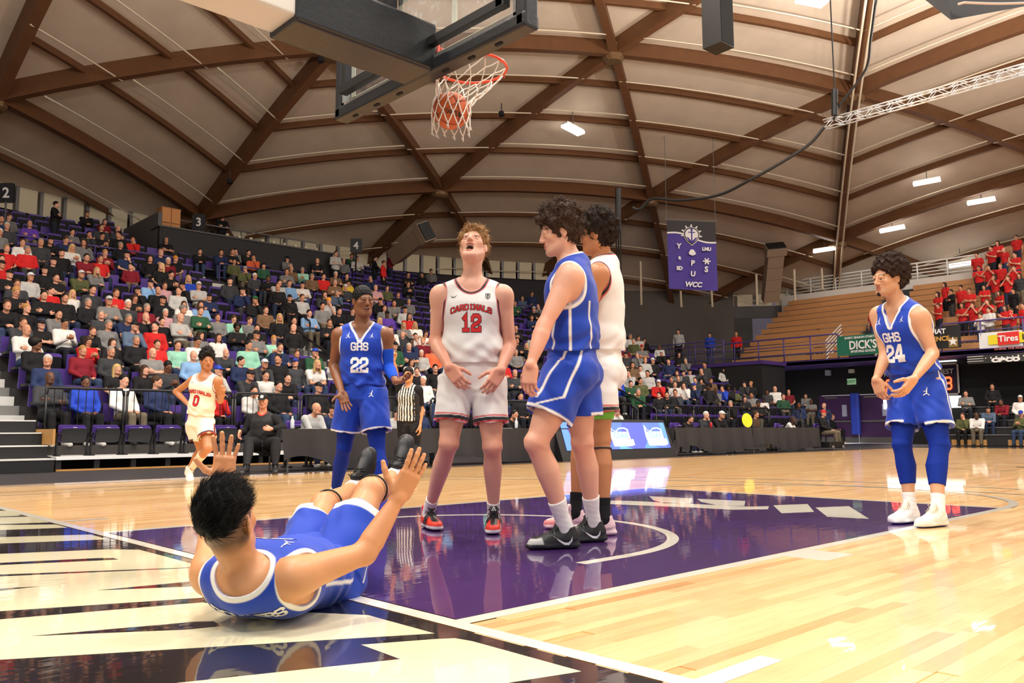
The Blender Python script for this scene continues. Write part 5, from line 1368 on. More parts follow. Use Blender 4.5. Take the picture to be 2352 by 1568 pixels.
MB().bb((-28.6, 10.0, 7.5), (-28.1, 10.75, 9.35)).build('carcass', mat('tan_board', lin(178, 118, 66), .6), t)
for i in (0, 1):
    for j in (0, 1, 2): MB().bb((-28.09, 10.03+.36*i, 7.55+.6*j), (-28.06, 10.36+.36*i, 8.1+.6*j)).build('cupboard_door', mat('tan_board_light', lin(206, 142, 84), .6), t)
for k in range(9):
    y = 12.4+.5*k; tag(MB().rbox((-27.5, y, 8.36+.09), (.05, .06, .09), .02).build('paper_cup' if k % 2 else 'paper_pile', M_CREAMW), 'pale %s on the press box counter, %s from the left' % ('cup' if k % 2 else 'stack of papers', ORD[k//2]), 'cup' if k % 2 else 'papers', 'cups on the press counter' if k % 2 else 'papers on the press counter')
for num, px, py, D in (('2', 15, 443, 27), ('3', 457, 510, 33), ('4', 818, 564, 38)):
    c = at(px, py, D); t = empty('section_sign', c, 'black section sign number %s, %s' % (num, {'2': 'at the left edge of the frame', '3': 'above the press box', '4': 'right of the press box, above the stand'}[num]), 'sign'); r = CAM_R; 
    MB().rbox(c, (.26, .32, .03), .06, (CAM_R, CAM_U, CAM_D), axis=2).build('board', mat('sign_black', lin(26, 26, 34), .4), t)
    words(num, c-CAM_D*.035-CAM_U*.15, CAM_R, CAM_U, .46, mat('sign_white', lin(230, 230, 230), .5), t, 'number', .01)
    MB().bar(c-Z*.3, c-Z*1.2, .05, .05, (1, 0, 0)).build('post', M_BLACK, t)

# tables under black cloths
def cloth_table(x0, x1, y0, y1, h, label, gap=None, fold=9.0, sw=.0):
    t = empty('table', ((x0+x1)/2, (y0+y1)/2, 0), label, 'table')
    MB().bb((x0, y0, h-.035), (x1, y1, h-.006)).build('tabletop', mat('table_board', lin(120, 110, 100), .6), t)
    for x in (x0+.06, x1-.06):
        for y in (y0+.15, y1-.15): MB().tube([(x, y, 0), (x, y, h-.03)], .018, 6).build('leg', M_BEAMGREY, t)
    c = MB(); nY = max(24, int((y1-y0)*12))
    M_C = mat('black_table_cloth', lin(40, 39, 42), .85, noise=.15, nscale=6)
    c.grid(lambda u, v: V3(x0+(x1-x0)*v, y0+(y1-y0)*u, h), nY, 2)
    def drop(u, v):
        y = y0+(y1-y0)*u; bot = .07+.05*math.sin(u*9)+.14*max(0, math.sin(u*5.3+1))
        return V3(x1+.01+v*(.05+.035*math.sin(y*fold)+.02*math.sin(y*fold*2.3+1)), y, h-(h-bot)*v)
    c.grid(drop, nY, 8)
    for ye in (y0, y1): c.grid(lambda u, v: V3(x0+(x1-x0)*u, ye+(.02+.03*math.sin(u*8))*v*(1 if ye == y1 else -1), h-(h-.25)*v), 8, 6)
    cl = c.build('cloth', M_C, smooth=True); tag(cl, 'black cloth over the '+label.replace(' under a black cloth', ''), 'tablecloth')
    return t
cloth_table(-9.15, -8.42, 4.78, 7.2, .70, 'left-hand courtside table under a black cloth', fold=7)
cloth_table(-9.15, -8.42, 7.25, 12.6, .70, 'long courtside table behind the players under a black cloth', fold=6)
cloth_table(-9.15, -8.42, 15.55, 19.2, .71, 'near right-hand press table under a black cloth', fold=9)
cloth_table(-9.15, -8.42, 19.25, 23.2, .71, 'far right-hand press table under a black cloth', fold=10)
# LED board
t = empty('led_board', (-8.6, 14, 0), 'blue LED board with white state outlines at the scorer table', 'screen')
MB().add([(-8.9, 11.2, 0), (-8.9, 15.35, 0), (-8.18, 15.35, 0), (-8.18, 11.2, 0), (-8.62, 11.2, .90), (-8.62, 15.2, .90), (-8.50, 15.2, .90), (-8.50, 11.2, .90)], [(0, 1, 2, 3), (4, 5, 6, 7), (0, 1, 5, 4), (1, 2, 6, 5), (2, 3, 7, 6), (3, 0, 4, 7)]).build('cabinet', M_BLACK, t)
ax_n = unit(V3(.9, 0, .32)); up_s = unit(V3(-.32, 0, .90))
def scr(y, v, l=0.0): return V3(-8.18-.32*(.24+.68*v), y, .90*(.24+.68*v)) + ax_n*(.012+l)
def screen_mat():
    m, nt, b = new_mat('led_screen_blue'); L = nt.links; N = nt.nodes.new; tc = N('ShaderNodeTexCoord'); mp = N('ShaderNodeMapping'); mp.inputs['Rotation'].default_value = (.6, 0, .3)
    w = N('ShaderNodeTexVoronoi'); w.inputs['Scale'].default_value = 1.4; L.new(tc.outputs['Object'], mp.inputs['Vector']); L.new(mp.outputs['Vector'], w.inputs['Vector'])
    r = N('ShaderNodeValToRGB'); e = r.color_ramp.elements; e[0].color = (.10, .09, .78, 1); e[1].color = (.16, .50, .95, 1); e[0].position = .25; e[1].position = .75; L.new(w.outputs['Color'], r.inputs['Fac'])
    L.new(r.outputs['Color'], b.inputs['Emission Color']); b.inputs['Emission Strength'].default_value = 1.1; b.inputs['Base Color'].default_value = (.02, .02, .08, 1); return m
MB().grid(lambda u, v: scr(11.4+3.75*u, v), 4, 2).build('screen', screen_mat(), t)
M_SW = mat('led_white', (1, 1, 1), .4, emit=(1, 1, 1), estr=1.15)
OR = [(0, 1.0), (.08, .78), (.30, .72), (.48, .86), (.80, .88), (.98, .80), (1.0, .0), (.0, .0), (-.06, .45)]
for yc in (12.0, 13.35, 14.65):
    P = [(yc-.33+.66*x, .10+.80*y) for x, y in OR]; n = len(P); q = MB(); cy, cv = yc, .5
    for i in range(n):
        a, b = P[i], P[(i+1) % n]; a2, b2 = [(cy+(p[0]-cy)*.87, cv+(p[1]-cv)*.87) for p in (a, b)]
        q.add([scr(*a, .006), scr(*b, .006), scr(*b2, .006), scr(*a2, .006)], [(0, 1, 2, 3)])
    q.add([scr(yc-.30, .13, .006), scr(yc+.42, .13, .006), scr(yc+.42, .36, .006), scr(yc-.30, .36, .006)], [(0, 1, 2, 3)])
    q.add([scr(yc-.30, .38, .006), scr(yc+.30, .38, .006), scr(yc+.30, .64, .006), scr(yc-.30, .64, .006)], [(0, 1, 2, 3)])
    q.build('state_outline', M_SW, t)
    words('OSAA', scr(yc, .40, .012), V3(0, 1, 0), up_s, .20, mat('led_text_blue', (.1, .3, .6), .5, emit=(.10, .35, .75), estr=.8), t, 'lettering', .002, 'CENTER', .001)

# ---------------------------------------------------------------- far end: rails, banners, boards
n = 14; railing('balcony_railing', [(-22.3+1.33*k, YB+.0, 3.79) for k in range(8)], 1.15, 'purple balcony railing left of the green banner', M_RP, (.33, .66), r=.035)
railing('balcony_railing', [(-8.6+1.5*k, YB+.0, 3.79) for k in range(4)], 1.15, 'purple balcony railing below the red-shirted students', M_RP, (.33, .66), r=.035)
railing('landing_railing', [(-25.6+1.6*k, YB-2.1, 3.79) for k in range(6)], 1.1, 'purple railing on the landing beside the stand', M_RP, (.3, .6, .8), r=.03)
zt = bl(BR)[1]+.30; yt = bl(BR)[0]
tag(railing('upper_guard', [(-19.2+1.43*k, yt, zt) for k in range(8)], .86, 'white guard rail along the top of the timber bleachers', M_RW, (.2, .4, .6, .8), r=.04))
for k, x in enumerate((-14.2, -11.9)):
    for j in (0, 1):
        y, z = bl(0); q = [(x+.6*j, y-.3, z-.1), (x+.6*j, bl(3)[0], bl(3)[1])]
    t = empty('step_rail', (x, bl(0)[0], 4), ['white barred rail at the left of the bleacher stairs', 'white barred rail at the right of the bleacher stairs'][k], 'railing')
    for j in range(6): MB().tube([(x, bl(0)[0]-.4, 3.95+.17*j), (x, bl(2.6)[0], 3.95+.17*j+BRI*2.6)], .03, 5).build('bar', M_RW, t)
def wall_banner(name, px0, py0, px1, py1, Y, m, label, cat='banner'):
    a, b, c, d = atY(px0, py0, Y), atY(px1, py0-(px1-px0)*.07, Y), atY(px1, py1-(px1-px0)*.07, Y), atY(px0, py1, Y)
    a = V3(a[0], Y, (a[2]+b[2])/2); b = V3(b[0], Y, a[2]); d = V3(d[0], Y, (c[2]+d[2])/2); c = V3(b[0], Y, d[2]); d[0] = a[0]
    t = empty(name, (a+c)/2, label, cat); MB().grid(lambda u, v: (a*(1-u)+b*u)*(1-v)+(d*(1-u)+c*u)*v+V3(0, -.02*math.sin(u*9+v*2), 0), 16, 4).build('cloth', m, t, True)
    P = lambda u, v, l=.06: (a*(1-u)+b*u)*(1-v)+(d*(1-u)+c*u)*v+V3(0, -l, 0)
    return t, P, b[0]-a[0], a[2]-d[2]
RX, ZX = V3(1, 0, 0), Z
M_PW = mat('print_banner_white', lin(240, 240, 240), .6)
t, P, w, h = wall_banner('sponsor_banner', 1922, 772, 2052, 818, YB-.02, mat('banner_green', lin(30, 110, 86), .6), 'green sponsor banner with white lettering on the balcony rail')
words("DICK'S", P(.47, .70), RX, ZX, h*.58, M_PW, t, 'lettering', .014, sx=.80); words('SPORTING GOODS', P(.47, .88), RX, ZX, h*.16, M_PW, t, 'lettering', .004, sx=.9); words('EVERY SEASON STARTS AT', P(.47, .18), RX, ZX, h*.15, M_PW, t, 'lettering', .004)
t, P, w, h = wall_banner('sponsor_banner', 2085, 754, 2205, 806, YB-.02, mat('banner_black', lin(26, 26, 28), .6), 'black banner with white and gold lettering and star emblem beside the number 24 player')
words('THAT', P(.56, .34), RX, ZX, h*.30, M_PW, t, 'lettering', .008, 'CENTER'); words('RENCE.', P(.62, .66), RX, ZX, h*.28, mat('gold_print', lin(224, 170, 80), .6), t, 'lettering', .008)
q = MB(); q.add([P(.78, .55), P(.95, .55), P(.95, .97), P(.78, .97)], [(0, 1, 2, 3)]); q.build('emblem', mat('gold_dull', lin(150, 120, 60), .6), t)
st = []; ce = P(.865, .73, .09)
for k in range(10): a = math.pi/2+k*math.pi/5; rr_ = (.20 if k % 2 == 0 else .085); st.append(ce+V3(rr_*math.cos(a), 0, rr_*math.sin(a)))
MB().poly(st, .01, (0, -1, 0)).build('emblem', M_PW, t)
t, P, w, h = wall_banner('sponsor_banner', 2248, 764, 2480, 812, YB-.02, mat('banner_white_cloth', lin(232, 236, 240), .6), 'white sponsor banner with red and yellow lettering at the right edge')
q = MB(); q.add([P(.10, .16), P(1, .02), P(1, .56), P(.10, .62)], [(0, 1, 2, 3)]); q.build('yellow_panel', mat('print_yellow', lin(236, 220, 40), .6), t)
q = MB(); q.add([P(.20, .08, .075), P(.42, .05, .075), P(.42, .66, .075), P(.20, .68, .075)], [(0, 1, 2, 3)]); q.build('red_panel', mat('print_red3', lin(222, 40, 40), .6), t)
words('Tires', P(.31, .50, .10), RX, ZX, h*.42, M_PW, t, 'lettering', .008); words('LES SCHWAB', P(.45, .46, .10), RX, ZX, h*.36, mat('print_dark', lin(30, 40, 20), .6), t, 'lettering', .010, 'LEFT')
words('DOING THE RIGHT THING', P(.16, .90, .08), RX, ZX, h*.16, mat('print_grey_red', lin(200, 120, 120), .6), t, 'lettering', .003, 'LEFT')
t, P, w, h = wall_banner('sponsor_board', 2222, 818, 2480, 838, YB-.10, mat('board_grey', lin(52, 54, 54), .4), 'dark grey sponsor board with white lettering under the white banner', 'board')
words('CISCO', P(.36, .92), RX, ZX, h*.62, M_PW, t, 'lettering', .02, sx=1.5, spacing=1.1)
for k in range(9): x = .17+.05*k; hh = (.10, .22, .36, .22, .12, .22, .36, .22, .10)[k]; q = MB(); q.add([P(x, .42-hh/2), P(x+.014, .42-hh/2), P(x+.014, .42+hh/3), P(x, .42+hh/3)], [(0, 1, 2, 3)]); q.build('logo_bar', M_PW, t)
for k in range(3): q = MB(); q.add([P(.0, .12+.28*k), P(.16, .12+.28*k), P(.15, .18+.28*k), P(.0, .18+.28*k)], [(0, 1, 2, 3)]); q.build('logo_bar', M_PW, t)
# wall scoreboard
t = empty('wall_scoreboard', (-10.3, YW-.2, 2.6), 'wall scoreboard showing GUEST and 23 in red behind the number 24 player', 'scoreboard'); ys = YW-.25
x0, x1 = -12.1, -8.75
MB().bb((x0, ys, 2.12), (x1, YW-.01, 3.46)).build('cabinet', mat('scoreboard_navy', lin(36, 26, 60), .5), t)
f = MB(); f.bb((x0-.03, ys-.03, 2.10), (x1+.03, ys, 2.17)); f.bb((x0-.03, ys-.03, 3.41), (x1+.03, ys, 3.48)); f.bb((x0-.03, ys-.03, 2.1), (x0+.04, ys, 3.48)); f.bb((x1-.04, ys-.03, 2.1), (x1+.03, ys, 3.48)); f.build('frame', M_WHITE, t)
M_LIT = mat('lit_panel', (1, 1, 1), .4, emit=(1, 1, .96), estr=1.3); M_RLED = mat('red_led', (.5, .02, .01), .4, emit=(1, .07, .02), estr=3.2)
MB().bb((x0+.1, ys-.01, 3.56), (x1-.1, YW-.02, 4.02)).build('sign_panel', M_LIT, t); MB().bb((x0+.1, ys-.01, 1.55), (x1-.02, YW-.02, 2.06)).build('sign_panel', M_LIT, t)
words('GUEST', (x1-.62, ys-.04, 3.02), RX, ZX, .30, M_PW, t, 'lettering', .006); words('HOME', (x0+.62, ys-.04, 3.02), RX, ZX, .30, M_PW, t, 'lettering', .006)
lettering('23', lambda a, b: V3(x1-.60+a*.062, ys-.035, 2.36+b*.082), w=.55, slab=False).build('digits', M_RLED, t); lettering('20', lambda a, b: V3(x0+.60+a*.062, ys-.035, 2.36+b*.082), w=.55, slab=False).build('digits', M_RLED, t)
for px, py, w_, h_, c_, lab, nm in ((1902, 856, .26, .26, lin(190, 195, 215), 'small square white box mounted on the black wall, left one', 'wall_box'), (1956, 852, .26, .18, lin(235, 235, 220), 'small emergency lamp on the black wall above the exit sign', 'emergency_lamp')):
    p = atY(px, py, YW-.06); tag(MB().rbox(p, (w_/2, .06, h_/2), .03, axis=1).build(nm, mat('box_%s' % nm, c_, .4)), lab, 'wall box')
p = atY(1956, 876, YW-.05); t = empty('exit_sign', p, 'pale green exit sign on the black wall', 'sign'); MB().bb(p-V3(.20, .04, .14), p+V3(.20, .04, .14)).build('box', mat('exit_pale', lin(150, 190, 150), .5, emit=lin(150, 190, 150), estr=.35), t); words('EXIT', p+V3(0, -.045, -.07), RX, ZX, .19, mat('exit_green', lin(40, 150, 70), .5), t, 'lettering', .003)
for px, py, w_, h_ in ((1965, 950, .42, 1.9),): p = atY(px, py, YW-.3); tag(MB().rbox(p, (w_/2, .12, h_/2), .1).build('rolled_mat', mat('blue_vinyl', lin(44, 70, 190), .5), smooth=False), 'upright blue padded mat leaning by the purple doors', 'mat')
# retracted bleacher rows on the right
t = empty('floor_bleachers', (-3, 33, 0), 'low black bleacher rows with timber front beside the scoreboard', 'bleachers')
for n in range(5):
    MB().bb((-7.6, 31.9+.62*n, .02+.26*n), (6, 32.5+.62*n, .40+.27*n)).build('bench', mat('bleacher_black', lin(30, 30, 32), .5), t); MB().bb((-7.6, 31.86+.62*n, .40+.27*n), (6, 32.18+.62*n, .43+.27*n)).build('edge', mat('bleacher_edge', lin(120, 120, 122), .4), t)
for k in range(5): MB().bb((-7.5+1.9*k, 31.84, .03), (-6.3+1.9*k, 31.89, .24)).build('timber_front', mat('toe_timber', lin(190, 140, 80), .5), t)
# things on the tables
def small(name, px, py, D, half, m, label, cat, r=.02, ax=None):
    p = at(px, py, D); return tag(MB().rbox(p, half, r, ax).build(name, m), label, cat)
def bottle(p, label):
    t = empty('water_bottle', p, label, 'bottle'); MB().lathe(p, [(.032, 0), (.034, .02), (.034, .14), (.014, .18), (.014, .20)], 12).build('body', mat('clear_plastic', lin(210, 216, 224), .15), t, True); MB().lathe(p+Z*.2, [(.016, 0), (.016, .018)], 10).build('cap', M_WHITE, t)
bottle(V3(-8.75, 5.15, .70), 'clear water bottle beside the bald man at the left table'); bottle(V3(-8.72, 10.35, .70), 'white bottle on the table between the shouting and side-on players')
t = empty('laptop', (-8.75, 19.9, .71), 'open laptop on the right-hand press table', 'laptop'); MB().bb((-8.9, 19.7, .71), (-8.66, 20.05, .73)).build('keyboard_base', M_BLACK, t); MB().bar((-8.64, 19.7, .84), (-8.64, 20.05, .84), .012, .24).build('laptop_lid', mat('laptop_brown', lin(80, 62, 50), .5), t)
t = empty('drink_can', (-8.62, 17.5, .71), 'red and white drink can on the press table', 'can'); MB().lathe((-8.62, 17.5, .71), [(.03, 0), (.034, .01), (.034, .12), (.028, .135)], 12).build('body', mat('can_red', lin(190, 30, 40), .35), t, True); MB().lathe((-8.62, 17.5, .845), [(.027, 0), (.025, .004)], 12).build('can_lid', M_BEAMGREY, t)
c = at(1716, 965, 23.4); tag(MB().lathe(c, [(.01, -.01), (.2, -.008), (.2, .008), (.01, .01)], 24, (1, -.2, .1)).build('yellow_disc', mat('yellow_plastic', lin(226, 220, 50), .5), smooth=False), 'round yellow fan on the press table', 'fan')
for k, (y, lab) in enumerate(((5.35, 'sheet of paper before the bald man at the left table'), (9.9, 'sheets of paper beside the white bottle'), (17.1, 'yellow-edged papers on the press table'))): tag(MB().bb((-8.9, y, .701), (-8.65, y+.28, .708)).build('paper', M_WHITE), lab, 'paper')
# emblem-marked charcoal carpet strip, camera case and small pieces on the sideline
t = empty('wheeled_case', (-8.5, 24.2, 0), 'low wheeled equipment base at the end of the press tables', 'case'); MB().rbox((-8.6, 24.2, .16), (.3, .5, .09), .04).build('box', M_BLACK, t)
for y in (23.85, 24.55): MB().lathe((-8.28, y, .07), [(.06, -.02), (.07, 0), (.06, .02)], 14, (1, 0, 0)).build('wheel', M_BEAMGREY, t)
# ceiling fittings
for px, py, D, lab in ((528, 417, 34, 'small round spotlight under the beam at the left'), (1152, 262, 27, 'small spotlight on the beam beside the net'), (1160, 95, 22, 'small black clamp on the beam right of the backboard'), (737, 137, 24, 'small bracket on the beam left of the backboard')):
    p = domehit(px, py, 1.0); t = empty('spotlight', p, lab, 'spotlight'); MB().lathe(p, [(.05, -.12), (.11, -.1), (.12, .08), (.05, .1)], 12, (.2, .1, -1)).build('can', M_BLACK, t); MB().tube([p, p+Z*.45], .02, 5).build('bracket', M_BLACK, t)
# ---------------------------------------------------------------- the players, official and coach
BLUE = lin(18, 62, 178); BLUED = lin(14, 44, 140); WHT = lin(238, 236, 232); CREAM = lin(240, 232, 214); RED = lin(214, 34, 36); BLK = (.012, .012, .014)
SK_FAIR = lin(226, 170, 144); SK_TAN = lin(208, 156, 120); SK_BRN = lin(134, 84, 52); SK_MED = lin(190, 128, 86)
def joints(D, **kw):
    J = {}
    for k, v in kw.items():
        if k[0] in 'cC' and k[1:] in ('l', 'r'): J[k] = v
        elif len(v) == 3 and k in ('hf', 'hu', 'hl', 'hr', 'nl', 'nr', 'tl', 'tr'): J[k] = vec(*v)
        elif len(v) == 2: J[k] = at(v[0], v[1], D)
        else: J[k] = at(v[0], v[1], D+v[2])
    return J
def flat(v): v = V3(v); v[2] = 0; return unit(v)
def ground_shoes(J):
    for q in 'lr': J['t'+q] = flat(J['t'+q])
    return J
def stand(J, h=.105):                    # put both ankles at shoe height above the floor, along their own line of sight
    for q in 'lr':
        a = J['a'+q]; v = a-CAM_C; J['a'+q] = CAM_C+v*((h-CAM_C[2])/v[2]) if abs(a[2]-h) > .003 and v[2] < -.2 else a
    return J
def lens(J, nm):
    d = lambda a, b: float(np.linalg.norm(J[a]-J[b]))
    if globals().get('DEBUG'):
        print(nm, {a+b: round(d(a, b), 3) for a, b in [('sl', 'sr'), ('sl', 'el'), ('el', 'wl'), ('sr', 'er'), ('er', 'wr'), ('pl', 'kl'), ('kl', 'al'), ('pr', 'kr'), ('kr', 'ar'), ('pl', 'pr')]},
          'torso', round(float(np.linalg.norm(J['nk']-(J['pl']+J['pr'])/2)), 3), 'neck-head', round(d('nk', 'hd'), 3), 'ankle z', round(J['al'][2], 3), round(J['ar'][2], 3), 'top', round(J['hd'][2]+.12, 2))
FIGS = {}
def root_at(J, name, label):
    p = (J['al']+J['ar'])/2
    return empty(name, (p[0], p[1], 0), label, 'person')

# --- white 12, shouting up at the hoop
def player_shouting():
    J = joints(5.33, hd=(1087, 567, .06), hf=(-.12, .60, .78), hu=(.08, .8, -.62), nk=(1084, 645, .04), sl=(1156, 676), sr=(1011, 676), el=(1171, 793, .05), er=(1000, 783, .05),
               wl=(1150, 850, -.15), wr=(1031, 843, -.17), hl=(-.50, -.82, .25), nl=(-.35, -.15, -.92), hr=(.58, -.78, .22), nr=(.35, -.15, -.92), cl=(.42, .07, .45), cr=(.42, .07, .35),
               pl=(1122, 872, .03), pr=(1047, 872, .03), kl=(1131, 1027, -.06), kr=(1031, 1020, -.06), al=(1134, 1182, .05), ar=(984, 1176, .05), tl=(.03, 0, 1), tr=(.38, 0, 1))
    stand(J); ground_shoes(J); lens(J, 'shout')
    f = Fig(J, 1.06, mouth=1.0); root = root_at(J, 'person', 'shouting player in white number 12 jersey and red shoes, head thrown back')
    f.skin(SK_FAIR, lin(96, 66, 40), root, flush=.55, stubble=.12)
    f.hair(lin(150, 112, 70), root, th=.014, style='lumpy', seed=3, nstr=1100, slen=.050, curl=.45, top=.020, bump=.005, srad=.0026)
    tr = [(0, .004, WHT), (.004, .009, RED), (.009, .020, BLK), (.020, .025, RED)]
    jj = f.jersey(root, WHT, WHT, trims=tr, e=.012, hem=.105, loose=.022, neck=(.085, .10, .12), h=.0036, wr=.006)
    f.shorts(root, WHT, e=.016, ln=.66, flare=.010, hems=[(0, .010, RED), (.010, .034, BLK), (.034, .038, WHT), (.038, .046, RED)], pipes=[(.45, .72, .0, .0, .022, RED), (.45, .72, .0, .0, .012, BLK)], waist=.125)
    n = J['nk']; c = n+f.cf*.15-f.up*.235
    pl = drape(jj, c+f.up*.045, f.cr*-1 if np.dot(f.cr, CAM_R) < 0 else f.cr, f.up, .0052, arc=.0085, toward=f.cf)
    for w, col, nm, lf in ((1.02, BLK, 'lettering_outline', .0022), (.62, RED, 'lettering', .0036)):
        lettering('CARDINALS', lambda a, b, lf=lf: pl(a, b, lf), (3.6, 6), 2.0, w).build(nm, mat('print_%s' % nm+str(col[0]), col, .6), jj)
    pl2 = drape(jj, c-f.up*.085, -f.cr if np.dot(f.cr, CAM_R) < 0 else f.cr, f.up, .0150, toward=f.cf, sx=.76)
    for w, col, nm, lf in ((1.02, BLK, 'number_outline', .0022), (.74, RED, 'number', .0036)):
        lettering('12', lambda a, b, lf=lf: pl2(a, b, lf), (4, 6), 1.6, w).build(nm, mat('print_%s' % nm, col, .6), jj)
    swoosh(jj, J['nk']+f.cf*.15-f.up*.105-f.cr*.105*np.sign(np.dot(f.cr, CAM_R)), CAM_R, f.up, f.cf, .042, BLK)
    badge(jj, J['nk']+f.cf*.15-f.up*.105+f.cr*.105*np.sign(np.dot(f.cr, CAM_R)), CAM_R, f.up, f.cf, .034, BLK)
    for q in 'lr':
        f.cover(root, [('shin', q, .80, 1.12)], lin(228, 224, 220), .006, 'sock')
        sh, P = f.shoe(q, root, dict(sole=BLK, mid=lin(235, 235, 235), upper=lin(236, 62, 48), toe=lin(236, 66, 50), tongue=BLK, lace=BLK, heel=lin(225, 50, 40)), high=.05)
        MB().grid(lambda u, v: P(.053*math.cos(math.pi*u), .132+.036*v-.03*(u-.5), .040+.066*math.sin(math.pi*u)-.016*v), 14, 3).build('strap', mat('black_strap', (.016, .016, .018), .5), sh, True)
        MB().lathe(P(0, .150, .140), [(.002, .004), (.027, .004), (.029, 0), (.027, -.006), (.002, -.006)], 18, unit(P(0, 1.0, .45)-P(0, 0, 0))).build('tongue_disc', mat('black_strap', (.016, .016, .018), .5), sh, True)
        c = P(0, .156, .142); ux = unit(P(1, 0, 0)-P(0, 0, 0)); uz = unit(P(0, -.4, 1)-P(0, 0, 0)); q2 = MB()
        for a, b in (((-.013, -.012), (0, .015)), ((0, .015), (.013, -.012)), ((-.004, -.004), (.006, -.012))): q2.bar(c+ux*a[0]+uz*a[1], c+ux*b[0]+uz*b[1], .0035, .004, np.cross(ux, uz))
        tag(q2.build('emblem', mat('print_white', WHT, .6), sh)); MB().rbox(P(0, .138, .172), (.007, .004, .014), .003, (ux, np.cross(uz, ux), uz)).build('pull_tab', mat('red_tab', lin(230, 50, 44), .5), sh)
    FIGS['shout'] = f
def swoosh(par, p, right, up, n, s, col, name='check_mark'):
    pl = drape(par, p, right, up, 1.0, toward=n)
    pts_t = [(-1, .30), (-.8, -.1), (-.55, -.30), (-.2, -.28), (.3, -.02), (1, .42)]; pts_b = [(-1, .30), (-.98, -.2), (-.65, -.55), (-.2, -.52), (.3, -.20), (1, .42)]
    mb = MB()
    for i in range(5): mb.add([pl(x*s/2, y*s/2, .0032) for x, y in (pts_t[i], pts_t[i+1], pts_b[i+1], pts_b[i])], [(0, 1, 2, 3)])
    return mb.build(name, mat('print_%.2f_%.2f' % (col[0], col[2]), col, .6), par)
def badge(par, p, right, up, n, s, col):
    pl = drape(par, p, right, up, 1.0, toward=n); mb = MB()
    out = [(-.45, .5), (.45, .5), (.45, -.25), (0, -.6), (-.45, -.25)]; inn = [(x*.78, y*.78+.02) for x, y in out]
    for i in range(5):
        j = (i+1) % 5; mb.add([pl(x*s, y*s, .003) for x, y in (out[i], out[j], inn[j], inn[i])], [(0, 1, 2, 3)])
    for a, b in (((-.25, .3), (.2, .3)), ((-.25, .1), (.25, .1)), ((-.2, -.1), (.2, -.1)), ((-.05, .3), (-.05, -.35)), ((.2, .3), (.2, .05))):
        a = np.array(a); b = np.array(b); d = b-a; m = np.array([-d[1], d[0]])/np.linalg.norm(d)*.05
        mb.add([pl(*(q*s), .003) for q in (a-m, b-m, b+m, a+m)], [(0, 1, 2, 3)])
    return mb.build('badge', mat('print_badge%.2f' % col[0], col, .6), par)
def leaper(par, p, right, up, n, s, col):           # small white jumping-figure emblem
    pl = drape(par, p, right, up, 1.0, toward=n); mb = MB()
    segs = [((.05, .35), (.0, .0), .09), ((.0, .0), (-.45, -.35), .07), ((.0, .0), (.42, -.30), .07), ((.05, .30), (.15, .80), .055), ((.03, .28), (-.38, .22), .05), ((.13, .78), (.13, .86), .07)]
    for a, b, w in segs:
        a = np.array(a); b = np.array(b); d = b-a; m = np.array([-d[1], d[0]])/np.linalg.norm(d)*w
        mb.add([pl(*(q*s), .003) for q in (a-m, b-m*.7, b+m*.7, a+m)], [(0, 1, 2, 3)])
    c = np.array((.02, .46)); mb.add([pl(*((c+.09*np.array((math.cos(t), math.sin(t))))*s), .003) for t in np.linspace(0, 6.28, 9)[:-1]], [tuple(range(8))])
    return mb.build('emblem', mat('print_white', WHT, .6), par)
def ghs(f, jj, num, drop=0.0, gup=.005):
    J = f.J; k = f.sc; r = f.cr if np.dot(f.cr, CAM_R) > 0 else -f.cr
    c = J['nk']+f.cf*.15-f.up*(.20+drop)*k
    pl = drape(jj, c+f.up*gup*k, r, f.up, .0092*k, toward=f.cf, sx=.9)
    lettering('GHS', lambda a, b: pl(a, b, .003), (4, 6), 1.9, .72).build('lettering', mat('print_white', WHT, .6), jj)
    pl2 = drape(jj, c-f.up*.165*k, r, f.up, .0165*k, toward=f.cf, sx=.78)
    lettering(num, lambda a, b: pl2(a, b, .003), (4, 6), 1.7, .78).build('number', mat('print_white', WHT, .6), jj)
    leaper(jj, J['nk']+f.cf*.15-f.up*.105*k-r*.095*k, r, f.up, f.cf, .040, WHT)
    leaper(jj, J['nk']+f.cf*.15-f.up*.105*k+r*.095*k, r, f.up, f.cf, .030, WHT)
GTR = dict(trim=WHT, tw=.019)
GPIPE = [(.02, .36, -.1, -.1, .0055, WHT), (.02, .36, -.9, -.7, .0055, WHT)]

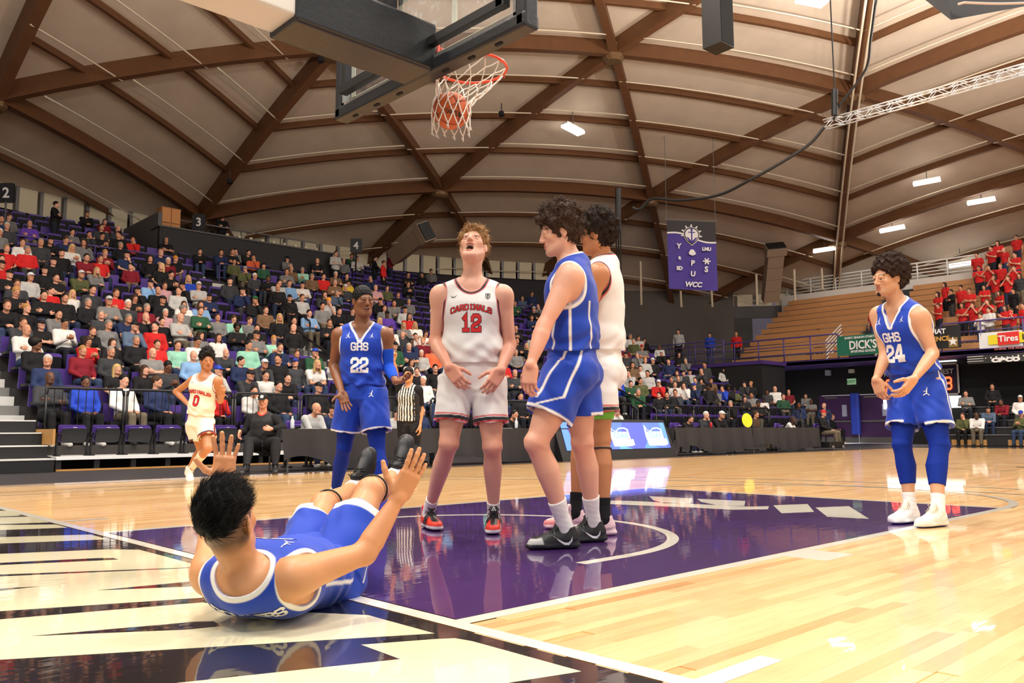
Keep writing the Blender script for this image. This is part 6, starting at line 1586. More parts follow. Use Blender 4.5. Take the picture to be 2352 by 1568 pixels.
# --- blue, standing side on in front
def player_profile():
    J = joints(4.70, hd=(1285, 534, .02), hf=(-.97, -.20, .10), hu=(-.2, .97, 0), nk=(1311, 598, .03), sl=(1309, 632, -.16), sr=(1330, 632, .22), el=(1250, 748, -.24), er=(1318, 765, .28),
               wl=(1219, 838, -.33), wr=(1300, 860, .22), hl=(-.08, -1, .08), nl=(.55, 0, -.83), hr=(-.1, -1, 0), nr=(.4, 0, .9), cl=(.50, .05, .35), cr=(.4, .05, .4),
               pl=(1306, 850, -.09), pr=(1322, 850, .11), kl=(1231, 1018, -.20), kr=(1338, 1018, .07), al=(1300, 1215, -.06), ar=(1364, 1202, .05), tl=(-1, 0, .22), tr=(-1, 0, .25))
    stand(J); ground_shoes(J); lens(J, 'profile')
    f = Fig(J, 1.05, bulk=1.05, lid=.9); root = root_at(J, 'person', 'player in blue standing side-on in black shoes with arms hanging, eyes down')
    f.skin(SK_FAIR, lin(58, 38, 26), root, flush=.4, stubble=.1)
    f.hair(lin(62, 42, 30), root, th=.024, style='lumpy', seed=5, nstr=1500, slen=.060, curl=.75, top=.018, bump=.006, srad=.0026, low=.062, hline=.030)
    jj = f.jersey(root, BLUE, WHT, e=.014, hem=.110, loose=.020, pipes=GPIPE+[(.02, .36, .5, .3, .005, WHT)], tw=.014, h=.0038, wr=.006)
    f.shorts(root, BLUE, e=.020, ln=.64, flare=.014, hems=[(0, .018, WHT)], waist=.13, pipes=[(-.25, .52, .28, .62, .008, WHT), (-.25, .40, -.45, -.45, .008, WHT), (.40, .60, -.45, .5, .008, WHT)])
    leaper(root_child(root), J['pl']+CAM_U*.0, CAM_R, CAM_U, -CAM_D, .03, WHT) if False else None
    for q in 'lr':
        f.cover(root, [('shin', q, .66, 1.1)], lin(232, 230, 228), .006, 'sock')
        f.shoe(q, root, dict(sole=BLK, mid=BLK, upper=lin(34, 33, 36), toe=lin(190, 190, 184), tongue=BLK, lace=BLK, heel=BLK, mark=lin(225, 225, 225)), ln=.30, high=.02)
    FIGS['profile'] = f
def root_child(r): return r.children[0]

# --- white, partly hidden behind him
def player_behind():
    J = joints(5.42, hd=(1372, 540, .0), hf=(-.90, -.05, -.35), hu=(-.05, 1, 0), nk=(1383, 596, .03), sl=(1373, 628, -.20), sr=(1394, 628, .2), el=(1340, 748, -.24), er=(1390, 745, .24),
               wl=(1318, 845, -.38), wr=(1372, 850, .15), hl=(-.1, -1, .1), nl=(.5, 0, -.85), hr=(-.1, -1, 0), nr=(.4, 0, .9), cl=(.35, .08, .4), cr=(.35, .08, .4),
               pl=(1374, 850, -.1), pr=(1386, 850, .1), kl=(1380, 1012, -.14), kr=(1332, 1000, .25), al=(1387, 1190, -.22), ar=(1322, 1177, .13), tl=(-1, 0, .25), tr=(-1, 0, .1))
    stand(J); ground_shoes(J); lens(J, 'behind')
    f = Fig(J, 1.06); root = root_at(J, 'person', 'player in white behind the blue side-on player, in pink shoes and black socks')
    f.skin(SK_MED, lin(40, 26, 18), root)
    f.hair(lin(44, 30, 22), root, th=.020, style='lumpy', seed=8, nstr=1500, slen=.050, curl=.9, top=.02, bump=.006, srad=.0024)
    tr = [(0, .004, WHT), (.004, .009, RED), (.009, .020, BLK), (.020, .025, RED)]
    f.jersey(root, WHT, WHT, trims=tr, e=.014, hem=.125, loose=.024)
    f.shorts(root, WHT, e=.018, ln=.60, flare=.012, hems=[(0, .010, RED), (.010, .034, BLK), (.034, .038, WHT), (.038, .046, RED)], waist=.145)
    for q in 'lr':
        f.cover(root, [('thigh', q, .45, .70)], lin(120, 190, 70), .012, 'undershort')
        f.cover(root, [('shin', q, .74, 1.1)], BLK, .006, 'sock')
        f.shoe(q, root, dict(sole=lin(236, 190, 192), mid=lin(245, 215, 214), upper=lin(240, 205, 206), toe=lin(232, 140, 140), tongue=lin(240, 205, 206), lace=lin(245, 225, 225), heel=lin(240, 205, 206)), high=.02)
    kb = J['kl']; mb = MB(); d = unit(J['al']-J['kl']); e1 = unit(np.cross(d, CAM_R)); e2 = np.cross(d, e1); c = kb+d*.05
    mb.tube([c+.064*(e1*math.cos(a)+e2*math.sin(a)) for a in np.linspace(0, 6.28, 25)[:-1]], .006, 6, True); mb.build('knee_band', mat('black_rubber', (.015, .015, .016), .6), root, True)
    FIGS['behind'] = f

# --- blue 24 on the right
def player_24():
    J = joints(5.95, hd=(2040, 640, .02), hf=(-.95, -.08, .30), hu=(-.08, 1, 0), nk=(2063, 697, .02), sl=(2111, 726, -.14), sr=(2019, 722, .16), el=(2142, 812, -.2), er=(2034, 818, .08),
               wl=(2098, 872, -.46), wr=(2012, 872, .02), hl=(-.66, -.72, .2), nl=(-.5, .25, -.85), hr=(.22, -.95, .2), nr=(.75, .2, -.62), cl=(.40, .10, .45), cr=(.55, .06, .35),
               pl=(2131, 885, -.04), pr=(2078, 885, .10), kl=(2158, 1024, -.22), kr=(2072, 1024, -.06), al=(2154, 1172, -.23), ar=(2091, 1165, -.04), tl=(-.85, 0, .45), tr=(-.9, 0, .40))
    stand(J); ground_shoes(J); lens(J, '24')
    f = Fig(J, 1.03); root = root_at(J, 'person', 'player in blue number 24 jersey and blue leg sleeves, hands low')
    f.skin(SK_TAN, lin(48, 32, 24), root, stubble=.15)
    f.hair(lin(56, 38, 28), root, th=.036, style='short', seed=11, nstr=7000, slen=.030, curl=1.3, top=.016, bump=.006, bfreq=140., srad=.0013, puff=(0, -.018, .010), hline=.020, low=.060)
    mb = MB(); F = SDF()                                                            # chin beard
    F.add(p_ell(f.HP(0, .086, -.104), f.HR, np.array((.020, .016, .017))*f.sc_h), .01); me, V, Q = sdf_mesh('beard', F, .003, lambda V: np.tile(lin(40, 26, 18), (len(V), 1))); link('beard', me, root, vc_mat('hair', .45, .4))
    jj = f.jersey(root, BLUE, WHT, e=.013, hem=.105, loose=.018, vneck=True, neck=(.078, .09, .10), h=.0040, wr=.006, pipes=[(.02, .36, -.2, -.1, .0055, WHT)])
    sh = f.shorts(root, BLUE, e=.014, ln=.70, flare=.010, hems=[(0, .018, WHT)], waist=.125, pipes=[(-.25, .60, .25, -.25, .008, WHT), (-.25, .60, -.30, -.55, .008, WHT)])
    ghs(f, jj, '24', drop=.010, gup=-.030)
    for q in 'lr':
        f.cover(root, [('thigh', q, .5, 1), ('shin', q, 0, .62)], BLUED, .006, 'leg_sleeve')
        f.cover(root, [('shin', q, .76, 1.1)], lin(235, 232, 228), .006, 'sock')
        f.shoe(q, root, dict(sole=lin(40, 60, 150), mid=lin(232, 230, 226), upper=lin(236, 234, 230), toe=lin(236, 234, 230), tongue=lin(230, 224, 208), lace=lin(225, 215, 190), heel=lin(230, 228, 224)), high=.02)
    leaper(sh, J['pl']+f.pf*.1+CAM_R*.02-CAM_U*.02, CAM_R, CAM_U, unit(J['pl']-f.pc)+f.pf, .045, WHT)
    FIGS['24'] = f

# --- blue 22 in the middle
def player_22():
    J = joints(7.0, hd=(834, 692, .0), hf=(.50, .02, .86), hu=(0, 1, 0), nk=(833, 744, .03), sr=(779, 768, .0), sl=(887, 768, .0), er=(766, 838, .05), wr=(785, 902, -.16), el=(893, 843, .0), wl=(909, 876, -.25),
               hr=(.35, -.85, .35), nr=(.35, .45, .82), hl=(.78, .10, .60), nl=(-.25, .95, .2), cr=(.25, .14, .9), cl=(.40, .10, .2),
               pr=(806, 900, .02), pl=(858, 900, .0), kr=(790, 1030, .0), kl=(867, 1032, -.15), ar=(768, 1137, .2), al=(879, 1148, -.3), tr=(.05, 0, 1), tl=(.35, 0, 1))
    stand(J); ground_shoes(J); lens(J, '22')
    f = Fig(J, 1.03, mouth=.25); root = root_at(J, 'person', 'player in blue number 22 jersey with open palms, one blue arm sleeve')
    f.skin(SK_BRN, lin(20, 14, 12), root, lip=lin(150, 92, 78))
    f.hair(lin(18, 14, 13), root, th=.005, style='short', seed=2, nstr=3500, slen=.014, curl=1.2, srad=.0018, top=.008, bump=.002, bfreq=260., low=.050, hline=.034)
    jj = f.jersey(root, BLUE, WHT, e=.013, hem=.06, loose=.018, neck=(.088, .10, .115), vneck=True, h=.0042, wr=.006, pipes=[(.02, .36, .1, .1, .0055, WHT)])
    sh = f.shorts(root, BLUE, e=.022, ln=.70, flare=.018, hems=[(0, .014, WHT)], waist=.08, pipes=[(.1, .6, -.1, -.1, .006, BLUED)])
    ghs(f, jj, '22', drop=.02)
    leaper(sh, J['pl']+f.pf*.1+CAM_R*.02-CAM_U*.02, CAM_R, CAM_U, f.pf, .045, WHT)
    for q in 'lr':
        f.cover(root, [('thigh', q, .5, 1), ('shin', q, 0, .82)], BLUED, .006, 'leg_sleeve')
        f.cover(root, [('shin', q, .84, 1.1)], lin(228, 228, 226), .006, 'sock')
        f.shoe(q, root, dict(sole=lin(190, 215, 110), mid=lin(60, 50, 140), upper=lin(50, 44, 150), tongue=lin(40, 36, 120), lace=lin(60, 60, 160), heel=lin(50, 44, 150)), high=.02)
    f.cover(root, [('uparm', 'l', .45, 1), ('forearm', 'l', 0, .80)], lin(30, 80, 200), .005, 'arm_sleeve')
    FIGS['22'] = f

# --- white 0 jogging on the far side
def player_runner():
    J = joints(10.8, hd=(476, 828), hf=(.50, -.04, .86), hu=(.02, 1, 0), nk=(473, 860), sr=(443, 873, .05), sl=(501, 874, -.05), er=(404, 899, .12), wr=(436, 932, -.02), el=(506, 920, .02), wl=(512, 908, -.25),
               hr=(.80, -.45, .35), nr=(-.3, -.5, -.8), hl=(.35, .75, .35), nl=(-.8, .2, .1), cr=(.95, .0, .1), cl=(.9, .0, .1),
               pr=(444, 968, .02), pl=(472, 968, -.02), kl=(478, 1030, -.28), kr=(463, 1034, .05), al=(436, 1080, -.02), ar=(433, 1078, .55), tl=(.40, -.30, .7), tr=(.3, -.5, .5))
    lens(J, 'runner')
    f = Fig(J, 1.0, bulk=.92); root = root_at(J, 'person', 'player in white number 0 jersey jogging past the empty courtside chairs')
    f.skin(SK_MED, lin(24, 17, 14), root, hbody=.010, hfine=.005, stubble=.2)
    f.hair(lin(26, 20, 18), root, th=.018, style='lumpy', seed=4, nstr=700, slen=.045, curl=.9, top=.03, hm=.006, srad=.003)
    jj = f.jersey(root, CREAM, CREAM, trims=[(0, .006, CREAM), (.006, .016, lin(150, 40, 40)), (.016, .021, CREAM)], e=.014, hem=.09, loose=.024, h=.008)
    f.shorts(root, CREAM, e=.022, ln=.62, flare=.016, hems=[(0, .012, RED), (.012, .034, BLK)], pipes=[(.25, .7, .2, .2, .03, RED), (.25, .7, .2, .2, .015, BLK)], waist=.11, h=.008)
    r = f.cr if np.dot(f.cr, CAM_R) > 0 else -f.cr; c = J['nk']+f.cf*.15-f.up*.27
    pl = drape(jj, c+f.up*.03, r, f.up, .0064, arc=.006, toward=f.cf)
    lettering('CARDINALS', lambda a, b: pl(a, b, .004), (3.6, 6), 2.0, .85).build('lettering', mat('print_red2', lin(190, 40, 40), .6), jj)
    pl2 = drape(jj, c-f.up*.12, r, f.up, .018, toward=f.cf, sx=.8)
    for w, col, nm, lf in ((1.05, BLK, 'number_outline', .003), (.72, RED, 'number', .005)): lettering('0', lambda a, b, lf=lf: pl2(a, b, lf), (4, 6), 1.6, w).build(nm, mat('print_%s' % nm, col, .6), jj)
    swoosh(jj, J['nk']+f.cf*.15-f.up*.11-r*.10, r, f.up, f.cf, .045, BLK)
    f.cover(root, [('shin', 'l', .30, .85)], lin(240, 222, 196), .006, 'calf_sleeve', .008)
    for q in 'lr':
        f.cover(root, [('shin', q, .88, 1.1)], WHT, .006, 'sock', .008)
        f.shoe(q, root, dict(sole=WHT, mid=WHT, upper=lin(236, 238, 230), toe=WHT, tongue=lin(220, 235, 215), lace=WHT, heel=lin(90, 170, 120)), up=V3(0, 0, 1)*.9-J['t'+q]*.0 + unit(J['k'+q]-J['a'+q])*.5, high=.03)
    FIGS['runner'] = f

# --- blue, on the floor with arms out
def player_down():
    J = joints(2.7, hd=(522, 1200, .0), hf=(.14, .22, -.96), hu=(-.08, .96, .26), nk=(554, 1334, .02), sr=(672, 1328, .04), sl=(480, 1318, .15), er=(838, 1270, .22), wr=(915, 1142, .30), el=(482, 1218, .36), wl=(513, 1104, .52),
               hr=(.48, .87, -.10), nr=(-.45, .15, -.88), hl=(.10, 1, .05), nl=(.15, .1, 1), cr=(.10, .10, .75), cl=(.05, .22, .75),
               pr=(768, 1320, .60), pl=(692, 1310, .66), kr=(850, 1128, .92), kl=(746, 1162, 1.02), ar=(908, 1092, 1.32), al=(818, 1118, 1.40), tr=(.22, .93, -.30), tl=(.10, .93, -.35))
    lens(J, 'down')
    f = Fig(J, 1.03); p = (J['pl']+J['pr'])/2
    root = empty('person', (p[0], p[1], 0), 'player in blue lying on the floor, both arms raised, seen from behind', 'person')
    f.skin(lin(212, 150, 104), lin(14, 12, 12), root, hbody=.0055, hfine=.0028, scalp=.75, flush=.15, xbox=())
    f.hair(lin(15, 13, 13), root, th=.008, style='short', seed=9, nstr=5200, slen=.050, srad=.0011, top=.018, bump=.003, low=-.050, hline=.020, hm=.0032, flow=(.45, .75, .25), lift=.55)
    jj = f.jersey(root, BLUE, WHT, e=.010, hem=.06, loose=.020, neck=(.095, .085, .115), arm=(.062, .10, .110), tw=.019, h=.004, wr=.007, pipes=[(.02, .36, -.1, -.1, .006, WHT)])
    sh = f.shorts(root, BLUE, e=.020, ln=.66, flare=.012, hems=[(0, .035, WHT)], waist=.09, h=.0045, pipes=[(.0, .6, -.2, -.2, .006, WHT), (.0, .6, -.7, -.7, .006, WHT)])
    r = CAM_R; nb = unit(-f.cf)
    c = J['nk']-f.cf*.15-f.up*.098
    rr = f.cr if np.dot(f.cr, CAM_R) > 0 else -f.cr
    pl = drape(jj, c, rr, f.up, .0072, toward=-f.cf, arc=-.0030)
    lettering('GOTHERS', lambda a, b: pl(a, b, .003), (3.7, 6), 1.5, .74).build('lettering', mat('print_white', WHT, .6), jj)
    pl2 = drape(jj, c-f.up*.17, rr, f.up, .02, toward=-f.cf, sx=.8)
    lettering('3', lambda a, b: pl2(a, b, .003), (4, 6), 1.6, .8).build('number', mat('print_white', WHT, .6), jj)
    pl3 = drape(jj, J['nk']+f.cf*.18-f.up*.24, -rr, f.up, .0105, toward=f.cf, sx=.9)
    lettering('GHS', lambda a, b: pl3(a, b, .003), (4, 6), 1.9, .72).build('lettering', mat('print_white', WHT, .6), jj)
    leaper(jj, J['nk']+f.cf*.18-f.up*.13+rr*.09, -rr, f.up, f.cf, .04, WHT)
    for q in 'lr':
        f.cover(root, [('shin', q, .82, 1.1)], lin(236, 236, 236), .006, 'sock', .004)
        up = unit(J['k'+q]-J['a'+q]); up = unit(up-unit(J['t'+q])*np.dot(up, unit(J['t'+q])))
        f.shoe(q, root, dict(sole=lin(30, 30, 32), mid=lin(40, 40, 42), upper=lin(22, 22, 24), toe=lin(30, 30, 33), tongue=lin(18, 18, 20), lace=(.01, .01, .011), heel=lin(22, 22, 24)), up=up, ln=.30, high=.03)
        d = unit(J['a'+q]-J['k'+q]); c = J['k'+q]+d*.045; e1 = unit(np.cross(d, CAM_R)); e2 = np.cross(d, e1)
        mb = MB(); mb.tube([c+.063*(e1*math.cos(a)+e2*math.sin(a)) for a in np.linspace(0, 6.28, 33)[:-1]], .0045, 8, True); mb.build('knee_band', mat('black_rubber', (.015, .015, .016), .6), root, True)
    FIGS['down'] = f

# --- official behind
def referee():
    J = joints(12.8, hd=(938, 861), hf=(-.12, .05, 1), hu=(0, 1, 0), nk=(940, 887), sr=(920, 897, .05), sl=(960, 897, -.05), er=(910, 862, .0), wr=(904, 826, -.1), el=(968, 938), wl=(965, 978, -.08),
               hr=(-.05, 1, 0), nr=(.3, 0, .95), hl=(0, -1, .1), nl=(-.9, 0, -.2), cr=(1.0, 0, .1), cl=(.4, .05, .4), pr=(929, 968), pl=(952, 968), kr=(928, 1030, -.04), kl=(953, 1030, -.04), ar=(927, 1082, .03), al=(954, 1082, .03), tr=(-.2, 0, 1), tl=(.2, 0, 1))
    stand(J); ground_shoes(J); lens(J, 'ref')
    f = Fig(J, .93, bulk=1.05); root = root_at(J, 'person', 'referee in black and white striped shirt with one fist raised')
    f.skin(lin(205, 150, 105), lin(20, 18, 18), root, hbody=.011, hfine=.006)
    f.hair(lin(24, 20, 20), root, th=.006, top=.01, nstr=200, slen=.03, hm=.006, seed=3)
    W = lin(228, 224, 214)
    jj = f.jersey(root, W, BLK, e=.020, hem=.02, neck=(.06, .06, .10), arm=(.001, .001, .001), tw=.006, loose=.02, h=.008)
    me = jj.data; V = np.array([v.co[:] for v in me.vertices]); L = local(V, f.pc, np.array([f.cr, f.cf, f.up])); x = L[:, 0]
    dark = (np.abs(((x+.011) % .044)-.022) < .011) | (np.abs(x) > .135) | (L[:, 1] < -.02)
    C = np.where(dark[:, None], np.array(BLK), np.array(W)); me.color_attributes['Col'].data.foreach_set('color', np.concatenate([C, np.ones((len(C), 1))], 1).astype(np.float32).ravel())
    for q in 'lr':
        f.cover(root, [('uparm', q, -.05, .85)], BLK, .018, 'shirt_sleeve', .009)
        f.cover(root, [('thigh', q, -.1, 1), ('shin', q, 0, .97)], (.014, .014, .016), .022, 'trouser_leg', .010)
        f.shoe(q, root, dict(sole=BLK, mid=BLK, upper=BLK, tongue=BLK, lace=BLK, heel=BLK), high=.0, laces=False)
    f.shorts(root, (.014, .014, .016), e=.020, ln=.4, flare=.0, waist=.06, h=.010, name='trousers')
    FIGS['ref'] = f

# --- coach on the end chair
def coach():
    J = joints(13.85, hd=(604, 921), hf=(.05, -.05, 1), hu=(0, 1, 0), nk=(604, 949, .03), sr=(578, 962, .02), sl=(631, 962, .02), er=(560, 992, -.05), wr=(551, 990, -.25), el=(651, 982, -.02), wl=(623, 985, -.22),
               hr=(-.1, -.9, .3), nr=(.9, 0, .2), hl=(-.95, .1, .1), nl=(0, -.3, -.9), cr=(.6, .05, .4), cl=(.5, .05, .3), pr=(592, 1022, .02), pl=(617, 1022, .02), kr=(572, 1014, -.44), kl=(634, 1014, -.44), ar=(566, 1073, -.40), al=(632, 1071, -.40), tr=(-.25, 0, 1), tl=(.35, 0, 1))
    stand(J); ground_shoes(J); lens(J, 'coach')
    f = Fig(J, .95, bulk=1.12); root = root_at(J, 'person', 'seated coach in black jacket, orange collar and black cap beside the scorer table')
    f.skin(lin(222, 160, 130), lin(110, 90, 80), root, hbody=.011, hfine=.006)
    JK = (.016, .016, .018)
    f.jersey(root, JK, lin(220, 70, 40), e=.028, hem=-.02, neck=(.058, .06, .10), arm=(.001, .001, .001), tw=.022, loose=.03, h=.009, name='jacket')
    for q in 'lr':
        f.cover(root, [('uparm', q, -.1, 1), ('forearm', q, 0, .9)], JK, .020, 'jacket_sleeve', .009)
        f.cover(root, [('thigh', q, -.1, 1), ('shin', q, 0, .97)], (.018, .018, .02), .022, 'trouser_leg', .010); f.cover(root, [('shin', q, .8, 1.1)], BLK, .010, 'sock', .009)
        f.shoe(q, root, dict(sole=lin(200, 200, 200), mid=lin(60, 60, 62), upper=lin(50, 50, 52), tongue=BLK, lace=BLK, heel=BLK), high=.0, laces=False)
    f.shorts(root, (.018, .018, .02), e=.022, ln=.3, flare=.0, waist=.06, h=.010, name='trousers')
    F = SDF(); h = f.sc_h
    F.add(p_ell(f.HP(0, -.012, .060), f.HR, np.array((.090, .108, .078))*h), .01); F.add(p_half(-unit(f.HR[2]-f.HR[1]*.1), float(np.dot(-unit(f.HR[2]-f.HR[1]*.1), f.HP(0, 0, .045)))), .004, '&')
    F.add(p_ell(f.HP(0, .12, .046), f.HR, np.array((.070, .075, .010))*h), .012)
    me, V, Q = sdf_mesh('cap', F, .006, lambda V: paint(np.tile(np.array((.015, .015, .016)), (len(V), 1)), soft(np.abs(local(V, f.hc, f.HR)[:, 0])-.022, .01)*(local(V, f.hc, f.HR)[:, 1] > .06)*(local(V, f.hc, f.HR)[:, 2] > .065), WHT)); link('cap', me, root, vc_mat('knit', .8, .2, .12, 500))
    FIGS['coach'] = f
for fn in (player_shouting, player_profile, player_behind, player_24, player_22, player_runner, player_down, referee, coach): fn()
CROWD_T = """2 498 kN,23 497 bG,70 513 nP,3 532 wG,33 535 wD,54 556 bW,18 570 oR,65 572 gR,92 554 gD,113 548 cK,155 550 bN,169 568 LW,196 556 BG,169 532 kG,202 535 kD,238 540 kK,236 521 bD,238 506 bM,198 488 kK,126 473 kK s,8 607 cR,195 586 kM,223 592 bR,126 599 cK,164 599 cK,215 616 LG,180 624 CO,105 619 cK,65 634 CS,26 629 cK,42 651 bD,1 589 bR,121 666 kR,153 661 kK,171 675 LW,195 662 kD,104 677 kK,151 683 kK,207 694 gK,11 691 bK,61 694 oK,48 706 oK,247 688 CG,2 729 bD,129 714 kG,110 738 kW m,16 753 nW,77 746 cK,38 783 aK d,177 756 bK,230 743 gG,238 722 gD,207 786 BR,195 805 oM,69 823 wN,120 859 nD d,201 877 kB d,274 525 nD,274 538 kK,306 548 bR,279 562 gK,384 551 nK,459 574 kK,373 580 nN,390 592 yK,347 593 BK,373 611 LK,406 613 wM,397 629 kK,303 611 kM,291 581 cN,264 599 oM,435 639 LB,459 655 CS,483 682 cN,344 648 cL,378 655 bI,366 666 nK,414 667 bS,441 674 cK,317 664 cK,307 683 BK,271 672 bR,378 688 cK,285 696 wD,363 704 gG,425 699 BW,464 699 BL,497 594 kO,342 706 gM,374 517 gW p,414 524 gK p,323 724 nK,349 718 wI,347 735 kK,400 724 nS,459 713 bE,489 730 bG,287 724 gN,306 741 cJ,317 781 gK,360 749 kR,341 789 bR,390 791 bT,421 780 kW m,464 770 BG,486 773 BW,448 816 nL,355 810 nG,386 840 kD d,338 850 BK,274 848 LK,291 871 kW,368 869 bN,260 807 gD,263 791 BK,509 476 nK s,516 562 kK,541 575 kG,557 575 kK,583 589 kA,663 594 cG,683 592 nE,730 596 nK,522 611 CO,543 627 wD,583 608 bK,608 610 cE,577 624 kN,604 634 kK d,565 648 cD,591 669 cN,620 656 nK,661 623 bG,671 616 nV,694 619 gT,719 634 gV,746 634 kR,667 650 bL,697 653 cW,658 678 bS,692 682 kS,629 691 eK,637 680 cK,744 702 kG,522 734 bT,548 752 aK d,569 738 bG,593 753 kK,594 769 cG,574 788 kT,627 779 oT,648 793 bN,653 810 bK,515 805 nD,559 829 kN,591 827 CD,613 817 kK,683 736 kK,711 752 nK,711 736 bK,746 741 kL,743 764 gN,639 714 bV,672 728 LK,681 833 uD,695 821 LW,727 833 uE,564 853 cD,535 883 uS,584 893 kW,615 862 kW,646 881 kK,655 860 kK,738 886 cK,712 926 nS t,765 936 cN t,501 905 bR,768 586 bS s,791 598 nG,806 586 bE,822 593 kW,858 595 kK s,878 606 bR s,893 589 kM sd,940 630 kK,971 630 kK,992 622 kG,994 606 kK d,774 629 wV,799 635 nK,852 638 gN,772 646 gV,782 657 CD,803 649 cY,803 662 cN,774 672 gJ,774 692 BD,755 689 yS,777 710 kK,865 659 nI,892 662 bO,940 651 bK,986 656 CK,875 689 cK,886 707 bG,905 692 bG,917 676 bK,941 692 gG,933 710 cS,892 721 cP d,930 747 LG,948 745 LW,976 745 BR,907 766 nD,930 767 kW,943 762 BW,946 783 kN d,909 758 LJ,901 756 bW,911 791 cE,942 796 wN,976 799 nA,975 782 oM,814 713 bK,954 814 wS,990 814 bL,949 833 BW,960 852 bK,976 873 wW,1003 844 kK,907 938 hS t,976 943 bN t,1202 685 nJ,1223 674 bN,1185 696 bE,1228 709 CK,1237 702 nG,1221 726 bN,1148 771 BK,1196 768 gS,1210 781 bK,1222 772 nK,1150 812 BD,1188 812 gG,1186 856 nD,1199 855 bR,1178 880 bT,1200 910 kK,1169 942 kK t,1222 795 LK,1157 887 bK,1423 739 kK,1410 767 kK,1429 761 BK,1429 775 nS,1450 772 gW,1468 776 bW,1477 782 BK,1437 803 gM,1440 814 cD,1466 813 gG,1477 797 rG,1491 799 gO,1516 798 nW d,1521 809 CK,1485 827 oS,1502 828 CK,1537 827 kN,1561 814 BK,1577 826 gG,1581 853 cS,1557 854 BG,1568 859 cD,1456 837 BV,1468 845 kW,1446 851 kS,1489 854 kS,1419 876 eK,1452 881 kE,1473 874 kO,1465 893 gE,1514 876 CR,1517 910 kK,1526 900 kK,1553 897 bD,1553 882 bW,1572 882 BW,1544 872 bK,1556 867 bK,1406 867 bB,1621 837 kD,1612 848 nD,1665 851 cW,1712 879 hD,1727 881 oK,1735 870 bA d,1597 884 uN,1598 872 kD,1631 888 aK d,1611 877 aK,1635 874 bV,1654 888 aB,1640 898 nG d,1674 890 aK d,1682 900 hO d,1681 919 gK,1714 903 kG m,1714 917 BK,1744 923 hK d,1756 921 hW d,1621 949 wD t,1648 945 CK t,1744 951 bD t,1768 878 rS d,1782 891 nW,1764 900 kD d,1802 908 bE,1814 900 nM,1854 905 bG,1865 926 nG d,1837 926 kN d,1895 929 nN,1895 950 rK f,1915 959 oK f,1946 960 nG f,1811 957 BW td,1415 937 nW t,1576 963 kK t"""
CROWD_S = """2242 587 kR,2275 571 kR,2290 559 BR,2305 575 nR,2333 546 kR,2330 586 kR,2246 617 kR,2269 615 kR,2296 612 oR,2283 637 BR,2313 639 bR,2328 617 bR,2340 634 BD,2294 674 BR,2326 669 kK,2259 661 BR,2224 669 bR,2205 662 kR,2183 671 kK,2168 655 BR,2152 677 BR,2153 703 bR,2208 702 BR,2232 702 bR,2265 694 bR,2308 708 BR,2322 716 bR,2269 713 kW,2250 727 bW,2349 703 bR"""
CROWD_B = """2216 910 kG,2277 897 kK,2266 929 hJ,2301 922 kM d,2341 916 CW,2210 964 bO,2244 983 kW d,2341 949 uO"""
# ---------------------------------------------------------------- spectators: a few poses modelled once, every person an object of its own
def ocvc_mat(name, rough=.6):             # object colour times the mesh's own feature map, nostrils and mouth line darker
    if name in MATS: return MATS[name]
    m, nt, b = new_mat(name); oi = nt.nodes.new('ShaderNodeObjectInfo'); a = nt.nodes.new('ShaderNodeAttribute'); a.attribute_name = 'Col'
    mx = nt.nodes.new('ShaderNodeVectorMath'); mx.operation = 'MULTIPLY'; nt.links.new(oi.outputs['Color'], mx.inputs[0]); nt.links.new(a.outputs['Color'], mx.inputs[1]); nt.links.new(mx.outputs[0], b.inputs['Base Color'])
    b.inputs['Roughness'].default_value = rough; MATS[name] = m; return m
def mirror(q): return q[0], -q[1], q[2]
def seat_pose(lean=0.0, head=(0, 0), el=(-.02, .25, .74), wl=(.22, .12, .62), er=None, wr=None, hl=(.8, -.5, 0), hr=None, nl=(0, -.3, -.9), nr=None, knees=.12, stand=False, c=(.5, .04, .4)):
    er = mirror(el) if er is None else er; wr = mirror(wl) if wr is None else wr; hr = mirror(hl) if hr is None else hr; nr = mirror(nl) if nr is None else nr
    A = lambda p: np.array(p, float)
    if stand:
        J = dict(pl=A((0, .085, .92)), pr=A((0, -.085, .92)), nk=A((-.01, 0, 1.44)), hd=A((.02, 0, 1.60)), sl=A((-.01, .18, 1.38)), sr=A((-.01, -.18, 1.38)), kl=A((.03, .10, .50)), kr=A((.03, -.10, .50)), al=A((0, .11, .10)), ar=A((0, -.11, .10)))
    else:
        J = dict(pl=A((.0, .085, .53)), pr=A((.0, -.085, .53)), nk=A((-.10+lean, 0, 1.04-lean*.35)), hd=A((-.055+lean*1.2, 0, 1.21-lean*.42)), sl=A((-.10+lean*.93, .18, .985-lean*.3)), sr=A((-.10+lean*.93, -.18, .985-lean*.3)),
                 kl=A((.40, knees, .53)), kr=A((.40, -knees, .53)), al=A((.42, knees, .10)), ar=A((.42, -knees, .10)))
    y, z = head; J.update(hf=unit(A((math.cos(y)*math.cos(z), math.sin(y)*math.cos(z), math.sin(z)))), hu=A((-math.sin(z), 0, math.cos(z))), el=A(el), er=A(er), wl=A(wl), wr=A(wr), hl=unit(A(hl)), hr=unit(A(hr)), nl=unit(A(nl)), nr=unit(A(nr)), tl=A((1, .2, 0)), tr=A((1, -.2, 0)), cl=c, cr=c)
    return J
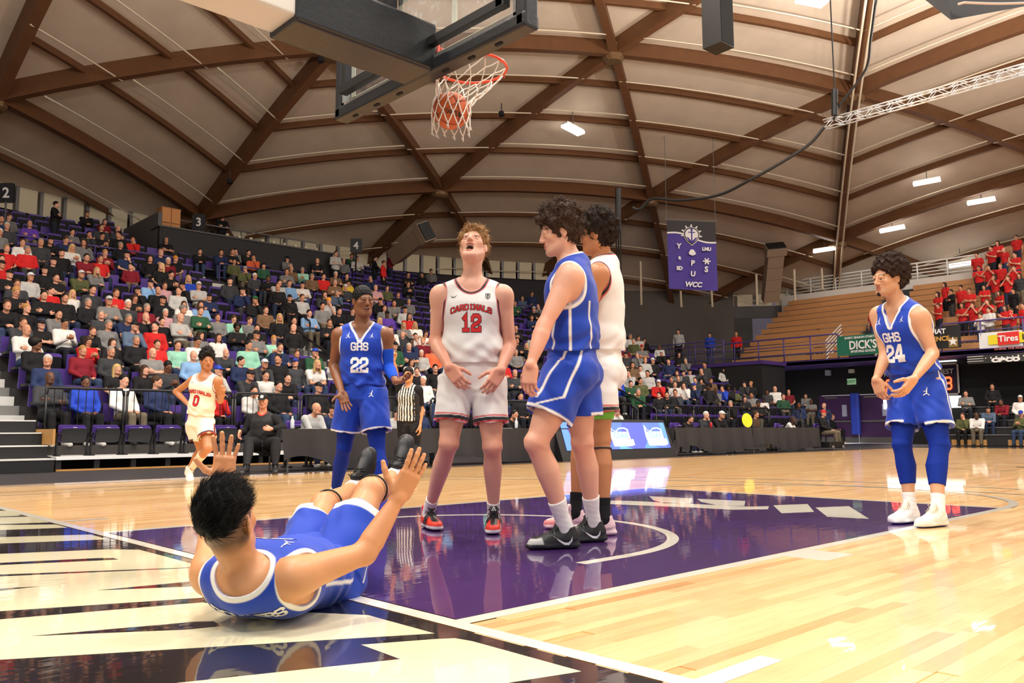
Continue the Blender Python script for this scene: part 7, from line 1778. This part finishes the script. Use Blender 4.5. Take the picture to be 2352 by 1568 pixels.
POSES = {
 'hands in lap': seat_pose(), 'arms crossed': seat_pose(el=(.05, .25, .76), wl=(.16, -.06, .80), hl=(.0, -1, .1), nl=(-.9, 0, .1), er=(.05, -.25, .76), wr=(.19, .06, .76), hr=(0, 1, .1), nr=(-.9, 0, .1)),
 'hand at chin': seat_pose(lean=.12, el=(.24, .17, .70), wl=(.16, .05, .98), hl=(-.2, -.2, .9), nl=(-.9, 0, -.2), er=(.10, -.22, .72), wr=(.26, -.02, .64), hr=(.4, .8, 0), nr=(-.2, 0, -.9), c=(.9, .02, .3)),
 'leaning forward': seat_pose(lean=.24, el=(.30, .18, .64), wl=(.46, .05, .66), hl=(.8, -.6, -.1), nl=(0, -.5, -.8), c=(.6, .03, .4)), 'looking aside': seat_pose(head=(-.7, .05), wl=(.24, .14, .60)), 'looking left': seat_pose(head=(.6, -.05), wl=(.22, .08, .62)),
 'holding a phone': seat_pose(head=(.1, -.35), el=(.04, .22, .72), wl=(.24, .05, .80), hl=(.5, -.3, .5), nl=(-.5, 0, .8), c=(.8, .02, .3)),
 'standing': seat_pose(stand=True, el=(-.04, .25, 1.10), wl=(.04, .24, .86), hl=(.1, -.05, -1), nl=(0, -.9, 0)), 'clapping': seat_pose(stand=True, el=(.06, .26, 1.14), wl=(.28, .05, 1.22), hl=(.6, -.2, .7), nl=(0, -1, 0), c=(.15, .05, .4)),
 'hands at mouth': seat_pose(stand=True, el=(.20, .26, 1.22), wl=(.17, .08, 1.46), hl=(-.2, -.5, .8), nl=(-.6, -.5, 0), c=(.6, .02, .3)), 'arms folded': seat_pose(stand=True, el=(.06, .25, 1.14), wl=(.18, -.05, 1.18), hl=(0, -1, .1), nl=(-.9, 0, 0), er=(.06, -.25, 1.14), wr=(.21, .06, 1.14), hr=(0, 1, .1), nr=(-.9, 0, 0)),
}
SIT = ['hands in lap', 'arms crossed', 'hand at chin', 'leaning forward', 'looking aside', 'looking left', 'holding a phone']
STAND = ['standing', 'clapping', 'hands at mouth', 'arms folded']
class D: pass
TPL = {}
M_OSK = ocvc_mat('spectator_skin', .55); M_OCL = oc_mat('spectator_cloth', .8, .25, .22, 9); M_OHR = oc_mat('spectator_hair', .6, .3, .35, 40)
def raw(name, me, m):
    me.materials.append(m); o = bpy.data.objects.new(name, me); return o
for pn, J in POSES.items():
    f = Fig(J, .95); t = D(); t.J = J
    hold = {}
    _link = link
    def link(name, me, root=None, m=None, **kw):      # capture the mesh instead of placing it
        hold[name] = me; o = D(); o.data = me; return o
    f.skin((1, 1, 1), (.10, .07, .05), None, hbody=.024, hfine=.0125, lip=(.80, .50, .46), eyes=False)
    link = _link
    t.body = raw('body', hold['body'], M_OSK); hold['body'].materials.clear() if False else None
    G = SDF()
    for p, k in f.torso(.016, .02): G.add(p, k)
    for q in 'lr':
        G.add(f.uparm(q, .018)[0], .03); G.add(p_ell(J['s'+q], np.eye(3), (.075,)*3), .03)
    H = SDF().ext(G)
    for q in 'lr': G.add(f.forearm(q, .014)[0], .02)
    nc = p_ell(J['nk']+f.up*.055+f.cf*.02, np.array([f.cr, f.cf, f.up]), (.066, .07, .07)); hem = p_half(-f.up, float(np.dot(-unit(f.up), f.pc-f.up*.04)))
    for g, nm in ((G, 'long'), (H, 'short')):
        g.add(nc, .006, '-'); g.add(hem, .01, '&')
        if nm == 'short':
            for q in 'lr': g.add(p_caps(J['s'+q]+(J['e'+q]-J['s'+q])*.72+unit(J['e'+q]-J['s'+q])*.07, J['e'+q]+unit(J['e'+q]-J['s'+q])*.06, .075, .075), .004, '-')
        me, V, Q = sdf_mesh('top', g, .020, None, it=1, lo=np.array((-.6, -.6, .0)), hi=np.array((.9, .6, 1.9))); setattr(t, nm, raw('sweater' if nm == 'long' else 't_shirt', me, M_OCL))
    G = SDF(); G.add(p_limb(f.pc-f.up*.05, f.pc+f.up*.07, f.pr, [(0, .172, .125), (1, .155, .112)], .3), .03)
    for q in 'lr': G.add(f.glute(q, .015)[0], .03); G.add(f.thigh(q, .018)[0], .03); G.add(f.knee(q, .02)[0], .03); G.add(f.shin(q, .022)[0], .02)
    me, V, Q = sdf_mesh('trousers', G, .022, None); t.trousers = raw('trousers', me, M_OCL)
    t.shoe = []
    for q in 'lr':
        G = SDF(); a = J['a'+q]; d = unit(J['t'+q]); G.add(p_limb(V3(a[0], a[1], .045)-d*.05, V3(a[0], a[1], .035)+d*.14, np.cross(d, Z), [(0, .042, .05), (1, .045, .036)]), .01); G.add(p_half((0, 0, -1), 0), .005, '&')
        me, V, Q = sdf_mesh('shoe', G, .018, None, it=0); t.shoe.append(raw('shoe', me, M_OCL))
    h = f.HR; t.hm = Matrix(((h[0][0], h[1][0], h[2][0], J['hd'][0]), (h[0][1], h[1][1], h[2][1], J['hd'][1]), (h[0][2], h[1][2], h[2][2], J['hd'][2]), (0, 0, 0, 1)))
    TPL[pn] = t
# hair and headwear, in the head's own frame
HAIR = {}
def head_piece(name, build):
    G = SDF(); build(G); me, V, Q = sdf_mesh(name, G, .0105, None, it=1); HAIR[name] = raw(name, me, M_OHR); return me
E3 = np.eye(3); sH = .93
def E(c, r): return p_ell(np.array(c)*sH, E3, np.array(r)*sH)
def hairline(G, c=.026, low=.06):
    G.add(p_half((0, .8, -.6), c*sH), .01, '&'); G.add(p_half((0, .45, -.9), low*sH), .01, '&')
def b_short(G): G.add(E((0, -.016, .036), (.084, .106, .097)), .01); hairline(G)
def b_long(G):
    G.add(E((0, -.016, .034), (.087, .108, .097)), .01)
    G.add(p_half((0, .8, -.6), .032*sH), .01, '&')
    for s in (-1, 1): G.add(p_limb(np.array((s*.072, -.01, .0))*sH, np.array((s*.085, -.005, -.20))*sH, (1, 0, 0), [(0, .024, .045), (1, .028, .040)]), .02)
    G.add(p_limb(np.array((0, -.075, .0))*sH, np.array((0, -.085, -.20))*sH, (1, 0, 0), [(0, .075, .035), (1, .07, .03)]), .02)
def b_bald(G): G.add(E((0, -.020, .000), (.081, .100, .062)), .01); G.add(p_half((0, .9, -.2), -.010*sH), .01, '&'); G.add(p_half((0, .45, -.9), .058*sH), .01, '&'); G.add(p_half((0, -.2, 1), .042*sH), .01, '&')
def b_cap(G): G.add(E((0, -.012, .050), (.086, .106, .088)), .01); G.add(p_half((0, -.1, -1), -.030*sH), .006, '&'); G.add(E((0, .115, .040), (.068, .072, .011)), .012)
def b_beanie(G): G.add(E((0, -.016, .055), (.088, .108, .094)), .01); G.add(p_half((0, -.15, -1), -.022*sH), .008, '&'); G.add(p_limb(np.array((0, -.014, .022))*sH, np.array((0, -.014, .050))*sH, (1, 0, 0), [(0, .090, .110), (1, .090, .110)], .2), .006)
def b_afro(G): G.add(E((0, -.028, .055), (.125, .130, .120)), .01); hairline(G, .034, .075)
for nm, fn in (('short_hair', b_short), ('long_hair', b_long), ('hair_fringe', b_bald), ('cap', b_cap), ('beanie', b_beanie), ('afro_hair', b_afro)): head_piece(nm, fn)
HC = {'k': ('short_hair', (22, 18, 17)), 'b': ('short_hair', (74, 50, 34)), 'g': ('short_hair', (140, 134, 128)), 'w': ('short_hair', (214, 210, 204)), 'o': ('short_hair', (176, 128, 74)), 'n': ('hair_fringe', (120, 100, 88)), 'B': ('long_hair', (58, 38, 28)), 'L': ('long_hair', (206, 172, 116)),
      'c': ('cap', (26, 26, 30)), 'C': ('cap', (206, 206, 206)), 'r': ('cap', (196, 40, 44)), 'u': ('cap', (40, 64, 170)), 'y': ('beanie', (226, 150, 50)), 'e': ('cap', (50, 110, 66)), 'h': ('beanie', (36, 36, 40)), 'a': ('afro_hair', (24, 19, 17))}
TC = {'R': ((206, 40, 40), 'red'), 'M': ((122, 26, 40), 'maroon'), 'K': ((27, 27, 30), 'black'), 'D': ((58, 60, 64), 'charcoal'), 'G': ((124, 124, 124), 'grey'), 'S': ((186, 186, 184), 'pale grey'), 'W': ((226, 224, 220), 'white'), 'N': ((36, 48, 84), 'navy'), 'B': ((40, 72, 190), 'royal blue'), 'L': ((130, 170, 214), 'light blue'),
      'E': ((44, 86, 60), 'green'), 'O': ((88, 92, 58), 'olive'), 'T': ((150, 210, 186), 'mint'), 'P': ((94, 60, 160), 'purple'), 'Y': ((228, 196, 60), 'yellow'), 'A': ((222, 104, 66), 'orange'), 'V': ((120, 92, 68), 'brown'), 'I': ((196, 150, 156), 'dusty pink'), 'J': ((86, 104, 128), 'slate blue')}
HATW = {'c': ' and black cap', 'C': ' and pale cap', 'r': ' and red cap', 'u': ' and blue cap', 'y': ' and orange hat', 'e': ' and green cap', 'h': ' and dark beanie'}
SKC = {'': [(226, 168, 140), (216, 158, 128), (206, 146, 114)], 'm': [(176, 122, 88)], 'd': [(96, 62, 44), (120, 78, 54)]}
TRC = [(30, 30, 34), (34, 36, 46), (54, 70, 100), (44, 54, 80), (26, 26, 28), (110, 100, 84), (70, 70, 72)]
PN = [0]; R2 = np.random.default_rng(5)
def lc(c, j=0.0):
    c = np.array(lin(*c)); return np.clip(c*(1+j*R2.uniform(-1, 1)), 0, 1)
class P_: pass
PEOPLE = []
def person(base, rot, h, c, flags='', pose=None, where='', grp='', short=None, scale=None):
    p = P_(); p.base = V3(base); p.rot = rot; p.h = h; p.c = c; p.where = where; p.grp = grp; p.dark = 'd' if 'd' in flags else ('m' if 'm' in flags else '')
    p.pose = pose or SIT[R2.choice(7, p=[.26, .20, .12, .14, .10, .10, .08])]; p.short = (R2.random() < .12) if short is None else short
    p.sc = R2.uniform(.97, 1.05) if scale is None else scale
    p.size = (1.7 if p.pose in STAND else .95)/max(1, float((p.base-CAM_C)@CAM_D)); p.lab = None
    PEOPLE.append(p); return p
def face_to(base, tgt, j=.15):
    d = V3(tgt)-V3(base); return math.atan2(d[1], d[0])+R2.uniform(-j, j)
# seated in the stand: the head seen in the survey photo fixes row and place in the row
ROWS = {n: [] for n in range(-1, NROW)}
SL = RI/TR; HZ = 1.20
ORDN = 'front second third fourth fifth sixth seventh eighth ninth tenth eleventh twelfth thirteenth fourteenth fifteenth sixteenth seventeenth eighteenth nineteenth twentieth topmost'.split()
def parse(s): return [(float(a[0]), float(a[1]), a[2][0], a[2][1], a[3] if len(a) > 3 else '') for a in (x.split() for x in s.split(','))]
TABLE = []; FLOORC = []
for px, py, h, c, fl in parse(CROWD_T):
    v = ray(px, py)
    if 't' in fl: TABLE.append((px, py, h, c, fl)); continue
    if 'f' in fl: FLOORC.append((px, py, h, c, fl)); continue
    if 'p' in fl:
        q = atX(px, py, -28.2); person((-28.35, q[1], q[2]-1.2), 0, h, c, fl, 'hand at chin' if h == 'g' and c == 'W' else 'hands in lap', 'behind the press box counter', 'spectators in the press box'); continue
    hz = Z1+(1.56 if 's' in fl else HZ)
    t = (hz+SL*(X1-CAM_C[0])-CAM_C[2])/(v[2]+SL*v[0]); q = CAM_C+v*t; n = int(np.clip(round((X1-q[0])/TR), 0, NROW-1))
    y = atX(px, py, rowX(n))[1]; dz = atX(px, py, rowX(n))[2]-(rowZ(n)+(1.56 if 's' in fl else HZ))
    ROWS[n].append([y, dz, h, c, fl, (X1-q[0])/TR-n])
def clash(L, y): return [k for k in L if abs(k[0]-y) < .46]
for n in range(NROW):                                         # nobody on anybody's lap
    L = sorted(ROWS[n], key=lambda k: k[0]); out = []
    for k in L:
        for a, b in AISLES:
            if a-.1 < k[0] < b+.1 and 's' not in k[4] and n < 15: k[0] = a-.35 if k[0]-a < b-k[0] else b+.35
        if out and k[0]-out[-1][0] < .47:
            m = n+1 if k[5] > 0 or n == 0 else n-1
            if m > n and m < NROW and not clash(ROWS[m], k[0]): ROWS[m].append(k); continue
            k[0] = out[-1][0]+.48
        out.append(k)
    ROWS[n] = out
for n in range(NROW):
    for i, (y, dz, h, c, fl, _) in enumerate(sorted(ROWS[n], key=lambda k: k[0])):
        st = 's' in fl; b = V3(rowX(n)-(.05 if not st else -.1), y, rowZ(n)); s = np.clip(1+dz/1.21, .93, 1.07)
        p = person(b, face_to(b, (0, 7, 0), .22) if not st else R2.uniform(-.6, 1.2), h, c, fl, R2.choice(['standing', 'arms folded']) if st else None, '', 'spectators in the raked stand', scale=s)
        p.row = n; p.y = y
for px, py, h, c, fl in TABLE:
    b = atX(px, py, -9.72); z = b[2]-1.21; s = float(np.clip(1+z/1.21, .86, 1.08)); p = person((-9.78, b[1], .0), 0+R2.uniform(-.2, .2), h, c, fl, ['hand at chin', 'leaning forward', 'hands in lap', 'leaning forward'][len(PEOPLE) % 4], 'at the courtside tables', 'people at the courtside tables', scale=s)
for px, py, h, c, fl in FLOORC:
    b = atZ(px, py, 1.20); person((b[0], b[1], 0), R2.uniform(-.3, .1), h, c, fl, 'arms crossed' if h == 'n' else 'hands in lap', 'on a floor chair past the tables', 'people on floor chairs')
# standing: landing, walkway, students, stair
for px, py, h, c, z0, pose, wh in ((1558, 766, 'k', 'S', 4.0, 'standing', 'at the rail beside the landing'), (1630, 768, 'k', 'B', 4.0, 'standing', 'on the landing, left of the red-topped man'), (1691, 768, 'o', 'R', 4.0, 'standing', 'standing alone on the landing behind the purple rail'),
                                   (1858, 775, 'B', 'W', 4.0, 'arms folded', 'on the balcony, left one of two'), (1880, 764, 'B', 'W', 4.0, 'standing', 'on the balcony, right one of two')):
    b = atZ(px, py, z0+1.57); p = person((b[0], b[1], z0), -1.2, h, c, '', pose, wh, 'people standing on the balcony', short=False)
BSL = BRI/BT
for px, py, h, c, fl in parse(CROWD_S):
    v = ray(px, py); y0, z0 = bl(0); zz = z0-.02+1.56
    t = (zz+BSL*(CAM_C[1]-y0)-CAM_C[2])/(v[2]-BSL*v[1]); q = CAM_C+v*t; n = int(np.clip(round((q[1]-y0)/BT), 0, 15)); y, z = bl(n); q = atY(px, py, y)
    s = float(np.clip(1+(q[2]-(z-.02)-1.56)/1.6, .9, 1.1)); p = person((q[0], y+.1, z+.28 if False else z-.02), -1.9+R2.uniform(-.4, .4), h, c, fl, STAND[R2.integers(0, 4)], '', 'students standing on the timber bleachers', short=(c == 'R'), scale=s); p.row = n; p.y = q[0]
b = atZ(2008, 735, 5.6); person((b[0], b[1], 4.4), -1.5, 'b', 'R', '', 'standing', 'on the dark stairs behind the number 24 player', 'students standing on the timber bleachers', short=True)
for k, (px, py, h, c, fl) in enumerate(parse(CROWD_B)):
    v = ray(px, py); s_ = .27/.62; t = (.40-.45+1.2+s_*(CAM_C[1]-32.05)-CAM_C[2])/(v[2]-s_*v[1]); q = CAM_C+v*t; n = int(np.clip(round((q[1]-32.05)/.62), 0, 4)); y = 32.05+.62*n; q = atY(px, py, y)
    person((q[0], y+.12, .43+.27*n-.44), -1.5+R2.uniform(-.3, .3), h, c, fl, ['arms crossed', 'hands in lap', 'leaning forward', 'leaning forward', 'hands in lap', 'hand at chin', 'leaning forward', 'holding a phone'][k], 'on the low black bleachers', 'people on the low bleachers')
# labels: what they wear and do, then where they sit
def ordinal(k): return ['first', 'second', 'third', 'fourth', 'fifth', 'sixth', 'seventh', 'eighth', 'ninth', 'tenth', 'eleventh', 'twelfth', 'thirteenth', 'fourteenth', 'fifteenth', 'sixteenth', 'seventeenth', 'eighteenth', 'nineteenth', 'twentieth'][k] if k < 20 else '%dth' % (k+1)
byrow = {}
for p in PEOPLE: byrow.setdefault((p.grp, getattr(p, 'row', 0)), []).append(p)
for (g, n), L in byrow.items():
    L.sort(key=lambda p: p.y if hasattr(p, 'y') else float((p.base-CAM_C)@CAM_R/((p.base-CAM_C)@CAM_D)))
    for k, p in enumerate(L):
        wear = TC[p.c][1]+(' shirt' if p.short else ' top')+HATW.get(p.h, '')
        if p.grp == 'spectators in the raked stand': p.lab = 'person in %s, %s, %s row up, %s from the left' % (wear, p.pose, ORDN[n], ordinal(k))
        elif 'students' in p.grp and not p.where: p.lab = 'person in %s, %s, bleacher row %s, %s from the left' % (wear, p.pose, ordinal(n), ordinal(k))
        elif 'table' in p.grp or 'low bleachers' in p.grp or 'floor chairs' in p.grp: p.lab = 'person in %s %s, %s from the left' % (wear, p.where, ordinal(k))
        else: p.lab = 'person in %s %s' % (wear, p.where)
        if len(p.lab.split()) > 16: p.lab = p.lab.replace(', %s' % p.pose, '')
        if len(p.lab.split()) > 16: p.lab = p.lab.replace(' top', '').replace(' person', '')
PEOPLE.sort(key=lambda p: -p.size)
NIND = 286
def colors(p): return dict(skin=lc(SKC[p.dark][R2.integers(0, len(SKC[p.dark]))]), top=lc(TC[p.c][0], .15), tr=lc(TRC[R2.integers(0, len(TRC))]), hair=lc(HC[p.h][1], .2), shoe=lc((210, 208, 204) if R2.random() < .4 else (36, 36, 38)))
for p in PEOPLE[:NIND]:
    t = TPL[p.pose]; k = colors(p)
    r = bpy.data.objects.new('person', None); COL.objects.link(r); r.empty_display_size = .1; r.location = tuple(p.base); r.rotation_euler = (0, 0, p.rot); r.scale = (p.sc,)*3
    tag(r, p.lab, 'person', p.grp)
    for src, col in [(t.body, k['skin']), (t.short if p.short else t.long, k['top']), (t.trousers, k['tr']), (t.shoe[0], k['shoe']), (t.shoe[1], k['shoe'])]:
        o = src.copy(); COL.objects.link(o); o.parent = r; o.color = (*col, 1)
    o = HAIR[HC[p.h][0]].copy(); COL.objects.link(o); o.parent = r; o.matrix_local = t.hm; o.color = (*k['hair'], 1)
# the rest, furthest away: one mass
VV, QQ, CC = [], [], []; off = 0
def arr(me):
    v = np.empty(len(me.vertices)*3); me.vertices.foreach_get('co', v); q = np.empty(len(me.loops), np.int32); me.loops.foreach_get('vertex_index', q); return v.reshape(-1, 3), q.reshape(-1, 4)
CACHE = {}
for p in PEOPLE[NIND:]:
    t = TPL[p.pose]; k = colors(p); c, s = math.cos(p.rot), math.sin(p.rot); M = np.array(((c, -s, 0), (s, c, 0), (0, 0, 1)))*p.sc
    H = np.array(t.hm)
    for src, col, hm in [(t.body, k['skin'], 0), (t.short if p.short else t.long, k['top'], 0), (t.trousers, k['tr'], 0), (HAIR[HC[p.h][0]], k['hair'], 1)]:
        if src.data.name not in CACHE: CACHE[src.data.name] = arr(src.data)
        v, q = CACHE[src.data.name]
        if hm: v = v@H[:3, :3].T+H[:3, 3]
        VV.append(v@M.T+p.base); QQ.append(q+off); CC.append(np.tile(col, (len(v), 1))); off += len(v)
if VV:
    me = np_mesh('crowd', np.concatenate(VV), np.concatenate(QQ), np.concatenate(CC)); o = link('crowd', me, None, vc_mat('crowd_cloth', .75, .3)); tag(o, 'the furthest rows of spectators, high in the stand and at its far end', 'crowd', kind='stuff')

# ---------------------------------------------------------------- seats of the stand
def stand_seat():
    t = empty('stand_seat', (0, 0, -50))
    t.location = (0, 0, 0)
    b = MB(); b.rbox((-.27, 0, .60), (.025, .225, .22), .05, (V3(1, 0, -.16), V3(0, 1, 0), V3(.16, 0, 1)), axis=0, seg=2); b.build('seat_back', M_SEATP, t)
    b = MB(); b.rbox((-.16, 0, .575), (.03, .20, .17), .06, (V3(1, 0, -.35), V3(0, 1, 0), V3(.35, 0, 1)), axis=0, seg=2); q = b.build('seat_pan', M_SEATB, t)
    b = MB(); b.rbox((-.135, 0, .745), (.055, .19, .018), .015, (V3(1, 0, -.2), V3(0, 1, 0), V3(.2, 0, 1)), axis=2, seg=2); b.build('seat_lip', M_SEATP, t)
    return t
ST = stand_seat(); SEATS = []
occ = {n: [k[0] for k in ROWS[n]] for n in range(NROW)}
for n in range(NROW):
    y = -2.8
    while y < 31.9:
        ok = True
        for a, b in AISLES:
            if a-.3 < y < b+.3 and n < 15: ok = False
        if 9.3 < y < 17.3 and n >= 17: ok = False
        if np.hypot(rowX(n)-.3, y-14.3) > 31.2 or dome(rowX(n)-.3, y)[2] < rowZ(n)+1.0: ok = False
        if ok: SEATS.append((n, y, any(abs(q-y) < .42 for q in occ[n])))
        y += .555
vis = [s for s in SEATS if not s[2]]; vis.sort(key=lambda s: float((V3(rowX(s[0]), s[1], rowZ(s[0])+.6)-CAM_C)@CAM_D))
def onscreen(s):
    q = V3(rowX(s[0]), s[1], rowZ(s[0])+.6)-CAM_C; d = q@CAM_D; x = 1176+CAM_F*(q@CAM_R)/d; return -30 < x < 2400 and not (985 < x < 1180) and not (1225 < x < 1405) and not (765 < x < 890)
ind = [s for s in vis if onscreen(s)][:288]; inds = set((s[0], s[1]) for s in ind)
cnt = {}
for k, (n, y, _) in enumerate(sorted(ind)):
    cnt[n] = cnt.get(n, 0)+1; lab = 'empty purple folding seat, %s row up, %s empty seat from the left' % (ORDN[n], ordinal(cnt[n]-1))
    loc = (rowX(n), y, rowZ(n))
    if k == 0: ST.location = loc; tag(ST, lab, 'seat', 'empty purple seats of the raked stand')
    else: dup(ST, loc, lab, 'empty purple seats of the raked stand', 'seat')
bk, pn = MB(), MB()
for n, y, o_ in SEATS:
    if (n, y) in inds: continue
    x, z = rowX(n), rowZ(n); bk.box((x-.27, y, z+.60), (.025, .225, .22), (V3(1, 0, -.16), V3(0, 1, 0), V3(.16, 0, 1)))
    if o_: pn.box((x-.05, y, z+.44), (.20, .20, .03))
    else: pn.box((x-.16, y, z+.575), (.03, .20, .17), (V3(1, 0, -.35), V3(0, 1, 0), V3(.35, 0, 1))); bk.box((x-.135, y, z+.745), (.055, .19, .018))
t = bk.build('stand_seat_rows', M_SEATP); tag(t, 'remaining purple seats of the raked stand, mostly under spectators', 'seats', kind='stuff'); tag(pn.build('seat_pans', M_SEATB, t), kind='stuff')
for p in [q for q in PEOPLE if 'floor chairs' in q.grp or 'tables' in q.grp]:
    dup(SEAT, p.base+V3(-.16*math.cos(p.rot), -.16*math.sin(p.rot), 0), 'black chair under the person '+('on the floor, ' if 'floor' in p.grp else 'at the tables, ')+p.lab.split(', ')[-1], 'chairs of the people at the courtside tables', 'chair', rotz=p.rot, scale=(1, 1, 1))
for k in range(2): pass
